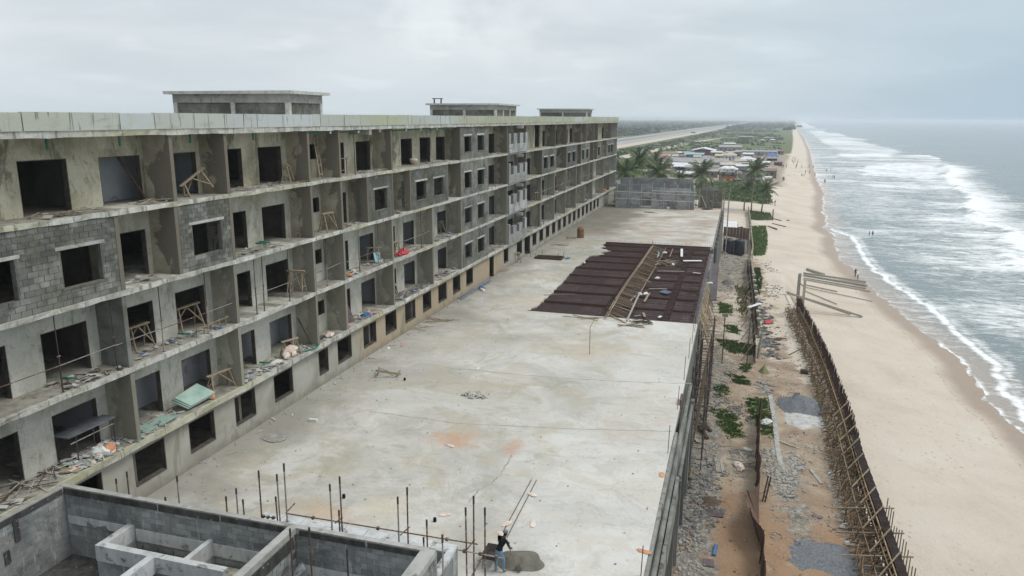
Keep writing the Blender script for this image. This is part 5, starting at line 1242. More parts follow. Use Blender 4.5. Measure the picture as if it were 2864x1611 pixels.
for a, b, dz in ((17, PR[0], 0), (PR[0], PR[1], .03), (PR[1], PR[2], .02), (PR[2], PR[3], .0), (PR[3], 33.1, .02), (PR[4]-1.2, PR[5], .02), (PR[5], 41.0, .3), (41.3, PR[6], .0), (PR[6], 44.7, .1), (45.5, PR[7], 0), (PR[7], PR[8], .05), (52.8, PR[9], 0), (PR[9], PR[10], .03), (PR[10], 60.3, .1)):
    MB().tube((-25.40, a, ZF[2]+1.12), (-25.40, b, ZF[2]+1.12+dz), .02, 5).build('rail', MT['pipe_grey' if rnd.random() < .5 else 'pipe_rust'], rl)
rl2 = thing('handrail', 'distant thin handrail between far second floor props', 'handrail', (-25.42, 115, ZF[2]+1.1))
for a, b in ((97.6, 106), (107, 113.6), (114, 119), (126, 138)): MB().tube((-25.4, a, ZF[2]+1.1), (-25.4, b, ZF[2]+1.15), .025, 5).build('rail', MT['pipe_grey'], rl2)
# ------------------------------------------------------------ loose things on the terrace
p = (-21.89, 109.75, 0.0)
tk = thing('water_tank', 'rusty brown cylindrical water tank on the far terrace', 'water tank', p)
MB()._lathe(Vector(p), [(.50, 0), (.53, .04), (.53, .35), (.505, .38), (.53, .42), (.53, .78), (.505, .81), (.53, .85), (.53, 1.3), (.5, 1.42), (.38, 1.5)], 20).build('body', MT['tank_brown'], tk, True)
MB()._lathe(Vector(p), [(.2, 1.48), (.22, 1.5), (.22, 1.6), (.15, 1.63)], 14).build('lid', MT['tank_brown'], tk, True)
p = Vector((-22.24, 91.66, 0.0))
hk = thing('floor_opening', 'dark rectangular opening in the terrace rimmed with props and timber', 'opening', tuple(p))
for a, b in (((-1.7, -.9), (1.7, -.9)), ((-1.7, .9), (1.7, .9)), ((-1.7, -.9), (-1.7, .9)), ((1.7, -.9), (1.7, .9))): MB().bar(p+Vector((*a, .1)), p+Vector((*b, .1)), .16, .2).build('kerb_timber', MT['timber_dark'], hk)
MB().box(p.x-1.62, p.y-.82, .008, p.x+1.62, p.y+.82, .03).build('pit_shade', MT['opening_shade'], hk)  # dark sheet on the solid slab, painted as the shade of a hole
for dx, dy in ((-1.6, -.6), (-1.2, .9), (1.2, -.95), (1.6, .6), (-2.4, -.3)): MB().tube(p+Vector((dx, dy, 0)), p+Vector((dx+rnd.uniform(-.2, .2), dy, rnd.uniform(.5, .95))), .025, 5).build('starter_bar', MT['pipe_dark'], hk)
for i in range(5): MB().bar(p+Vector((-1.5, -.7+.35*i, .22)), p+Vector((1.4, -.6+.35*i, .24)), .1, .04).build('cover_plank', MT['timber_dark'], hk)
sack(tuple(p+Vector((2.3, .3, 0))), 'blue plastic heap at the edge of the terrace opening', 'blue_plastic', .36, .3, None, 'plastic_bag', 'bag')
m = MB(); c = Vector((-15.29, 42.9, 0.0))
for i in range(150):
    r = abs(rnd.gauss(0, .5)); a = rnd.uniform(0, 6.3); s_ = rnd.uniform(.04, .11); m.stone(c+Vector((r*1.15*math.cos(a), r*.75*math.sin(a), max(.02, .16-r*.12))), s_, (1, 1, .7))
one('rubble_heap', m, MT['rubble'], 'small heap of grey rubble in the middle of the terrace', 'rubble', kind='stuff')
c = Vector((-23.63, 33.45, 0.0)); m = MB(); P = [(c.x+(.72+rnd.uniform(-.1, .08))*math.cos(t*.524), c.y+(.55+rnd.uniform(-.08, .08))*math.sin(t*.524)) for t in range(12)]; slabpoly(m, P, .0, .05)
for i in range(20): a = rnd.uniform(0, 6.3); m.stone(c+Vector((.7*math.cos(a), .55*math.sin(a), .06)), rnd.uniform(.03, .06), (1, 1, .5))
one('mortar_patch', m, MT['rubble'], 'round cracked slab of dried mortar on the terrace', 'mortar slab')
p = (-22.85, 36.21, 0.0); one('polystyrene_block', MB().box(p[0]-.26, p[1]-.1, 0, p[0]+.26, p[1]+.12, .15, .012), MT['white_plastic'], 'small white box left of the rubble heap', 'box')
for q, l, mt in (((-13.95, 35.42, 0.0), 'torn cement sack on the orange stain', 'sack'), ((-11.57, 28.52, 0.0), 'crumpled pink sack beside two dark tins', 'sack'), ((-8.3, 31.48, 0.0), 'pink sack lying on the two long rods', 'sack'), ((-8.67, 28.63, 0.0), 'flat sack behind the worker', 'sack'), ((-8.62, 27.71, 0.0), 'sack closest behind the worker', 'sack'), ((-7.59, 28.97, 0.0), 'torn sack right of the long rods', 'sack'), ((-24.98, 50.64, 0.0), 'white bag near the ground storey wall', 'white_plastic'), ((-24.19, 51.5, 0.0), 'orange sack near the ground storey wall', 'orange_sack'), ((-2.64, 28.21, 0.0), 'orange scrap at the near right edge of the terrace', 'orange_sack'), ((-2.61, 35.36, 0.0), 'orange bag at the right terrace edge', 'orange_sack'), ((-16.78, 48.11, 0.0), 'pale scrap sack far in front of the bent rod', 'sack')):
    sack(q, l, mt, .23, .14)
sack((-24.73, 72.19, 0.0), 'blue and white bag at the end of the pipe stack', 'blue_plastic', .28, .7, None, 'plastic_bag', 'bag'); sack((-24.44, 71.56, 0.0), 'white bag under the blue bag by the pipe stack', 'white_plastic', .3, .5, None, 'plastic_bag', 'bag')
for (q, l) in (((-11.77, 27.89, 0.0), 'dark tin standing by the crumpled pink sack'), ((-20.69, 44.27, 0.0), 'small dark tin far up the terrace'), ((-16.64, 28.59, 0.0), 'dark tin behind the tall rusty tube')):
    one('tin_can', MB()._lathe(Vector(q), [(.07, 0), (.075, .02), (.075, .17), (.07, .18)], 12), MT['shirt_black'], l, 'can')
pi_ = thing('pipe_stack', 'bundle of long grey pipes laid along the ground storey wall', 'pipes', (-25.8, 72.21, 0.0))
A, B = Vector((-25.52, 67.29, 0.0)), Vector((-25.35, 75.99, 0.0))
for i in range(16):
    o = Vector((rnd.uniform(-.25, .55), rnd.uniform(-.5, .5), .03+.05*(i % 3))); MB().tube(A+o, B+o+Vector((rnd.uniform(-.3, .3), rnd.uniform(-.8, .8), 0)), .035, 6).build('pipe', MT['pipe_steel_grey'], pi_)
for q, q2, l in (((-8.62, 27.46, 0.03), (-8.71, 32.93, 0.03), 'left one of two long parallel rods'), ((-8.34, 27.54, 0.03), (-8.46, 32.96, 0.03), 'right one of two long parallel rods')): one('steel_rod', MB().tube(q, q2, .016, 5), MT['pipe_dark'], l, 'steel rod', 'two long parallel rods on the terrace')
q = Vector((-9.8, 53.76, 0.0)); one('bent_rod', MB().path([q, q+Vector((-.02, .02, 2.1)), q+Vector((.55, .5, 3.4))], .022, 5), MT['pipe_dark'], 'tall thin rod with a bent top standing on the terrace', 'rod')
def twigs(q, n, l, lab, mat='timber', cat='sticks', name='stick_pile'):
    m = MB(); q = Vector(q)
    for i in range(n):
        a = rnd.uniform(-.5, .9); d = Vector((math.cos(a), math.sin(a), 0))*rnd.uniform(l*.4, l); c = q+Vector((rnd.uniform(-.7, .7), rnd.uniform(-.6, .6), .03+.015*i)); m.bar(c-d, c+d, .045)
    return one(name, m, MT[mat], lab, cat, kind='stuff')
twigs((-12.3, 63.59, 0.0), 4, 1.8, 'thin battens on the terrace below the left rebar edge'); twigs((-7.32, 63.81, 0.0), 16, .8, 'brown stick heap at the foot of the stop end', 'timber_dark'); twigs((-7.67, 62.76, 0.0), 5, 1.3, 'battens crossed before the stop end'); twigs((-24.35, 59.1, 0.0), 7, 1.4, 'sticks strewn beside the pipe stack end'); twigs((-23.22, 102.19, 0.0), 3, 1.8, 'two battens near the far rebar corner', 'timber_dark')
twigs((-25.62, 81.97, 0.0), 22, .5, 'pinkish rubbish heap by the ground storey door', 'sack'); twigs((-25.35, 56.72, 0.0), 5, 1.6, 'pale batten lying along the wall foot', 'timber_grey'); twigs((-15.28, 144.24, 0.0), 4, 1.4, 'batten near the far block wall', 'timber_dark'); twigs((-5.14, 152.54, 0.0), 20, 1.0, 'dark heap of scrap at the far terrace corner', 'timber_dark')
m = MB()
for i in range(420):      # chips and crumbs swept over the slab
    y = 23+abs(rnd.gauss(0, 1))*34; x = rnd.uniform(-25.2, -2.8) if rnd.random() < .6 else -25.3+abs(rnd.gauss(0, 2.2))
    if PB < y < PT and x > -19 or y > 148 or x > -2.8: continue
    s_ = rnd.uniform(.015, .055); m.stone((x, y, s_*.5), s_, (1, 1, .6))
link('litter', m.mesh('litter', MT['rubble']), None, label='chips and crumbs scattered over the terrace', category='litter', kind='stuff')
m = MB()
for i in range(60):
    y = rnd.uniform(28, 150); x = -25.4+abs(rnd.gauss(0, .5)); a = rnd.uniform(0, 3); d = Vector((math.cos(a), math.sin(a), 0))*rnd.uniform(.1, .35); m.bar(Vector((x, y, .03))-d, Vector((x, y, .03))+d, rnd.uniform(.03, .12), .02)
link('litter', m.mesh('litter', MT['scrap_white']), None, label='white scraps fallen along the foot of the hotel wall', category='litter', kind='stuff')
m = MB()
for i in range(34): y = 28+i*2.2+rnd.uniform(-.5, .5); m.tube((-25.1+rnd.uniform(-.1, .3), y, 0), (-25.1, y, rnd.uniform(.12, .3)), .012, 4)
link('starter_bars', m.mesh('starter_bars', MT['pipe_dark']), None, label='row of rusty bar stubs along the wall foot', category='rebar', kind='stuff')
# tall thin bars standing up along the terrace edge
for i, (x, y, h, l) in enumerate(((TE-.1, 26.5, 1.3, 'nearest thin bar'), (TE-.1, 38.0, 1.6, 'second nearest thin bar'), (TE-.1, 44.5, 1.5, 'thin bar by the rusty edge panel'), (TE-.1, 50, 1.7, 'thin bar past the rusty edge panel'), (TE-.1, 55, 1.6, 'thin bar halfway along the near edge'), (TE-.1, 59, 1.6, 'thin bar short of the rebar bay'), (TE-.1, 62.5, 1.4, 'thin bar at the rebar bay corner'))):
    one('edge_bar', MB().tube((x, y, 0), (x+.03, y+.02, h), .02, 5), MT['pipe_dark'], l+' on the right terrace edge', 'bar', 'thin upright bars along the terrace edge')
# ------------------------------------------------------------ far end of the terrace
gw = thing('grey_block_building', 'roofless grey block building with scaffold at the far end of the terrace', 'building', (-15.5, 151, 0))
yv = 151.2
o_ = [(-23.0+x, -23.0+x2, a, b) for x, x2, a, b in ((4.7, 7.6, .2, 2.2), (10.0, 11.3, .05, 1.6))]
def wall_x(mb, y0, y1, a, b, z0, z1, ops):
    c = a
    for xa, xb, za, zb in sorted(ops):
        mb.box(c, y0, z0, xa, y1, z1); mb.box(xa, y0, z0, xb, y1, za) if za > z0+.03 else None; mb.box(xa, y0, zb, xb, y1, z1); c = xb
    mb.box(c, y0, z0, b, y1, z1); return mb
F_ = wall_x(MB(), yv, yv+.23, -23.0, -8.0, -.02, 3.3, o_).build('front_wall', MT['grey_wall'], gw)
courses(None, F_, yv+.2, yv, -23, -8, 0, 3.3, o_, MT['grey_wall'], None, False, axis='x', bh=.235)
B_ = MB().box(-23, yv+5, -.02, -8.4, yv+5.23, 5.6).build('rear_wall', MT['grey_wall'], gw)
MB().box(-23.23, yv, -.02, -23, yv+5.2, 5.0).build('side_wall', MT['grey_wall'], gw); MB().box(-8.2, yv, -.02, -7.97, yv+5.2, 4.4).build('side_wall', MT['grey_wall'], gw)
U_ = MB().box(-23.0, yv+.012, 3.3, -16.2, yv+.2, 4.6).build('upper_wall', MT['grey_wall'], gw); MB().box(-16.2, yv+.012, 3.3, -8.3, yv+.2, 4.1).build('upper_wall', MT['grey_wall'], gw)
for x in (-15.6, -8.1): MB().box(x-.4, yv-.12, 0, x+.4, yv-.004, 3.6).build('pier', MT['grey_wall'], gw)
MB().box(-12.4, yv-.06, 0, -11.0, yv-.006, 1.5).build('boarded_panel', MT['grey_wall'], gw)
fs_ = thing('tube_scaffold', 'grey tube scaffold across the far grey block building', 'scaffold', (-15.5, 150.6, 0))
for x in (-22.9, -20.4, -18, -15.9, -13.6, -10.9, -8.6, -7.7): MB().tube((x, yv-.55, 0), (x, yv-.55, rnd.uniform(4.4, 5.6)), .08, 6).build('standard', MT['conc'], fs_)
for z in (1.75, 3.1): MB().tube((-23.2, yv-.6, z+.1), (-7.4, yv-.6, z-.15), .07, 6).build('ledger', MT['lintel'], fs_)
MB().tube((-15.9, yv-.62, 3.55), (-7.4, yv-.62, 3.5), .07, 6).build('ledger', MT['lintel'], fs_)
for p, q in (((-12.2, 2.2), (-10.9, .2)), ((-11.2, 1.6), (-9.3, 0)), ((-12.6, 4.6), (-11.6, 5.3)), ((-11.6, 5.4), (-11.0, 4.6))): MB().bar((p[0], yv-.7, p[1]), (q[0], yv-.9, q[1]), .1).build('prop', MT['timber_grey'], fs_)
rw = thing('tan_block_wall', 'tan block wall with posts at the far right terrace corner', 'wall', (-4.3, 156, 0))
B_ = MB().box(-6.9, 155.6, -.02, -2.9, 155.83, 3.5).build('wall', MT['mortar'], rw); courses(None, B_, 155.8, 155.6, -6.85, -2.9, 0, 3.5, [], MT['tan_block'], None, False, axis='x', bh=.24)
MB().box(-6.6, 155.66, 3.5, -3.2, 155.8, 4.1).build('upper_blocks', MT['grey_wall'], rw)
for x in (-7.0, -2.75): MB().box(x-.17, 155.4, -.02, x+.17, 155.74, 3.9).build('post', MT['tan_block'], rw)
for i, (x, y) in enumerate(((-5.6, 155.2), (-4.3, 155.2), (-2.5, 155.0), (-2.2, 157.5), (-1.2, 156), (-7.6, 155.4))):
    r_ = thing('scaffold_tube', ('tube before the left part of the tan wall', 'tube before the right part of the tan wall', 'tall tube at the far terrace corner', 'tube just beyond the far corner post', 'outermost tube beyond the terrace corner', 'tube in the gap left of the tan wall')[i], 'scaffold tube', (x, y, 0), 'tubes around the tan block wall'); MB().tube((x, y, 0 if x < -2.45 else -7.4), (x, y, rnd.uniform(4.6, 6.2)), .05, 6).build('tube', MT['pipe_grey'], r_); MB().tube((x, y, 4.2), (x, y, 4.4), .075, 6).build('coupler', MT['pipe_rust'], r_)
one('leaning_plank', MB().bar((-6.6, 154.8, 2.6), (-5.4, 154.2, .02), .12), MT['timber_grey'], 'plank leaning on the tan block wall', 'plank')
sf = thing('ladder_scaffold', 'slim grey scaffold tower hugging the far terrace corner', 'scaffold', (-1.7, 148, -7))
for x in (-2.1, -1.2):
    for y in (140, 148, 154): MB().tube((x, y, -7.6), (x, y, rnd.uniform(1.5, 5)), .045, 6).build('standard', MT['pipe_grey'], sf)
for z in fr(-6.5, 4.5, 1.3): MB().tube((-2.2, 154, z), (-1.1, 154, z), .035, 5).build('rung', MT['pipe_grey'], sf); MB().tube((-1.2, 140, z), (-1.2, 154, z), .03, 5).build('ledger', MT['pipe_grey'], sf) if z < 1 else None
gr = thing('railing', 'dark vertical bar railing between hotel end and grey building', 'railing', (-24.2, 152, 0))
for i in range(12): MB().tube((-25+i*.17, 152, 0), (-25+i*.17, 152, 2.4), .02, 5).build('bar', MT['pipe_dark'], gr)
for z in (.2, 2.3): MB().tube((-25.1, 152, z), (-23.1, 152, z), .025, 5).build('rail', MT['pipe_dark'], gr)
# ------------------------------------------------------------ building yard below the terrace
def scatter(P, n, smin, smax, mat, label, name='rubble', cat='rubble', sq=(1, 1, .6), dens=None, flat=False):
    m = MB(); xs = [p[0]+e for p in P for e in (-.6, .6)]; ys = [p[1]+e for p in P for e in (-1.2, 1.2)]; k = 0; tries = 0
    while k < n and tries < n*12:
        tries += 1; x = rnd.uniform(min(xs), max(xs)); y = rnd.uniform(min(ys), max(ys))
        if not inpoly(x+.7*nz(x, y, .7, 1)+rnd.gauss(0, .25), y+1.5*nz(x, y, .5, 2)+rnd.gauss(0, .5), P): continue
        if nz(x, y, .5, 4) < -.18 and rnd.random() < .8: continue
        s_ = smin+(smax-smin)*rnd.random()**2.4; z = terr(x, y)
        if flat: a = rnd.uniform(0, 3.2); d = Vector((math.cos(a), math.sin(a), rnd.uniform(-.15, .15)))*s_; m.bar(Vector((x, y, z+s_*.3))-d, Vector((x, y, z+s_*.3))+d, s_*rnd.uniform(.7, 1.3), s_*.25, rnd.uniform(-.5, .5))
        else: m.stone((x, y, z+s_*.2), s_, sq)
        k += 1
    return link(name, m.mesh(name, MT[mat]), None, label=label, category=cat, kind='stuff')
scatter(gpoly(((-2.75, 53.06, -7.2), (-1.17, 54.0, -7.22), (0.49, 51.86, -7.21), (0.32, 48.91, -7.22), (-0.8, 46.25, -7.22), (0.69, 46.04, -7.2), (-0.45, 41.95, -7.2), (-2.03, 40.95, -7.21), (-2.34, 46.72, -7.21))), 1100, .03, .17, 'rubble_dark', 'dark stone rubble along the foot of the podium wall')
scatter(gpoly(((-2.39, 43.63, -7.23), (-0.63, 42.73, -7.22), (-0.92, 38.37, -7.23), (-2.05, 38.02, -7.23))), 380, .03, .13, 'rubble', 'pale rubble in the nearest alley corner')
scatter(gpoly(((-2.07, 57.48, -7.2), (2.56, 55.78, -7.21), (2.46, 48.85, -7.2), (0.59, 50.79, -7.22))), 700, .02, .12, 'rubble', 'pale chips and rubble left of the brown hoarding')
scatter(gpoly(((3.42, 56.04, -7.21), (4.47, 56.79, -7.21), (5.9, 55.53, -7.2), (5.36, 52.26, -7.22), (4.69, 48.57, -7.21), (3.21, 48.43, -7.21))), 1000, .03, .17, 'rubble', 'broken concrete rubble in the middle of the path')
scatter(gpoly(((8.07, 56.86, -7.22), (8.41, 55.51, -7.21), (8.44, 45.52, -7.22), (7.92, 44.51, -7.2), (7.63, 50.44, -7.2))), 520, .03, .15, 'rubble', 'pale stones along the foot of the bamboo formwork')
scatter(gpoly(((-1.66, 84.29, -7.21), (-0.41, 82.5, -7.21), (1.92, 76.12, -7.21), (0.51, 69.63, -7.21), (-1.14, 70.4, -7.21))), 900, .03, .14, 'rubble', 'grey gravel bank beside the podium scaffold')
scatter(gpoly(((-0.65, 68.08, -7.22), (1.89, 65.42, -7.21), (2.41, 61.94, -7.21), (-0.92, 64.55, -7.21))), 380, .03, .15, 'rubble_dark', 'dark rubble between two grass patches')
scatter(gpoly(((-2.85, 188.34, -8.88), (2.61, 181.52, -9.76), (2.46, 109.27, -7.21), (-1.36, 103.86, -7.2))), 1100, .05, .22, 'rubble', 'grey rubble filling the alley before the black tanks', flat=True)
scatter(gpoly(((4.09, 108.37, -7.21), (4.91, 105.87, -7.2), (5.43, 89.62, -7.2), (5.65, 81.01, -7.21), (3.73, 80.41, -7.21))), 420, .08, .32, 'rubble_dark', 'tumbled dark slabs along the stepped block wall', flat=True)
scatter(gpoly(((3.47, 73.82, -7.21), (4.55, 72.18, -7.21), (4.73, 69.42, -7.2), (3.47, 69.37, -7.22))), 200, .05, .2, 'rubble', 'pile of broken slabs by the pale kerb', flat=True)
scatter(gpoly(((7.21, 100.33, -7.2), (10.58, 117.75, -10.26), (10.29, 104.01, -10.03), (8.4, 86.9, -7.21), (6.7, 88.13, -7.2))), 800, .03, .14, 'rubble', 'blue grey chippings inside the end of the sea wall')
scatter(gpoly(((4.97, 119.34, -7.2), (8.07, 116.67, -7.29), (9.68, 114.34, -9.68), (4.97, 107.92, -7.2))), 320, .03, .14, 'rubble_dark', 'dark crumbs where the path meets the beach', flat=True)
scatter(gpoly(((5.32, 156.93, -10.0), (6.77, 132.9, -7.21), (9.1, 131.45, -8.31), (4.82, 126.39, -7.21))), 160, .04, .16, 'rubble_dark', 'driftwood crumbs on the upper beach', flat=True)
scatter(gpoly(((3.34, 47.83, -7.22), (7.11, 49.63, -7.21), (7.89, 45.35, -7.22), (4.65, 40.07, -7.22), (3.02, 39.58, -7.22))), 420, .02, .09, 'rubble', 'loose stones on the red path')
scatter(gpoly(((5.48, 90.78, -7.21), (8.79, 88.98, -7.21), (8.62, 69.21, -7.21), (4.65, 69.74, -7.22))), 340, .025, .1, 'rubble', 'loose stones on the sandy part of the path')
scatter(gpoly(((4.87, 63.98, -7.22), (8.59, 65.14, -7.22), (8.07, 52.43, -7.2), (5.77, 51.72, -7.2))), 420, .025, .1, 'rubble', 'loose stones on the grey part of the path')
scatter([(-2.3, 36), (9, 36), (9, 70), (8.6, 100), (3.2, 106), (-2.2, 106)], 2600, .015, .07, 'rubble', 'small chips strewn all over the building yard')
scatter([(-2.3, 36), (9, 36), (9, 70), (2.6, 100), (-2.2, 106)], 1200, .02, .09, 'rubble_dark', 'small dark stones strewn all over the building yard')
twigs((1.02, 55.72, -7.21), 10, .8, 'weathered slats strewn over the rubble by the hoarding', 'timber_grey'); twigs((3.76, 49.25, -7.2), 4, .7, 'slats on the rubble path', 'timber_grey')
# grass
def grass(P, n, h, label, mat='bush_bright'):
    m = MB(); xs = [p[0]+e for p in P for e in (-.6, .6)]; ys = [p[1]+e for p in P for e in (-1.2, 1.2)]; k = t = 0
    while k < n and t < n*10:
        t += 1; x = rnd.uniform(min(xs), max(xs)); y = rnd.uniform(min(ys), max(ys))
        if not inpoly(x+.3*nz(x, y, 1.3)+rnd.gauss(0, .12), y+.6*nz(x, y, .8, 2)+rnd.gauss(0, .3), P): continue
        if nz(x, y, 1.7, 5) < -.22 or nz(x, y, 4.5, 8) < -.3: continue
        z = terr(x, y); hh = h*rnd.uniform(.5, 1.3); a = rnd.uniform(0, 6.3); d = Vector((math.cos(a), math.sin(a), 0))*hh*.28; o = Vector((-d.y, d.x, 0))*rnd.uniform(-1.4, 1.4)
        p = Vector((x, y, z-.02)); m.poly((p-d, p+d, p+d*.8+o*.8+Vector((0, 0, hh*.6)), p+o*2.0+Vector((0, 0, hh)), p-d*.8+o*.8+Vector((0, 0, hh*.6)))); k += 1
    return link('grass', m.mesh('grass', MT[mat]), None, label=label, category='grass', kind='stuff')
grass(GP[0], 5200, 0.12, 'largest bright grass patch left of the brown hoarding')
grass(GP[1], 5200, 0.13, 'long grass strip at the head of the pale kerb')
grass(GP[2], 2000, 0.12, 'small grass patch beside dark rubble')
grass(GP[3], 2600, 0.12, 'grass patch right of the gravel bank')
grass(GP[4], 5200, 0.17, 'wide grass patch by the dark lamp pole')
grass(GP[5], 1800, 0.15, 'grass tuft behind the dark lamp pole')
grass(GP[6], 1600, 0.14, 'grass tuft at the foot of the stepped wall')
grass(GP[7], 1800, 0.17, 'grass patch under the terrace prop timbers')
grass(GP[8], 3800, 0.28, 'bright grass strip under three palms')
grass(GP[9], 7200, 0.28, 'bright grass bank outside the tan block wall')
grass(GP[10], 2600, 0.22, 'grass fringe outside the stepped block wall')
grass(gpoly(((0.89, 116.36, -7.2), (2.65, 114.54, -7.2), (2.38, 97.66, -7.21), (1.42, 99.71, -7.21))), 500, .35, 'thin weeds along the inner alley wall', 'dry_weed')
grass(gpoly(((-2.71, 51.49, -7.22), (-2.06, 51.7, -7.22), (-1.93, 47.5, -7.2), (-2.47, 47.33, -7.2))), 500, .3, 'moss and weeds at the podium wall foot', 'dry_weed')
# stepped block wall and hoarding
bw = thing('stepped_block_wall', 'broken stepped wall of tan blocks along the beach side of the alley', 'wall', (3.2, 130, -8))
WL = [(3.88, 232.23, -9.37), (4.14, 196.99, -9.76), (4.19, 161.15, -9.88), (3.31, 130.74, -7.2), (3.44, 120.55, -7.21), (3.63, 107.49, -7.2), (3.69, 89.07, -7.2)]
Wm = MB(); tp = MB()
def wl(y): return lerpP(sorted((p[1], p[0]) for p in WL), y)
ylo, yhi = min(p[1] for p in WL), max(p[1] for p in WL)
y = ylo
while y < yhi:
    x = wl(y)-.1; z = terr(x, y)
    h = 1.7 if y > 118 else (1.5 if int(y/1.9) % 2 else .9)
    seg = MB().box(x-.12, y, z-.3, x+.12, min(y+.94, yhi), z+h, .012)
    seg.build('wall_section', MT['tan_block'], bw)
    if y <= 118 and int(y/1.9) % 2 and int(y*1.06) % 2: MB().box(x-.22, y+.05, z+h+.004, x+.24, y+.8, z+h+.2, .02).build('cap_block', MT['rubble'], bw)
    y += .95
ho = thing('plank_hoarding', 'tall dark brown plank fence standing inside the stepped wall', 'fence', (2.6, 100, -7.5))
y = 78.0
while y < 131:
    x = wl(y)-.62; z = terr(x, y); MB().bar((x, y+.45, z-.1), (x-.06+rnd.uniform(-.05, .05), y+.45, z+1.5+rnd.uniform(-.2, .25)), .92, .05, H).build('plank', MT['timber_dark' if rnd.random() < .6 else 'rust_sheet'], ho); y += .95
for y in fr(80, 130, 4.2): x = wl(y)-.75; MB().tube((x, y, terr(x, y)-.1), (x, y, terr(x, y)+2.2), .05, 6).build('post', MT['timber_dark'], ho)
# leaning timbers and poles round the wall
for i in range(9):
    y = 79+i*4.6+rnd.uniform(-1, 1); x = wl(y)-.7
    one('leaning_pole', MB().bar((x-1.3, y-1.2, terr(x, y)+.02), (x, y, terr(x, y)+1.9), .08), MT['timber'], f"{('nearest','second','third','fourth','middle','sixth','seventh','eighth','farthest')[i]} timber strut propping the dark plank fence", 'strut', 'struts propping the plank fence')
# brown sheet hoarding, warped, near
sh_ = thing('sheet_hoarding', 'warped rusty brown sheet fence standing along the near alley', 'fence', (2.6, 48, -7.2))
HX = sorted((p[1], p[0]) for p in ((2.71, 39.48, -7.22), (2.84, 42.44, -7.21), (2.78, 45.79, -7.22), (2.71, 49.64, -7.22), (2.74, 53.76, -7.21), (2.92, 59.03, -7.2), (3.27, 64.75, -7.2)))
y = 37.0; i = 0
while y < 63:
    x = lerpP(HX, y); z = terr(x, y); ln_ = lambda q: .10-1.05*math.exp(-((q-44.3)/2.4)**2)+.12*nz(0, q, .5, 3); lean = ln_(y); m = MB(); hh = 1.7+rnd.uniform(-.12, .12); n = 8
    for j in range(n+1):
        yy = y+1.18*j/n; xx = lerpP(HX, yy)+.03*(j % 2); zz = terr(xx, yy)-.05; lv = ln_(yy); m.v += [(xx, yy, zz), (xx+lv, yy, zz+hh), (xx+lv+.012, yy, zz+hh), (xx+.012, yy, zz)]
    for j in range(n):
        k = j*4
        for a in range(4): b = (a+1) % 4; m.f.append((k+a, k+4+a, k+4+b, k+b)); m.mi.append(0)
    m.build('sheet', MT['rust_sheet'], sh_)
    if i % 2: MB().bar((x-.06, y, z-.1), (x-.06+lean, y, z+hh+.3), .07).build('post', MT['timber_dark'], sh_)
    y += 1.2; i += 1
for a, l in (((3.05, 48.22, -7.21), 'left of two dark stakes leaning at the brown hoarding'), ((3.2, 48.11, -7.21), 'right of two dark stakes leaning at the brown hoarding')):
    one('stake', MB().bar(a, (a[0]+.25, a[1]+.3, a[2]+1.7), .09), MT['timber_dark'], l, 'stake', 'stakes at the hoarding')
# pale kerb strip
kb = [Vector(p) for p in ((4.23, 68.83, -7.21), (4.37, 62.55, -7.21), (4.37, 57.31, -7.2), (4.46, 54.01, -7.22))]
m = MB()
for a, b in zip(kb, kb[1:]): m.bar(a+Vector((0, 0, .0)), b+Vector((0, 0, .0)), .36, .16)
one('kerb_strip', m, MT['conc'], 'long pale concrete strip running down the path', 'kerb')
# heaps
def mound(c, rx, ry, h, mat, label, name, seed=0, cat='heap', n=44, rings=16, kind='stuff'):
    m = MB(); c = Vector(c)
    for i in range(rings+1):
        r = i/rings
        for j in range(n):
            t = 2*math.pi*j/n; q = 1+.22*nz(math.cos(t)*1.3, math.sin(t)*1.3, 1.0, seed)+.14*nz(math.cos(t)*5, math.sin(t)*5, 1.0, seed+3); x = c.x+rx*r*q*math.cos(t); y = c.y+ry*r*q*math.sin(t)
            m.v.append((x, y, terr(x, y)-.03+max(0, h*((1-r**1.25))*(1+.25*nz(x, y, 1.3, seed)))+ (.04*nz(x, y, 5, seed) if r < .97 else 0)))
    for i in range(rings):
        for j in range(n): a = i*n+j; b = i*n+(j+1) % n; m.f.append((a, a+n, b+n, b)); m.mi.append(0)
    return link(name, m.mesh(name, MT[mat], (0, 0, 0), True), None, label=label, category=cat, kind=kind)
mound((6.85, 66.83, -7.21), 2.3, 2.6, 1.0, 'gravel', 'blue grey gravel heap against the bamboo formwork', 'gravel_heap', 3)
q = Vector((6.33, 67.34, -7.21)); m = MB(); m.poly([(q.x-.5, q.y-1.7, q.z+.3), (q.x+.2, q.y-1.7, q.z+.42), (q.x+.3, q.y+.3, q.z+1.0), (q.x-.2, q.y+.35, q.z+.92)]); m.poly([(a, b, c-.04) for a, b, c in reversed(m.v[:4])])
one('tarpaulin', m, MT['purple_ply'], 'purple strip of tarpaulin draped over the gravel heap', 'tarpaulin')
mound((6.81, 63.79, -7.2), 2.0, 2.4, .28, 'scrap_white', 'spill of pale cement on the path below the gravel heap', 'cement_spill', 9)
mound((6.5, 42.15, -7.2), 2.6, 2.0, .22, 'gravel', 'flat spread of grey gravel in the near path', 'gravel_spread', 5)
mound((7.91, 41.53, -7.22), 1.6, 1.4, .2, 'gravel', 'gravel spilling under the near bamboo formwork', 'gravel_spread', 15)
mound((-0.23, 47.05, -7.21), .7, .8, .3, 'timber_dark', 'brown earth heap by the alley rubble', 'earth_heap', 2)
mound((3.88, 75.51, -7.22), .55, .8, .7, 'dry_weed', 'mossy boulder beside the stepped wall', 'boulder', 6, 'boulder', 20, 8)
mound((-0.27, 117.65, -7.2), 1.0, 1.6, .7, 'rubble_dark', 'dark ash heap in the alley', 'ash_heap', 7)
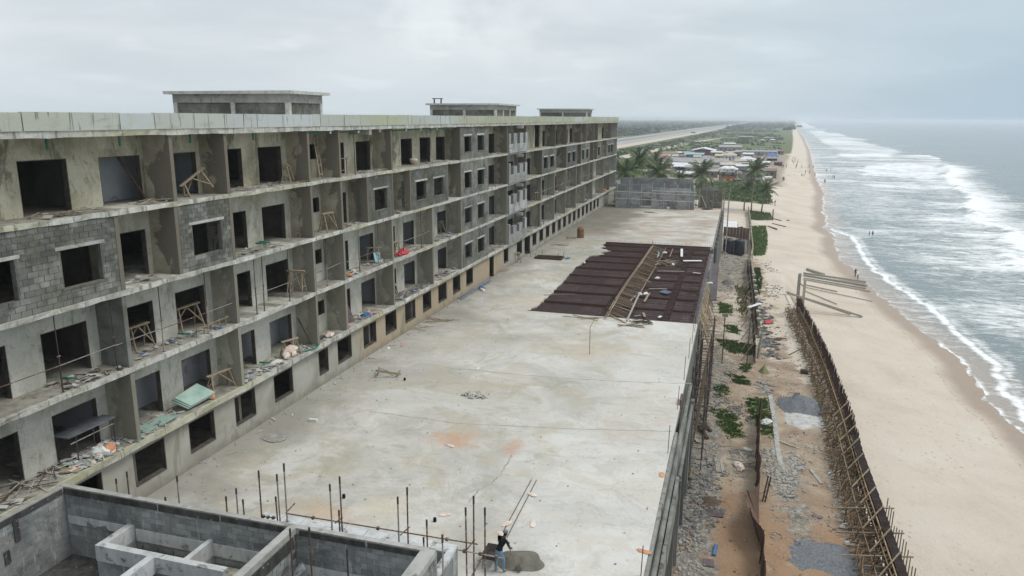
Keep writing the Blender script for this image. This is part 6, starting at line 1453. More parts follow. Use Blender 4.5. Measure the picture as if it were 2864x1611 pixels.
mound((-1.4, 155.7, -9.14), .8, 1.3, .6, 'rubble_dark', 'dark heap near the black tanks', 'ash_heap', 8)
for q, r1, r2 in (((6.5, 42.15, -7.2), 3.2, 2.5), ((6.85, 66.83, -7.21), 2.9, 3.2), ((7.91, 41.53, -7.22), 2.2, 2.0)):
    scatter([(q[0]+r1*math.cos(t*.63), q[1]+r2*math.sin(t*.63)) for t in range(10)], 420, .015, .06, 'gravel', 'loose gravel fringing a gravel heap', 'gravel', 'gravel')
# sheets, planks and oddments
def sheet(p, w, d, rz, mat, label, name='sheet', cat='sheet', z=.04, tilt=.0):
    m = MB().box(-w/2, -d/2, 0, w/2, d/2, .03, .02); ob = link(name, m.mesh(name, MT[mat]), None, label=label, category=cat); ob.location = (p[0], p[1], p[2]+z); ob.rotation_euler = (tilt, 0, rz); return ob
sheet((0.08, 45.63, -7.21), 1.05, .95, .15, 'purple_ply', 'square purple brown sheet lying on alley rubble')
sheet((-0.08, 39.78, -7.21), .62, .7, .1, 'purple_ply', 'small purple sheet beside the blue tube')
sheet((6.34, 47.11, -7.21), .6, .35, -.5, 'purple_ply', 'torn purple scrap on the red path')
sheet((9.21, 45.35, -7.22), .8, .6, .9, 'rust_sheet', 'brown sheet caught in the bamboo formwork', z=.5)
q = Vector((0.22, 41.07, -7.22)); one('tube', MB().tube(q+Vector((-.05, -.55, .1)), q+Vector((.05, .55, .1)), .12, 10), MT['blue_plastic'], 'short fat blue tube on the alley floor', 'tube')
q = Vector((-2.25, 55.47, -7.2)); one('concrete_block', MB().box(q.x-.35, q.y-.5, q.z-.1, q.x+.35, q.y+.5, q.z+.55, .03), MT['conc'], 'mossy concrete block against the podium wall', 'block')
q = Vector((7.71, 76.42, -7.2)); one('crate', MB().box(q.x-.35, q.y-.3, q.z, q.x+.35, q.y+.3, q.z+.35, .02), MT['timber_dark'], 'small dark box standing on the sandy path', 'box')
def plg(a, b, w, label, mat='timber_grey', up=.05, h=.05, name='plank', cat='plank', up2=None):
    one(name, MB().bar((a[0], a[1], a[2]+up), (b[0], b[1], b[2]+(up if up2 is None else up2)), w, h), MT[mat], label, cat)
plg((4.5, 58.55, -7.21), (6.02, 57.42, -7.21), .14, 'grey plank slanting beside the pale kerb'); plg((6.47, 54.0, -7.2), (7.03, 51.87, -7.21), .22, 'pale plank lying on the rubble path'); plg((-2.62, 62.15, -7.21), (-0.85, 57.21, -7.21), .25, 'dark beam lying down from the podium wall', 'timber_dark', .5, .15, 'beam', 'beam', .1); plg((-2.44, 62.97, -7.2), (-0.65, 58.63, -7.21), .2, 'second dark beam next to the podium wall', 'timber_dark', .7, .15, 'beam', 'beam', .15); plg((-2.42, 58.3, -7.21), (-1.48, 56.27, -7.22), .3, 'grey board sliding off the podium rubble', 'timber_grey', .4, .05, 'board', 'board', .1)
plg((-0.06, 53.79, -7.2), (0.17, 51.58, -7.21), .35, 'left board of a weathered pair on the rubble'); plg((0.24, 53.78, -7.21), (0.5, 51.49, -7.21), .18, 'right board of a weathered pair on the rubble'); plg((1.53, 55.46, -7.21), (2.29, 53.62, -7.21), .15, 'plank lying toward the foot of the hoarding'); plg((1.88, 56.31, -7.2), (2.48, 55.96, -7.21), .5, 'pale slab on rubble near the hoarding', 'lintel')
plg((7.76, 112.39, -7.2), (8.08, 103.68, -7.21), .14, 'plank lying along the sandy path edge'); plg((3.79, 126.98, -7.2), (4.8, 122.31, -7.21), .2, 'plank poking out of the stepped wall'); plg((6.6, 82.17, -7.2), (8.35, 85.47, -7.21), .1, 'bamboo stick lying across the sandy path', 'bamboo')
plg((2.43, 94.83, -7.2), (3.93, 97.54, -7.2), .5, 'silver sheet laid across the stepped wall', 'sheet_white', 1.9, .04, 'sheet', 'sheet'); sack((4.93, 95.09, -7.2), 'bright red cloth on the dark slabs', 'red_plastic', .6, .3, None, 'cloth', 'cloth'); sack((1.54, 52.9, -7.22), 'torn orange sack at the foot of the hoarding', 'sack', .55, .3); sack((3.64, 61.85, -7.21), 'white bag in the grass by the kerb', 'white_plastic', .45, .5, None, 'bag', 'bag')
for q, l in (((8.0, 53.53, -7.21), 'white bag at the foot of the formwork, farthest of three'), ((7.93, 46.25, -7.2), 'white scrap bag at the formwork, middle of three'), ((7.94, 44.13, -7.21), 'white bag at the formwork, nearest of three')): sack(q, l, 'white_plastic', .3, .5, None, 'bag', 'bag')
twigs((5.66, 87.81, -7.2), 18, .9, 'heap of dry sticks on the sandy path', 'bamboo'); twigs((1.87, 53.49, -7.21), 9, .7, 'weathered sticks by the torn orange sack', 'timber_grey')
lp = thing('lamp_pole', 'thin dark pole with small pale box standing in the grass', 'pole', (-0.22, 77.12, -7.21)); q = Vector((-0.22, 77.12, -7.21))
MB().tube(q, q+Vector((0, 0, 5.2)), .05, 7).build('pole', MT['pipe_dark'], lp); MB().box(q.x-.28, q.y-.1, q.z+5.0, q.x+.28, q.y+.1, q.z+5.3).build('lamp_box', MT['pipe_grey'], lp)
lp2 = thing('lamp_pole', 'thin rusty pole standing by the plank fence', 'pole', (2.25, 77.34, -7.21)); q = Vector((2.25, 77.34, -7.21)); MB().tube(q, q+Vector((0, 0, 5.0)), .06, 7).build('pole', MT['pipe_rust'], lp2)
lp3 = thing('leaning_post', 'greenish timber post leaning out of the stepped wall', 'post', (3.39, 79.99, -7.21)); q = Vector((3.39, 79.99, -7.21)); MB().tube(q, q+Vector((.25, .6, 2.6)), .16, 8).build('post', MT['timber_grey'], lp3)
# tanks at the alley end
for i, (dx, l) in enumerate(((-1.0, 'left one of the two black water tanks'), (1.12, 'right one of the two black water tanks'))):
    p = (.25+dx, 157.3, terr(.2, 157)+.05)
    tk = thing('water_tank', l+' in the alley', 'water tank', p, 'black water tanks')
    MB()._lathe(Vector(p), [(1.02, 0), (1.06, .05)]+[(1.06-.03*(k % 2), .35+.35*k) for k in range(7)]+[(1.06, 2.7), (.95, 2.88), (.45, 3.05)], 22).build('body', MT['tank'], tk, True); MB()._lathe(Vector(p), [(.3, 3.0), (.32, 3.02), (.32, 3.16), (.2, 3.2)], 14).build('lid', MT['tank'], tk, True)
q = (-.3, 163.5, -6.9); r_ = thing('lean_to_roof', 'white corrugated sheet roof behind the black tanks', 'roof', q)
for i in range(5): MB().bar((-2.0+i*.62, 160.2, -4.3), (-2.2+i*.62, 165.5, -3.7), .6, .03).build('sheet', MT['sheet_white'], r_)
for x, y in ((-1.8, 160.4), (.8, 160.4), (-1.8, 165.2), (.8, 165.2)): MB().tube((x, y, terr(x, y)), (x, y, -4.2), .06, 6).build('post', MT['timber_dark'], r_)
rh = thing('rust_fence', 'rusty brown sheet fence closing the far end of the alley', 'fence', (1, 180, -7.5))
for i in range(8): x = -2.2+i*.72; MB().box(x, 181, terr(x, 181)-.1, x+.7, 181.05, terr(x, 181)+2.6+rnd.uniform(-.15, .15)).build('sheet', MT['rust_sheet'], rh)
for i in range(10): y = 160+i*2.1; x = 3.0+.02*i; MB().box(x, y, terr(x, y)-.1, x+.05, y+2.05, terr(x, y)+2.2+rnd.uniform(-.15, .15)).build('sheet', MT['rust_sheet'], rh)
# ------------------------------------------------------------ sea wall under construction
sw = thing('sea_wall_formwork', 'long lattice of bamboo props and rails along the new sea wall', 'formwork', (10, 70, -7.3))
nb = 0
y = 36.5
while y < 99:
    x1 = wallx(y); z = terr(x1-1.2, y); dn = 1 if y < 75 else 2
    if nb < 290:
        x0 = x1-1.4+rnd.uniform(-.2, .2)
        MB().bar((x0, y, z-.05), (x0+.05, y+rnd.uniform(-.1, .1), z+.95+rnd.uniform(-.2, .4)), .06).build('upright', MT['bamboo'], sw)
        MB().bar((x0+.1, y+.2, z+.02), (x1-.1, y+.25+rnd.uniform(-.2, .2), z+1.35), .055).build('strut', MT['bamboo'], sw)
        MB().bar((x0-.25, y+.1, z+.55+rnd.uniform(-.1, .3)), (x1+.05, y+.1, z+.6+rnd.uniform(-.1, .3)), .05).build('tie', MT['bamboo'], sw)
        MB().bar((x1-.25, y+.3, z-.1), (x1-.22, y+.3+rnd.uniform(-.1, .1), z+1.35+rnd.uniform(-.2, .3)), .06).build('upright', MT['bamboo'], sw); nb += 4
    y += .86 if y < 62 else .95
m = MB(); y = 37
while y < 101:
    x1 = wallx(y); z = terr(x1-1, y); r = rnd.random
    for k in range(1):
        a = x1-1.45+1.45*r(); zz = z+r()*1.2; m.bar((a, y+r()*.8, z-.05), (a+rnd.uniform(-.5, .5), y+rnd.uniform(-.6, .6), z+.8+r()*.9), .05)
    m.bar((x1-1.8, y, z+r()*.9), (x1, y+rnd.uniform(-.3, .3), z+.3+r()*1.0), .045); m.bar((x1-1.6, y+.3, z+.2+r()), (x1-1.5+r(), y+1.6, z+.2+r()), .045)
    y += .42
m.build('props', MT['bamboo'], sw, kind='stuff')
for dx, dz in ((-1.4, .5), (-.85, .85), (-.25, .45), (-.25, 1.25)):
    for a, b in ((36.5, 48), (48, 60), (60, 74), (74, 88), (88, 100)): MB().bar((wallx(a)+dx, a, terr(wallx(a)-1, a)+dz), (wallx(b)+dx+rnd.uniform(-.1, .1), b, terr(wallx(b)-1, b)+dz+rnd.uniform(-.1, .1)), .055).build('rail', MT['bamboo'], sw)
for i in range(11):
    y = 38+i*2.6; x1 = wallx(y); z = terr(x1-1, y); MB().bar((x1-.9, y-1.1, z+.9), (x1+.4, y+.5, z+1.75), .07).build('raker', MT['timber'], sw)
for i in range(20):
    y = 37+i*.62; x1 = wallx(y)+1.1; MB().bar((x1, y, -9.2), (x1+.05, y, -6.3+rnd.uniform(-.4, .4)), .05).build('outer_stake', MT['bamboo'], sw)
for y in (39, 41.5, 44, 47): x1 = wallx(y); MB().bar((x1-2.4, y, -6.4), (x1+1.2, y+.1, -5.9), .07).build('crosspiece', MT['timber'], sw)
cur = thing('sea_wall', 'long rebar curtain and black form panels of the unfinished sea wall', 'wall', (10.5, 72, -8))
m = MB(); y = 57.0
while y < 104.5:
    x = wallx(y)+.18; z = terr(wallx(y)-1, y)
    for dx in (0, .22): m.tube((x+dx, y, z-.6), (x+dx+.1+rnd.uniform(-.06, .06), y+rnd.uniform(-.05, .05), z+1.45+rnd.uniform(-.2, .25)), .02, 4)
    y += .14
for k in range(9):
    for a, b in ((57, 72), (72, 88), (88, 104.5)): m.tube((wallx(a)+.18, a, -7.2+.18*k), (wallx(b)+.18, b, -7.2+.18*k), .016, 4)
m.build('rebar_curtain', MT['rebar'], cur, kind='stuff')
y = 34.0
while y < 58.0:
    x = wallx(y)+.3; MB().bar((x, y, -6.7), (x-.038, y+1.18, -6.7), .16, 1.75).build('form_panel', MT['formboard'], cur); MB().bar((x+.0, y, -5.8), (x-.038, y+1.18, -5.8), .5, .04).build('form_top', MT['formboard'], cur); y += 1.2
for a in (34, 42, 50): MB().bar((wallx(a)-.05, a, -5.9), (wallx(a+8)-.05, a+8, -5.9), .07, .12).build('waling', MT['bamboo'], cur)
for a, b in ((57, 72), (72, 88), (88, 104.5)): MB().bar((wallx(a)+.45, a, -8.2), (wallx(b)+.45, b, -8.2), .4, 1.7).build('concrete_base', MT['podium'], cur)
# tall timber posts and the pile of beams on the sand
pa = Vector((9.93, 116.83, -9.83)); gp = thing('timber_gate_posts', 'pair of tall grey timber posts at the end of the sea wall', 'posts', tuple(pa))
for dx, dy, h in ((0, 0, 5.0), (.55, -2.2, 4.6), (.1, 2.5, 4.4)): MB().bar(pa+Vector((dx, dy, -.3)), pa+Vector((dx, dy, h)), .34, .3).build('post', MT['timber_grey'], gp)
for z in (1.2, 3.2): MB().bar(pa+Vector((.1, 2.5, z)), pa+Vector((.55, -2.2, z+.2)), .15).build('rail', MT['timber_grey'], gp)
for i in range(7): MB().bar(pa+Vector((rnd.uniform(-.6, .3), rnd.uniform(-3, 0), -.1)), pa+Vector((rnd.uniform(-.3, .5), rnd.uniform(-3, 0), rnd.uniform(.8, 1.8))), .08).build('stake', MT['timber_dark'], gp)
def beam(a, b, w, label, up=.15, up2=.15, mat='timber_grey'):
    one('timber_beam', MB().bar((a[0], a[1], a[2]+up), (b[0], b[1], b[2]+up2), w, w*.8), MT[mat], label, 'timber beam', 'timber beams dumped on the beach')
beam((12.99, 146.02, -10.81), (24.09, 148.81, -12.11), .42, 'top straight beam of the beach pile', .5, .3); beam((12.95, 145.49, -10.79), (23.78, 145.39, -12.03), .36, 'second beam under the top one of the beach pile', .22, .2); beam((12.67, 141.74, -10.71), (23.13, 142.18, -11.92), .38, 'beam on the near side of the beach pile', .28, .2); beam((12.74, 141.41, -10.72), (23.61, 140.49, -11.95), .36, 'lowest beam of the beach pile', .15, .15)
beam((14.07, 152.48, -10.99), (16.9, 149.41, -11.29), .5, 'short thick beam behind the beach pile', .3, .3); beam((12.54, 136.3, -10.63), (17.62, 135.03, -11.21), .22, 'thin batten between pile and long plank'); beam((12.08, 133.87, -10.53), (22.64, 131.73, -11.77), .16, 'very long thin pole reaching toward the water'); beam((11.88, 131.07, -10.52), (16.36, 124.55, -11.01), .16, 'thin pole fanned out before the pile')
beam((8.19, 113.23, -7.28), (19.16, 118.41, -11.26), .36, 'nearest long beam slanting across the sand'); beam((8.67, 115.36, -7.89), (17.56, 118.55, -11.08), .24, 'beam tucked beside the nearest long beam')
beam((10.61, 226.95, -10.41), (12.83, 225.48, -10.76), .3, 'dark drift log by the grass bank', .1, .1, 'timber_dark'); beam((10.04, 215.62, -10.39), (13.36, 212.82, -10.77), .28, 'long dark drift log on the upper beach', .1, .1, 'timber_dark'); beam((8.62, 207.5, -10.12), (10.72, 204.32, -10.47), .35, 'drift log against the grass bank corner', .1, .2, 'timber_dark'); beam((10.4, 223.54, -10.46), (10.33, 223.45, -10.46), .3, 'dark stump standing at the grass bank corner', .0, 3.2, 'timber_dark'); beam((9.3, 274.53, -9.67), (12.0, 267.74, -10.06), .5, 'washed up trunk below the palms', .1, .1, 'timber_dark'); beam((14.48, 228.44, -10.91), (15.16, 228.62, -11.0), .35, 'short dark log lying alone on the sand', .1, .1, 'timber_dark')
# ------------------------------------------------------------ roads inland
def strip(name, A, B, mat, dz, label=None):
    m = MB(); n = len(A)
    def rs(P):
        o = []
        for (a, b) in zip(P, P[1:]):
            for i in range(6): o.append(tuple(a[k]+(b[k]-a[k])*i/6 for k in (0, 1)))
        return o+[P[-1][:2]]
    A, B = rs(A), rs(B)
    for a, b in zip(A, B): m.v += [(a[0], a[1], -9+dz), (b[0], b[1], -9+dz)]
    for i in range(len(A)-1): k = i*2; m.f.append((k, k+1, k+3, k+2)); m.mi.append(0)
    me = m.mesh(name, MT[mat]); ob = link(name, me, None, kind='structure')
    return ob
ext = lambda P: [(P[0][0]*1.0-(P[1][0]-P[0][0])*1.5, P[0][1]-(P[1][1]-P[0][1])*1.5, 0)]+list(P)
far_ = ext([(-156.48, 1011.58, -9.0), (-142.96, 1392.37, -9.0), (-122.2, 2281.17, -9.0), (-25.44, 4328.76, -9.0), (82.09, 7884.12, -9.0)])
mid0 = ext([(-140.65, 909.9, -9.0), (-128.47, 1252.52, -9.0), (-106.25, 1987.03, -9.0), (-21.73, 3738.55, -9.0), (73.93, 6695.82, -9.0)])
mid1 = ext([(-136.45, 882.86, -9.0), (-124.03, 1209.61, -9.0), (-101.5, 1899.51, -9.0), (-20.23, 3499.87, -9.0), (71.31, 6315.11, -9.0)])
nr_ = ext([(-118.22, 765.73, -9.0), (-106.22, 1037.64, -9.0), (-82.9, 1556.47, -9.0), (-16.2, 2860.43, -9.0), (62.85, 5265.37, -9.0)])
vg_ = ext([(-103.89, 673.68, -9.0), (-93.23, 912.23, -9.0), (-73.65, 1386.06, -9.0), (-41.76, 2395.94, -9.0), (60.53, 4915.85, -9.0)])
strip('sand_verge', far_, vg_, 'verge', .35); strip('road', far_, mid0, 'road', .5); strip('road', mid1, nr_, 'road', .5)
strip('road_median', mid0, mid1, 'rubble_dark', .8)
strip('sand_track', ext([(-81.05, 554.67, -9.0), (-71.26, 700.13, -9.0), (-58.15, 897.22, -9.0), (-24.65, 1149.55, -9.0)]), ext([(-72.16, 517.19, -9.0), (-63.57, 657.8, -9.0), (-49.57, 863.96, -9.0), (-22.92, 1103.1, -9.0)]), 'track', .35)
# ------------------------------------------------------------ leaf clumps
def clump(m, c, rx, ry, rz, n, s):
    for i in range(n):
        u = rnd.uniform(-1, 1); t = rnd.uniform(0, 6.283); q = math.sqrt(1-u*u); r = rnd.uniform(.55, 1.0)
        p = Vector((c[0]+rx*r*q*math.cos(t), c[1]+ry*r*q*math.sin(t), c[2]+rz*r*abs(u)))
        a = Vector((rnd.gauss(0, 1), rnd.gauss(0, 1), rnd.gauss(0, .6))).normalized()*s*rnd.uniform(.6, 1.4); b = a.cross(Vector((rnd.gauss(0, 1), rnd.gauss(0, 1), rnd.gauss(0, 1)))).normalized()*s*rnd.uniform(.5, .9)
        m.poly((p-a, p+b*.7, p+a, p-b*.7))
def mass(name, pts, mat, label, cat):
    m = MB()
    for (x, y, z, r, h, n, s) in pts: clump(m, (x, y, z), r, r, h, n, s)
    return link(name, m.mesh(name, MT[mat]), None, label=label, category=cat, kind='stuff')
# thicket under the left palms, green scrub behind the tan wall
pts = []
for i in range(230):
    y = rnd.uniform(188, 300); x = rnd.uniform(-62, -9) if y < 250 else rnd.uniform(-70, -14); z = terr(x, y); h = rnd.uniform(2.2, 4.6)*(1-.45*sst(-24, -9, x)); pts.append((x, y, z-.3, rnd.uniform(1.8, 3.4), h, 70, .5))
mass('thicket', pts, 'bush', 'dense dark thicket behind the far grey block building', 'thicket')
pts = []
for i in range(260):
    y = rnd.uniform(262, 335); x = rnd.uniform(-14, 13-(335-y)*.03); z = terr(x, y); pts.append((x, y, z-.2, rnd.uniform(1.2, 2.4), rnd.uniform(.6, 1.5), 42, .42))
mass('scrub', pts, 'bush_bright', 'low bright scrub between palms and the beach huts', 'scrub')
# scrub over the flat land beyond
VG = sorted((p[1], p[0]) for p in vg_)
pts = []
for i in range(2600):
    y = 330+rnd.random()**1.7*2300; d = rnd.uniform(20, 260)*(1+y/1500); x = shore(y)-d
    if 330 < y < 640 and -58 < x < 26: continue
    if nz(x, y, .006, 3) < -.12: continue
    if y > 450 and x < lerpP(VG, y)+8: continue
    r = rnd.uniform(2, 6)*(1+y/1800); pts.append((x, y, terr(x, y)-.5, r, rnd.uniform(.25, .8)*(1+y/2600), 12, r*.36))
mass('scrub', pts, 'bush', 'scattered scrub over the flat land inland of the beach', 'scrub')
pts = []
for i in range(420):      # hedge-like belt of bush beside the sandy verge
    t = i/420; y = 500+1900*t*t+rnd.uniform(-25, 25); x = lerpP(sorted((p[1], p[0]) for p in vg_), y)+rnd.uniform(6, 22)*(1+t); r = rnd.uniform(2.5, 5); pts.append((x, y, -9.3, r, rnd.uniform(.7, 1.5), 26, .9))
mass('bush_belt', pts, 'bush', 'belt of dark bushes along the sandy road verge', 'bushes')
pts = []
for i in range(5200):     # the far-off wood behind the road
    y = 900+rnd.random()**1.5*8200; xr = lerpP(sorted((p[1], p[0]) for p in far_), y) if y < 7800 else 0
    x = xr-20-rnd.random()**1.4*(250+y*.45); r = rnd.uniform(5, 10)*(1+y/5000); pts.append((x, y, -9.5, r, rnd.uniform(4, 11), 9, r*.55))
mass('forest', pts, 'forest', 'hazy flat forest stretching beyond the road', 'forest')
pts = []
for i in range(700):
    y = rnd.uniform(2200, 7600); d = rnd.uniform(18, 230+y*.02); x = max(shore(y)-d, lerpP(VG, y)+15) if y < 7000 else shore(y)-d; r = rnd.uniform(6, 14); pts.append((x, y, -9.5, r, rnd.uniform(4, 10)*(1.6 if rnd.random() < .08 else 1), 12, r*.5))
mass('forest', pts, 'forest', 'hazy strip of trees along the far shore', 'forest')
# single trees near the far shoreline
def tree(p, h, r, label, group='trees along the far beach'):
    t = thing('broad_tree', label, 'tree', p, group); p = Vector(p)
    MB().path([p, p+Vector((.3, 0, h*.35)), p+Vector((.1, .2, h*.62))], [h*.04, h*.03, h*.02], 7).build('trunk', MT['trunk'], t)
    m = MB()
    for i in range(9): a = rnd.uniform(0, 6.3); q = r*rnd.uniform(.2, .7); clump(m, (p.x+q*math.cos(a), p.y+q*math.sin(a), p.z+h*rnd.uniform(.42, .62)), r*.5, r*.5, h*.36, 60, r*.13)
    m.build('crown', MT['bush'], t)
for c, l in (((144.32, 2389.18, -9.88), 'largest dark round tree at the edge of the far beach'), ((178.0, 2614.78, -12.27), 'dark tree nearest the far sand'), ((119.92, 2498.91, -9.0), 'lone small dark tree left of the beach grove'), ((88.85, 1602.85, -9.1), 'tree standing lower left of the beach grove'), ((110.42, 1810.95, -10.02), 'tree in front of the largest dark round tree')):
    tree(c, 13, 9, l)
# ------------------------------------------------------------ coconut palms
def frond(Lf, droop, nl, wd):
    m = MB(); P = []
    for i in range(10):
        t = i/9; P.append(Vector((Lf*(t-.10*t*t*droop*1.2), 0, Lf*(.34*t-droop*t*t*.62))))
    m.path(P, [.05*(1-.8*i/9) for i in range(10)], 4)
    for i in range(nl):
        t = .10+.9*i/nl; k = min(int(t*9), 8); p = P[k].lerp(P[k+1], t*9-k); d = (P[k+1]-P[k]).normalized(); l = wd*math.sin(math.pi*min(1, .12+t*.86))**.7
        for s in (-1, 1):
            q = p+Vector((d.x*l*.5, s*l*.8, -l*(.35+.4*rnd.random()))); e = d*.10
            m.poly((p-e*.5, p+e, q+e*.4, q-e*.1))
    return m
FR = [frond(4.6, .55, 26, 1.15).mesh('frond', MT['palm_leaf']), frond(4.3, .95, 26, 1.1).mesh('frond', MT['palm_leaf']), frond(4.4, 1.45, 24, 1.0).mesh('frond', MT['palm_leaf'])]
def palm(base, crown, label, sc=1.0, nf=20, group='coconut palms'):
    t = thing('coconut_palm', label, 'palm tree', base, group); b = Vector(base); c = Vector(crown); mid = b.lerp(c, .5)+Vector(((c.x-b.x)*-.25+rnd.uniform(-.2, .2), 0, 0))
    P = [b, b.lerp(mid, .5)+Vector((-.05, 0, 0)), mid, mid.lerp(c, .55), c]; MB().path(P, [.24, .19, .17, .15, .14], 8).build('trunk', MT['trunk'], t, True)
    m = MB()
    for i in range(7): a = rnd.uniform(0, 6.3); m.stone(c+Vector((.25*math.cos(a), .25*math.sin(a), -.25-.2*rnd.random())), .15, (1, 1, 1.2), .08)
    m.build('coconuts', MT['bush_bright'], t)
    for i in range(nf):
        el = i/nf; k = 0 if el < .35 else (1 if el < .72 else 2)
        f = link('frond', FR[k], t); f.location = Vector(c)-b; f.rotation_euler = (rnd.uniform(-.2, .2), R(-58+105*el+rnd.uniform(-10, 10)), i*2.39996+rnd.uniform(-.25, .25)); f.scale = (sc*rnd.uniform(.85, 1.1),)*3
def crn(y, p): return p
palm((2.6, 235.03, -9.2), (2.82, 235.03, -2.29), 'leftmost and shortest of three beach palms', 1.0)
palm((4.6, 229.94, -9.5), (5.0, 229.94, 3.02), 'tallest curved palm in the middle of three', 1.1, 24)
palm((7.61, 235.91, -9.73), (8.46, 235.91, -2.77), 'rightmost of three beach palms, leaning to the sand', 1.0)
for q, Yp, l, s_ in (((-11.41, 262.0, -0.61), 262, 'single dark palm between the grey building and the huts', 1.45), ((-30.86, 250.0, 4.31), 250, 'tallest palm of the left thicket', 1.35), ((-27.49, 262.0, 2.88), 262, 'palm second from the right in the left thicket', 1.3), ((-22.03, 226.0, 1.95), 226, 'wide palm at the right end of the left thicket', 1.4), ((-31.37, 222.0, 1.98), 222, 'palm closest to the hotel end', 1.5), ((-38.93, 260.0, 0.64), 260, 'palm half hidden by the hotel end', 1.3), ((-30.52, 238.0, 2.73), 238, 'palm filling the middle of the left thicket', 1.3), ((-16.49, 232.0, -0.03), 232, 'young low palm before the white awning', .9)):
    palm((q[0]-.4, Yp, terr(q[0]-.4, Yp)), q, l, s_, 22)
for i, (cx_, l) in enumerate((((245.12, 4912.68, -9.0), 'tiny hazy palm farthest left on the far shore'), ((271.06, 4725.19, -9.0), 'tiny hazy palm in the middle of the far shore'), ((265.78, 4375.94, -9.27), 'tiny hazy palm farthest right on the far shore'))):
    palm(cx_, (cx_[0]+2, cx_[1], cx_[2]+17), l, 1.5, 14)
# ------------------------------------------------------------ beach huts
def hut(spec, dep, roof, wall, label, kind='flat', name='beach_hut', wh=.72, over=.35, door=True, post=False, cat='hut', wmat2=None):
    xc, y, z, wd, h = spec; t = thing(name, label, cat, (xc, y+dep/2, z), 'beach huts and sheds'); x0, x1 = xc-wd/2, xc+wd/2; hw = h*wh
    if post:
        for x in (x0+.15, xc, x1-.15):
            for yy in (y, y+dep): MB().tube((x, yy, z-.3), (x, yy, z+hw), .09, 6).build('post', MT['timber_grey'], t)
        MB().box(x0+.2, y+dep*.6, z-.3, x1-.2, y+dep*.6+.1, z+hw*.45).build('half_wall', MT[wall], t)
    else:
        MB().box(x0, y, z-.5, x1, y+dep, z+hw).build('wall', MT[wall], t)
        if door:
            MB().box(xc-.5, y-.05, z, xc+.5, y-.003, z+min(2.0, hw*.8)).build('door', MT['opening_shade'], t)  # door and window plates carry the dark of the interior as colour
            n = max(1, int(wd/3.4))
            for i in range(n):
                x = x0+wd*(i+.5)/n
                if abs(x-xc) > 1.0: MB().box(x-.45, y-.05, z+hw*.4, x+.45, y-.003, z+hw*.75).build('window', MT['opening_shade'], t)
    zr = z+hw+.003; m = MB(); o = over
    if kind == 'flat':
        m.bar((xc, y-o, zr+.05), (xc, y+dep+o, zr+h-hw), wd+2*o, .08)
    elif kind == 'gable':
        for s in (-1, 1): m.bar((xc+s*(wd/4+o/2), y-o, zr+(h-hw)/2), (xc+s*(wd/4+o/2), y+dep+o, zr+(h-hw)/2), wd/2+o, .06, -s*math.atan2(h-hw, wd/2+o))
    else:
        n = len(m.v); m.v += [(x0-o, y-o, zr), (x1+o, y-o, zr), (x1+o, y+dep+o, zr), (x0-o, y+dep+o, zr), (xc-(.0 if kind == 'pyr' else wd*.25), y+dep/2, z+h), (xc+(.01 if kind == 'pyr' else wd*.25), y+dep/2, z+h)]
        m.f += [(n, n+1, n+5, n+4), (n+1, n+2, n+5), (n+2, n+3, n+4, n+5), (n+3, n, n+4), (n+3, n+2, n+1, n)]; m.mi += [0]*5
    m.build('roof', MT[roof], t); return t
oh = hut((-3.9, 339.61, -9.0, 7.47, 6.66), 7, 'roof_white', 'wall_grey', 'two storey hut with bright orange front and white gable roof', 'hip', wh=.80)
xc, y, z, wd, h = (-3.9, 339.61, -9.0, 7.47, 6.66)
MB().box(xc-wd*.26, y-.25, z, xc+wd*.38, y-.06, z+h*.40).build('orange_front', MT['wall_orange'], oh); MB().box(xc-wd/2, y-1.2, z+h*.44, xc+wd/2, y-.06, z+h*.48).build('balcony', MT['timber_dark'], oh)
for i in range(15): x = xc-wd/2+wd*i/14; MB().box(x-.04, y-1.2, z+h*.48, x+.04, y-1.14, z+h*.61).build('baluster', MT['wall_brown'], oh)
MB().box(xc-wd/2, y-1.22, z+h*.61, xc+wd/2, y-1.12, z+h*.63).build('rail', MT['wall_brown'], oh)
for a, b in ((-.48, -.08), (-.04, .38)): MB().box(xc+a*wd, y-.12, z+h*.62, xc+b*wd, y-.05, z+h*.86).build('white_panel', MT['roof_white'], oh)
for a in (-.2, -.02, .16, .3): MB().box(xc+a*wd, y-.33, z+.1, xc+(a+.09)*wd, y-.26, z+h*.2).build('door', MT['wall_white' if a in (-.2, .16) else 'panel_navy'], oh)
hut((2.11, 378.0, -9.0, 4.16, 4.1), 7, 'roof_dark', 'cloth_dark', 'dark roofed tent right of the orange hut', 'hip', post=True, cat='tent', name='tent')
hut((2.32, 347.49, -9.0, 4.48, 3.35), 1, 'roof_grey', 'wall_grey', 'plain pale wall panel under the dark roofed tent', wh=.96, over=0, door=False, name='wall_panel', cat='wall')
lsp = (-29.32, 446.79, -9.0, 17.71, 4.23); ls2 = (-4.42, 445.42, -9.0, 12.27, 4.16)
ls = hut((lsp[0]+3, lsp[1], lsp[2], lsp[3]+24, lsp[4]), 12, 'roof_grey', 'wall_grey', 'very long low shed with lettered dark panels and grey roof', 'flat', wh=.56, name='long_shed', door=False)
xl = lsp[0]+3-(lsp[3]+24)/2
for i in range(9):
    x = xl+1.2+i*3.5; MB().box(x, lsp[1]-.14, lsp[2]+.5, x+3.3, lsp[1]-.01, lsp[2]+lsp[4]*.5).build('panel', MT['panel_navy'], ls)
cu = bpy.data.curves.new('lettering', 'FONT'); cu.body = 'MOKES 10 HA'; cu.size = 2.6; cu.extrude = .02
ob = bpy.data.objects.new('lettering', cu); COL.objects.link(ob); dg = bpy.context.evaluated_depsgraph_get(); lm = bpy.data.meshes.new_from_object(ob.evaluated_get(dg)); bpy.data.objects.remove(ob)
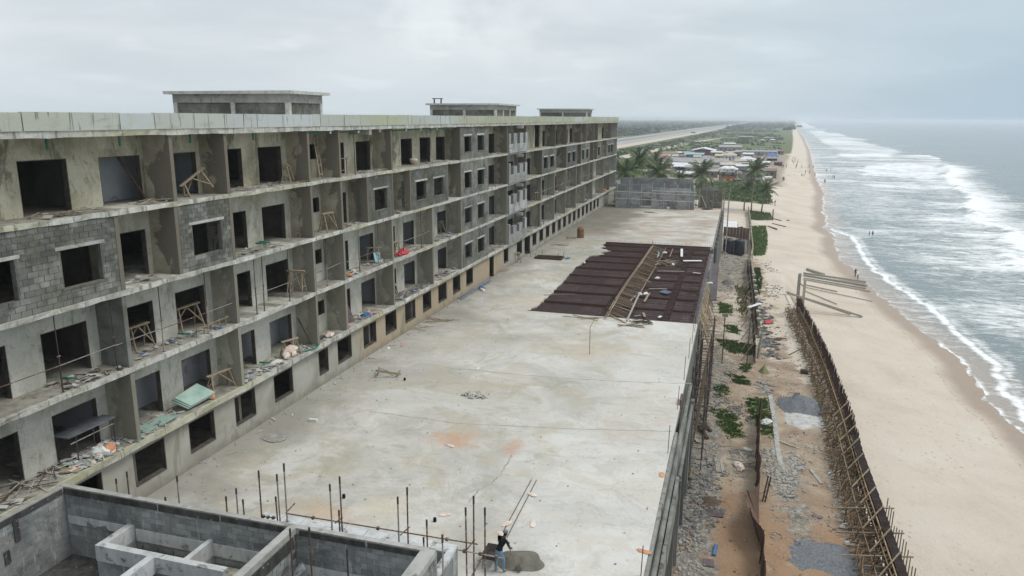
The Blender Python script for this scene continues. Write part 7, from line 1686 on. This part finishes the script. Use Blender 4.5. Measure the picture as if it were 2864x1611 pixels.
lm.materials.clear(); lm.materials.append(MT['wall_white']); lo = link('lettering', lm, ls); lo.rotation_euler = (H, 0, 0); lo.location = (xl+6.5-ORG[ls.name][0], lsp[1]-.17-ORG[ls.name][1], lsp[2]+1.1-ORG[ls.name][2])
HUTS = [((-9.06, 448.28, -9.0, 10.23, 2.3), 5, 'roof_white', 'wall_brown', 'long white awning before the long shed', 'flat', True), ((-25.55, 402.03, -9.0, 13.24, 2.91), 12, 'roof_white', 'wall_brown', 'big white sloping canopy below the lettered panels', 'flat', True), ((-23.34, 358.87, -9.0, 8.44, 2.16), 9, 'roof_white', 'wall_brown', 'lower white canopy beside the single dark palm', 'flat', True), ((-42.66, 458.4, -9.0, 6.63, 5.53), 9, 'roof_red', 'wall_purple', 'hut with a pinkish red roof left of the long shed', 'hip', False), ((-29.86, 538.95, -9.0, 12.98, 3.25), 10, 'roof_cyan', 'wall_teal', 'teal hut with a pale cyan roof', 'flat', False), ((-25.92, 587.94, -9.0, 17.89, 5.14), 22, 'roof_white', 'wall_purple', 'big hall with white roof and dark red wall', 'gable', False),
 ((-5.6, 522.44, -9.0, 8.45, 5.2), 11, 'roof_tan', 'wall_white', 'hut with a tan pyramid roof', 'pyr', False), ((-12.41, 520.4, -9.0, 4.95, 3.61), 7, 'roof_tan', 'wall_yellow', 'yellow fronted hut left of the tan pyramid roof', 'flat', False), ((6.56, 568.15, -9.0, 7.25, 2.74), 9, 'roof_white', 'wall_grey', 'upper one of two small white roofs', 'flat', False), ((5.14, 502.15, -9.0, 7.09, 3.48), 9, 'roof_white', 'wall_grey', 'lower one of two small white roofs', 'hip', False), ((-7.06, 649.19, -9.0, 18.17, 5.28), 14, 'roof_grey', 'wall_grey', 'long grey block house behind the white roofed hall', 'flat', False), ((-9.48, 784.2, -9.0, 10.54, 3.55), 8, 'roof_white', 'wall_grey', 'upper storey house farthest back with a thin white roof', 'flat', False),
 ((12.52, 609.18, -9.0, 30.11, 3.12), 7, 'roof_grey', 'wall_grey', 'long low grey building with open bays', 'flat', False), ((21.05, 519.35, -9.0, 6.93, 4.85), 12, 'roof_blue', 'cloth_dark', 'bar with a bright blue tent roof at the beach', 'hip', True), ((29.92, 629.29, -9.0, 6.87, 2.85), 6, 'wall_brown', 'wall_brown', 'reddish brown shack at the edge of the sand', 'flat', False), ((23.01, 480.93, -9.32, 4.52, 2.17), 6, 'wall_brown', 'wall_purple', 'low reddish shelter by the beach', 'flat', False), ((15.86, 468.02, -9.0, 4.07, 2.26), 6, 'roof_white', 'wall_brown', 'white slanted awning behind the tallest palm', 'flat', True), ((9.03, 362.94, -9.0, 5.98, 2.19), 7, 'wall_grey', 'wall_white', 'pale hut behind the tallest palm trunk', 'flat', False), ((7.97, 335.89, -9.0, 5.18, 2.03), 5, 'roof_white', 'roof_white', 'white walled stall beside the palm crowns', 'flat', False), ((13.33, 354.98, -9.24, 2.62, 1.82), 3, 'roof_white', 'wall_brown', 'white table canopy at the edge of the sand', 'flat', True),
 ((-68.1, 467.55, -9.0, 8.46, 3.38), 9, 'roof_tan', 'wall_white', 'pinkish low house behind the palms', 'flat', False), ((-67.88, 465.18, -9.0, 8.15, 1.6), 2, 'roof_red', 'roof_red', 'long red wall in front of the pinkish house', 'flat', False), ((-60.46, 507.11, -9.0, 17.77, 2.9), 10, 'roof_grey', 'wall_brown', 'dull row of shacks behind the palm crowns', 'flat', False), ((-44.8, 521.6, -9.0, 7.06, 2.2), 8, 'roof_blue', 'wall_grey', 'shack with faded blue roof sheets', 'flat', False), ((-68.61, 584.25, -9.0, 4.69, 3.52), 9, 'wall_grey', 'wall_white', 'small white block house on the sandy track', 'flat', False), ((11.9, 516.28, -9.0, 3.82, 2.96), 6, 'wall_brown', 'panel_navy', 'dark blue stall left of the blue tent', 'flat', False), ((5.04, 441.85, -9.0, 6.61, 3.2), 2, 'wall_grey', 'wall_grey', 'tall grey fence wall behind the palm', 'flat', False), ((-11.24, 405.82, -9.0, 3.1, 2.69), 5, 'roof_grey', 'wall_brown', 'brown shack left of the orange hut', 'flat', False), ((0.49, 334.83, -9.0, 2.53, 1.72), 4, 'wall_brown', 'wall_brown', 'dark wooden stall right of the orange hut', 'flat', False),
 ((6.81, 1077.86, -9.0, 18.31, 3.9), 20, 'wall_grey', 'wall_brown', 'dark ruin far down the beach', 'flat', False), ((53.33, 1104.82, -9.0, 6.86, 4.0), 20, 'roof_dark', 'wall_brown', 'dark gabled hut far down the beach', 'gable', False), ((27.29, 1003.26, -9.0, 3.94, 2.12), 12, 'roof_white', 'wall_white', 'left white tent far down the beach', 'pyr', True), ((39.56, 1008.74, -9.0, 6.57, 2.43), 14, 'roof_white', 'wall_white', 'right white tent far down the beach', 'pyr', True), ((37.19, 1094.86, -9.0, 13.15, 2.31), 14, 'wall_grey', 'wall_grey', 'low grey huts between the far white tents', 'flat', False)]
for sp, dep, rf, wl_, lb, kd, po in HUTS: hut(sp, dep*1.35 if dep > 3 else dep, rf, wl_, lb, kd, post=po, wh=.6 if kd in ('hip', 'gable', 'pyr') else .78)
rs_ = random.Random(5); occ = [(sp[0], sp[1]+d_/2, sp[3]/2+1, d_*.75+1) for sp, d_, *_ in HUTS]+[(lsp[0]+3, lsp[1]+6, lsp[3]/2+14, 9)]; k_ = 0; used_ = set()
while k_ < 34:
    x = rs_.uniform(-48, 16); y_ = rs_.uniform(352, 600); w_ = rs_.uniform(4, 11); d_ = rs_.uniform(4, 9)
    if x+w_/2 > shore(y_)-19 or any(abs(x-a) < w_/2+c and abs(y_-b) < d_/2+e for a, b, c, e in occ): continue
    rf_ = rs_.choice(['roof_grey', 'roof_grey', 'roof_white', 'wall_brown', 'roof_tan']); wl2 = rs_.choice(['wall_brown', 'wall_grey', 'wall_grey', 'panel_navy'])
    lab = f"{'tiny' if w_ < 6 else 'small' if w_ < 8.5 else 'wide'} {wl2.split('_')[1]} shack with {rf_.split('_')[1]} roof, {'front' if y_ < 430 else 'middle' if y_ < 520 else 'back'} of the hut cluster, {'inland' if x < -25 else 'midway' if x < -3 else 'beach'} side"
    if lab in used_: continue
    used_.add(lab); occ.append((x, y_, w_/2, d_/2)); k_ += 1
    hut((x, y_-d_/2, terr(x, y_), w_, rs_.uniform(2.6, 4.2)), d_, rf_, wl2, lab, rs_.choice(['flat', 'flat', 'gable']), post=rs_.random() < .25, wh=.78)
xc, y, z, wd, h = (18.35, 599.01, -9.0, 17.94, 4.7)
lb_ = thing('post_frame', 'row of white concrete frames on the long low building', 'frame', (xc, y, z), 'beach huts and sheds')
for i in range(7): x = xc-wd*.5+wd*i/6; MB().box(x-.2, y-.5, z, x+.2, y-.1, z+h).build('post', MT['roof_white'], lb_)
MB().box(xc-wd*.5, y-.5, z+h, xc+wd*.5, y-.1, z+h+.4).build('beam', MT['roof_white'], lb_)
q = (-66.98, 685.05, -9.0); cr = thing('parked_car', 'white car driving on the sandy track', 'car', q); q = Vector(q)
MB().box(q.x-2.1, q.y-.9, q.z+.5, q.x+2.1, q.y+.9, q.z+1.3, .03).build('body', MT['roof_white'], cr); MB().box(q.x-1.2, q.y-.8, q.z+1.303, q.x+1.3, q.y+.8, q.z+1.95, .06).build('cabin', MT['panel_navy'], cr)
for dx in (-1.3, 1.3):
    for dy in (-.85, .85): MB().tube(q+Vector((dx, dy-.1, .7)), q+Vector((dx, dy+.1, .7)), .36, 12).build('wheel', MT['tank'], cr)
q = (-82.69, 1448.24, -9.0); cr = thing('truck', 'small dark truck on the far road', 'truck', q); q = Vector(q)
MB().box(q.x-4.5, q.y-1.2, q.z+1.0, q.x+1.5, q.y+1.2, q.z+3.4).build('load_bed', MT['wall_brown'], cr); MB().box(q.x+1.6, q.y-1.2, q.z+.9, q.x+3.6, q.y+1.2, q.z+3.2).build('cabin', MT['cloth_red'], cr)
for dx in (-3.5, 2.6):
    for dy in (-1.1, 1.1): MB().tube(q+Vector((dx, dy-.15, .95)), q+Vector((dx, dy+.15, .95)), .5, 10).build('wheel', MT['tank'], cr)
# ------------------------------------------------------------ people
def skin_mesh(name, J, E_, reg, mats, root='pelvis', sub=1, fingers=()):
    """J joint -> (pos, radius); E_ edges; reg(face centre) -> material slot"""
    ks = list(J); me = bpy.data.meshes.new(name); me.from_pydata([J[k][0] for k in ks], [(ks.index(a), ks.index(b)) for a, b in E_], [])
    ob = bpy.data.objects.new(name, me); COL.objects.link(ob); md = ob.modifiers.new('s', 'SKIN'); md.use_smooth_shade = True
    for i, k in enumerate(ks):
        d = me.skin_vertices[0].data[i]; r = J[k][1]; d.radius = r if isinstance(r, tuple) else (r, r); d.use_root = (k == root)
    sb = ob.modifiers.new('u', 'SUBSURF'); sb.levels = sub; sb.render_levels = sub
    dg = bpy.context.evaluated_depsgraph_get(); dg.update(); out = bpy.data.meshes.new_from_object(ob.evaluated_get(dg)); bpy.data.objects.remove(ob); out.name = name
    if fingers:
        import bmesh
        bm = bmesh.new(); bm.from_mesh(out)
        fm = MB()
        for pts, r in fingers: fm.path(pts, [r*(1-.12*i) for i in range(len(pts))], 6)
        vs_ = [bm.verts.new(v) for v in fm.v]
        for f in fm.f: nf = bm.faces.new([vs_[i] for i in f]); nf.smooth = True
        bm.to_mesh(out); bm.free()
    out.materials.clear()
    for m in mats: out.materials.append(m)
    for p in out.polygons: p.material_index = reg(p.center); p.use_smooth = True
    return out
def pose(kind):
    # faces +y; feet on z = 0; height about 1.7
    def sw(k): return {'stand': 0, 'walk': .22, 'sit': 0}[k]
    w_ = sw(kind); J = {}
    hz = .92 if kind != 'sit' else .2
    J['pelvis'] = ((0, 0, hz), (.13, .10)); J['belly'] = ((0, .01, hz+.14), (.12, .09)); J['chest'] = ((0, .0, hz+.38), (.155, .105)); J['neck'] = ((0, .01, hz+.56), (.055, .055)); J['jaw'] = ((0, .035, hz+.64), (.07, .08)); J['head'] = ((0, .02, hz+.74), (.082, .098)); J['crown'] = ((0, .01, hz+.79), (.06, .07))
    for s, n in ((-1, 'l'), (1, 'r')):
        J['sh'+n] = ((s*.17, 0, hz+.49), .06); J['el'+n] = ((s*.235, -.03-s*w_*.5, hz+.22), .045); J['wr'+n] = ((s*.24, .06-s*w_*.7, hz-.02), .033); J['ha'+n] = ((s*.24, .08-s*w_*.8, hz-.11), (.04, .025))
        if kind == 'sit':
            J['hip'+n] = ((s*.09, .03, hz), .09); J['kn'+n] = ((s*.12, .40, hz+.26), .065); J['an'+n] = ((s*.12, .55, .07), .045); J['to'+n] = ((s*.13, .70, .04), .045)
        else:
            J['hip'+n] = ((s*.09, s*w_*.1, hz-.08), .09); J['kn'+n] = ((s*.1, s*w_*.9+.03, .49), .066); J['an'+n] = ((s*.1, s*w_*1.5-.02, .08), .044); J['to'+n] = ((s*.115, s*w_*1.5+.14, .035), .042)
    E_ = [('pelvis', 'belly'), ('belly', 'chest'), ('chest', 'neck'), ('neck', 'jaw'), ('jaw', 'head'), ('head', 'crown')]
    for n in 'lr': E_ += [('chest', 'sh'+n), ('sh'+n, 'el'+n), ('el'+n, 'wr'+n), ('wr'+n, 'ha'+n), ('pelvis', 'hip'+n), ('hip'+n, 'kn'+n), ('kn'+n, 'an'+n), ('an'+n, 'to'+n)]
    def reg(c):
        if c.z > hz+.66 and (c.z > hz+.74 or c.y < -.01): return 3
        if abs(c.x) < .215 and hz+.02 < c.z < hz+.545 and abs(c.y) < .16: return 1
        if kind == 'sit': return 2 if c.z < hz+.05 and c.y < .35 else (2 if c.y < .3 and abs(c.x) < .2 else 0)
        if .42 < c.z <= hz+.05 and abs(c.x) < .2: return 2
        return 0
    return J, E_, reg
cache = {}
def person(p, kind, top, bot, rz, label, group, sc=1.0):
    key = (kind, top, bot)
    if key not in cache: J, E_, reg = pose(kind); cache[key] = skin_mesh('person', J, E_, reg, [MT['skin'], MT[top], MT[bot], MT['hair']])
    ob = link('person', cache[key], None, label=label, category='person', group=group); ob.location = p; ob.rotation_euler = (0, 0, rz); ob.scale = (sc, sc, sc); return ob
CL = ['cloth_red', 'cloth_white', 'cloth_blue', 'cloth_dark', 'cloth_tan', 'cloth_teal']
g_ = 'people on the beach'
def wet(p): return (p[0], p[1], max(p[2], SEA+.02))
person((22.96, 153.95, -12.02), 'walk', 'cloth_dark', 'cloth_dark', .5, 'tall dark clothed adult walking at the wet sand near the timber pile', g_)
person((23.08, 151.53, -12.02), 'stand', 'cloth_tan', 'cloth_dark', .3, 'small child beside the adult at the wet sand', g_, .62)
a = (34.31, 214.5, -12.9); person((a[0], a[1], -12.75), 'stand', 'cloth_dark', 'cloth_dark', 1.2, 'left one of two bathers standing in the sea', g_); a = (35.28, 215.62, -12.9); person((a[0], a[1], -12.75), 'stand', 'skin', 'cloth_dark', -1, 'right one of two bathers standing in the sea', g_)
PP = [((40.03, 388.41, -12.3), 'cloth_red', 'cloth_red', 'walk', 'left one of a pair in red at the water edge'), ((40.74, 390.89, -12.34), 'cloth_red', 'cloth_dark', 'stand', 'right one of a pair in red at the water edge'), ((47.36, 422.04, -12.64), 'cloth_white', 'cloth_dark', 'stand', 'pale clothed bather at the foam edge'), ((47.81, 419.64, -12.67), 'cloth_dark', 'cloth_blue', 'stand', 'dark bather at the foam edge'), ((51.88, 476.12, -12.68), 'cloth_white', 'cloth_white', 'stand', 'white clothed figure in the farther foam'),
 ((49.68, 475.93, -12.55), 'cloth_tan', 'cloth_dark', 'stand', 'figure just left of the white clothed bather'), ((40.04, 437.23, -12.07), 'cloth_red', 'cloth_dark', 'walk', 'reddish walker nearest the water in the middle'), ((37.94, 446.93, -11.75), 'cloth_tan', 'cloth_tan', 'stand', 'pale figure in the middle of the beach'), ((35.99, 447.59, -11.52), 'cloth_dark', 'cloth_dark', 'stand', 'dark standing figure above the two sitters'), ((42.35, 504.7, -11.79), 'cloth_dark', 'cloth_blue', 'walk', 'left walker of the farther pair'), ((45.22, 507.8, -12.09), 'cloth_dark', 'cloth_dark', 'walk', 'right walker of the farther pair'), ((32.31, 422.99, -11.28), 'cloth_dark', 'cloth_dark', 'sit', 'left one of two people sitting on the sand'), ((33.77, 425.84, -11.44), 'cloth_dark', 'cloth_tan', 'sit', 'right one of two people sitting on the sand'), ((36.92, 489.41, -11.27), 'cloth_white', 'cloth_tan', 'stand', 'pale figure standing apart beside the crowd'), ((68.26, 801.46, -12.27), 'cloth_dark', 'cloth_dark', 'walk', 'lone walker far down the beach'),
 ((20.09, 365.78, -9.99), 'cloth_dark', 'cloth_blue', 'stand', 'left one of a pair on the sand before the huts'), ((20.61, 366.73, -10.05), 'cloth_white', 'cloth_dark', 'stand', 'right one of a pair on the sand before the huts'), ((12.37, 259.34, -10.13), 'cloth_red', 'cloth_tan', 'walk', 'lone walker on the sand right of the palms'), ((23.2, 466.49, -9.64), 'cloth_red', 'cloth_dark', 'stand', 'figure in red leftmost of four before the blue tent'), ((24.47, 465.68, -9.79), 'cloth_dark', 'cloth_dark', 'stand', 'second of four standing before the blue tent'), ((25.26, 467.28, -9.87), 'cloth_dark', 'cloth_blue', 'stand', 'third of four standing before the blue tent'), ((27.05, 471.12, -10.06), 'cloth_teal', 'cloth_dark', 'stand', 'rightmost of four standing before the blue tent'), ((20.43, 367.08, -10.02), 'cloth_dark', 'cloth_dark', 'walk', 'figure close behind the pair before the huts')]
for i, (p, a, b, k, l) in enumerate(PP): person(wet(p), k, a, b, i*1.7, l, g_, 1.12)
for i in range(14):
    x_, y_ = [(2080, 520), (2140, 510), (2130, 570), (2060, 600), (2170, 610), (2090, 640), (2160, 680), (2185, 560), (2110, 550), (2150, 655), (2055, 560), (2175, 640), (2140, 740), (2100, 600)][i], 0
    p = (((37.84, 585.65, -10.41), (40.49, 598.46, -10.66), (37.55, 556.88, -10.67), (34.31, 536.59, -10.42), (37.49, 538.03, -10.86), (33.87, 515.61, -10.57), (34.7, 499.24, -10.86), (40.09, 571.12, -10.89), (37.78, 569.82, -10.57), (34.09, 493.83, -10.83), (35.48, 558.68, -10.36), (36.79, 525.22, -10.9), (32.52, 473.19, -10.81), (35.64, 540.04, -10.57)))[i]
    person(p, 'walk' if i % 3 else 'stand', CL[i % 6], CL[(i*2+3) % 6], i*1.1, f"tiny figure with {('red','white','blue','black','tan','teal')[i % 6]} top {('nearest the huts','at the back','in the middle','at the left rim','at the right rim','low at the left','low at the right','by the right rim behind','just behind the middle','in front on the right','high at the left','right of the middle','foremost of all','left of the middle')[i]} of the beach crowd", 'crowd playing ball on the beach')
# the worker on the terrace: bends a little to his right over a shovel, seen from behind
wp = Vector((-7.92, 25.09, 0.0))
J = {}
J['pelvis'] = ((0, 0, .93), (.135, .105)); J['belly'] = ((.015, .05, 1.08), (.125, .095)); J['chest'] = ((.05, .16, 1.30), (.165, .11)); J['neck'] = ((.07, .24, 1.46), (.056, .056)); J['jaw'] = ((.08, .30, 1.52), (.068, .078)); J['head'] = ((.085, .31, 1.61), (.08, .096)); J['crown'] = ((.085, .30, 1.66), (.06, .07))
J['shl'] = ((-.13, .17, 1.41), .062); J['ell'] = ((-.20, .30, 1.17), .047); J['wrl'] = ((-.04, .48, 1.06), .034); J['hal'] = ((.02, .53, 1.03), (.042, .028))
J['shr'] = ((.23, .17, 1.39), .062); J['elr'] = ((.32, .24, 1.12), .047); J['wrr'] = ((.24, .42, .93), .034); J['har'] = ((.20, .48, .89), (.042, .028))
J['hipl'] = ((-.095, -.01, .86), .095); J['knl'] = ((-.13, .06, .50), .07); J['anl'] = ((-.15, -.03, .09), .048); J['tol'] = ((-.17, .12, .04), .045)
J['hipr'] = ((.095, .0, .86), .095); J['knr'] = ((.14, .14, .50), .07); J['anr'] = ((.15, .10, .09), .048); J['tor'] = ((.17, .26, .04), .045)
E_ = [('pelvis', 'belly'), ('belly', 'chest'), ('chest', 'neck'), ('neck', 'jaw'), ('jaw', 'head'), ('head', 'crown')]
for n in 'lr': E_ += [('chest', 'sh'+n), ('sh'+n, 'el'+n), ('el'+n, 'wr'+n), ('wr'+n, 'ha'+n), ('pelvis', 'hip'+n), ('hip'+n, 'kn'+n), ('kn'+n, 'an'+n), ('an'+n, 'to'+n)]
fg = []
for n, s in (('l', -1), ('r', 1)):
    hx, hy, hz_ = J['ha'+n][0]
    for i in range(4): fg.append(([(hx-.02+s*0, hy-.01, hz_+.03-.02*i), (hx+.01, hy+.055-.004*i, hz_+.025-.02*i), (hx+.05, hy+.05, hz_+.02-.02*i), (hx+.055, hy+.015, hz_+.02-.02*i)], .0095-.0006*i))
    fg.append(([(hx-.01, hy-.03, hz_+.02), (hx+.02, hy-.03, hz_+.05), (hx+.045, hy+.0, hz_+.06)], .011))
def regw(c):
    if c.z > 1.53 and c.y < .33: return 3
    arm = (c.x > .27 and c.z < 1.22) or (c.x < -.16 and c.z < 1.2 and c.z > .98) or (c.y > .36 and .8 < c.z < 1.2)
    if arm: return 0
    if c.z > 1.46: return 0
    if c.z > .985: return 1
    if c.z > .085: return 2
    return 4
wm_ = skin_mesh('person', J, E_, regw, [MT['skin'], MT['shirt_black'], MT['jeans'], MT['hair'], MT['cloth_tan']], sub=2, fingers=fg)
wk = link('person', wm_, None, label='worker in black shirt and blue jeans bending over a shovel beside a mortar heap', category='person'); wk.location = wp; wk.rotation_euler = (0, 0, R(-22))
cp = MB()._lathe(Vector((.085, .30, 1.635)), [(.098, 0), (.1, .03), (.092, .07), (.06, .10), (.01, .11)], 14)
cp.poly([(.03, .38, 1.64), (.14, .38, 1.64), (.13, .46, 1.63), (.04, .46, 1.63)])
link('cap', cp.mesh('cap', MT['pipe_steel_grey'], (0, 0, 0), True), wk)
for x in (-.028, .028): pass
sv = thing('shovel', 'long handled shovel held by the worker', 'shovel', tuple(wp)); mtx = Matrix.Translation(wp) @ Matrix.Rotation(R(-22), 4, 'Z')
def wv(x, y, z): return tuple(mtx @ Vector((x, y, z)))
MB().tube(wv(-.10, .53, 1.16), wv(.50, .53, .22), .02, 7).build('handle', MT['timber'], sv); MB().bar(wv(.48, .53, .25), wv(.66, .54, .05), .24, .02).build('blade', MT['pipe_dark'], sv)
m = MB(); c = Vector((-7.38, 26.05, 0.0)); n = 40
for i in range(15):
    r = i/14
    for j in range(n):
        t = 2*math.pi*j/n; q = 1+.25*nz(math.cos(t)*1.3, math.sin(t)*1.3, 1, 4); x = c.x+.95*r*q*math.cos(t); y = c.y+.8*r*q*math.sin(t); m.v.append((x, y, max(.004, .28*(1-r**1.1)*(1+.5*nz(x, y, 2.4, 3)))))
for i in range(14):
    for j in range(n): a = i*n+j; b = i*n+(j+1) % n; m.f.append((a, a+n, b+n, b)); m.mi.append(0)
link('mortar_heap', m.mesh('mortar_heap', MT['mortar_wet'], (0, 0, 0), True), None, label='damp heap of mixed mortar beside the worker', category='heap', kind='stuff')
wb = Vector((-8.36, 25.55, 0.0)); bt = thing('wheelbarrow', 'dark wheelbarrow standing left of the worker', 'wheelbarrow', tuple(wb))
m = MB(); k = [(-.30, -.22, .36), (.30, -.22, .36), (.30, .22, .36), (-.30, .22, .36), (-.46, -.34, .62), (.46, -.34, .62), (.46, .34, .62), (-.46, .34, .62)]; m.v += [(wb.x+b*.9, wb.y+a, c) for a, b, c in k]; m.f += [(0, 1, 2, 3), (0, 4, 5, 1), (1, 5, 6, 2), (2, 6, 7, 3), (3, 7, 4, 0)]; m.mi += [0]*5; m.build('tray', MT['pipe_dark'], bt)
MB().tube((wb.x-.05, wb.y+.52, .2), (wb.x+.05, wb.y+.52, .2), .2, 14).build('wheel', MT['tank'], bt)
for s in (-1, 1): MB().path([(wb.x+s*.12, wb.y+.5, .22), (wb.x+s*.22, wb.y-.2, .36), (wb.x+s*.28, wb.y-.85, .6)], .02, 6).build('handle', MT['pipe_rust'], bt); MB().tube((wb.x+s*.24, wb.y-.35, .4), (wb.x+s*.26, wb.y-.4, 0), .018, 6).build('leg', MT['pipe_rust'], bt)
# ------------------------------------------------------------ the hazy sea air
hz = MB().box(-15500, -320, -18, 52000, 73000, 24.5)
vm = bpy.data.materials.new('sea_haze'); vm.use_nodes = True; t_ = vm.node_tree; t_.nodes.clear()
vo = t_.nodes.new('ShaderNodeOutputMaterial'); vp = t_.nodes.new('ShaderNodeVolumePrincipled'); vp.inputs['Color'].default_value = (.86, .92, 1.0, 1); vp.inputs['Density'].default_value = .00021; vp.inputs['Anisotropy'].default_value = .2
t_.links.new(vp.outputs[0], vo.inputs['Volume'])
link('haze', hz.mesh('haze', vm), None, kind='stuff')
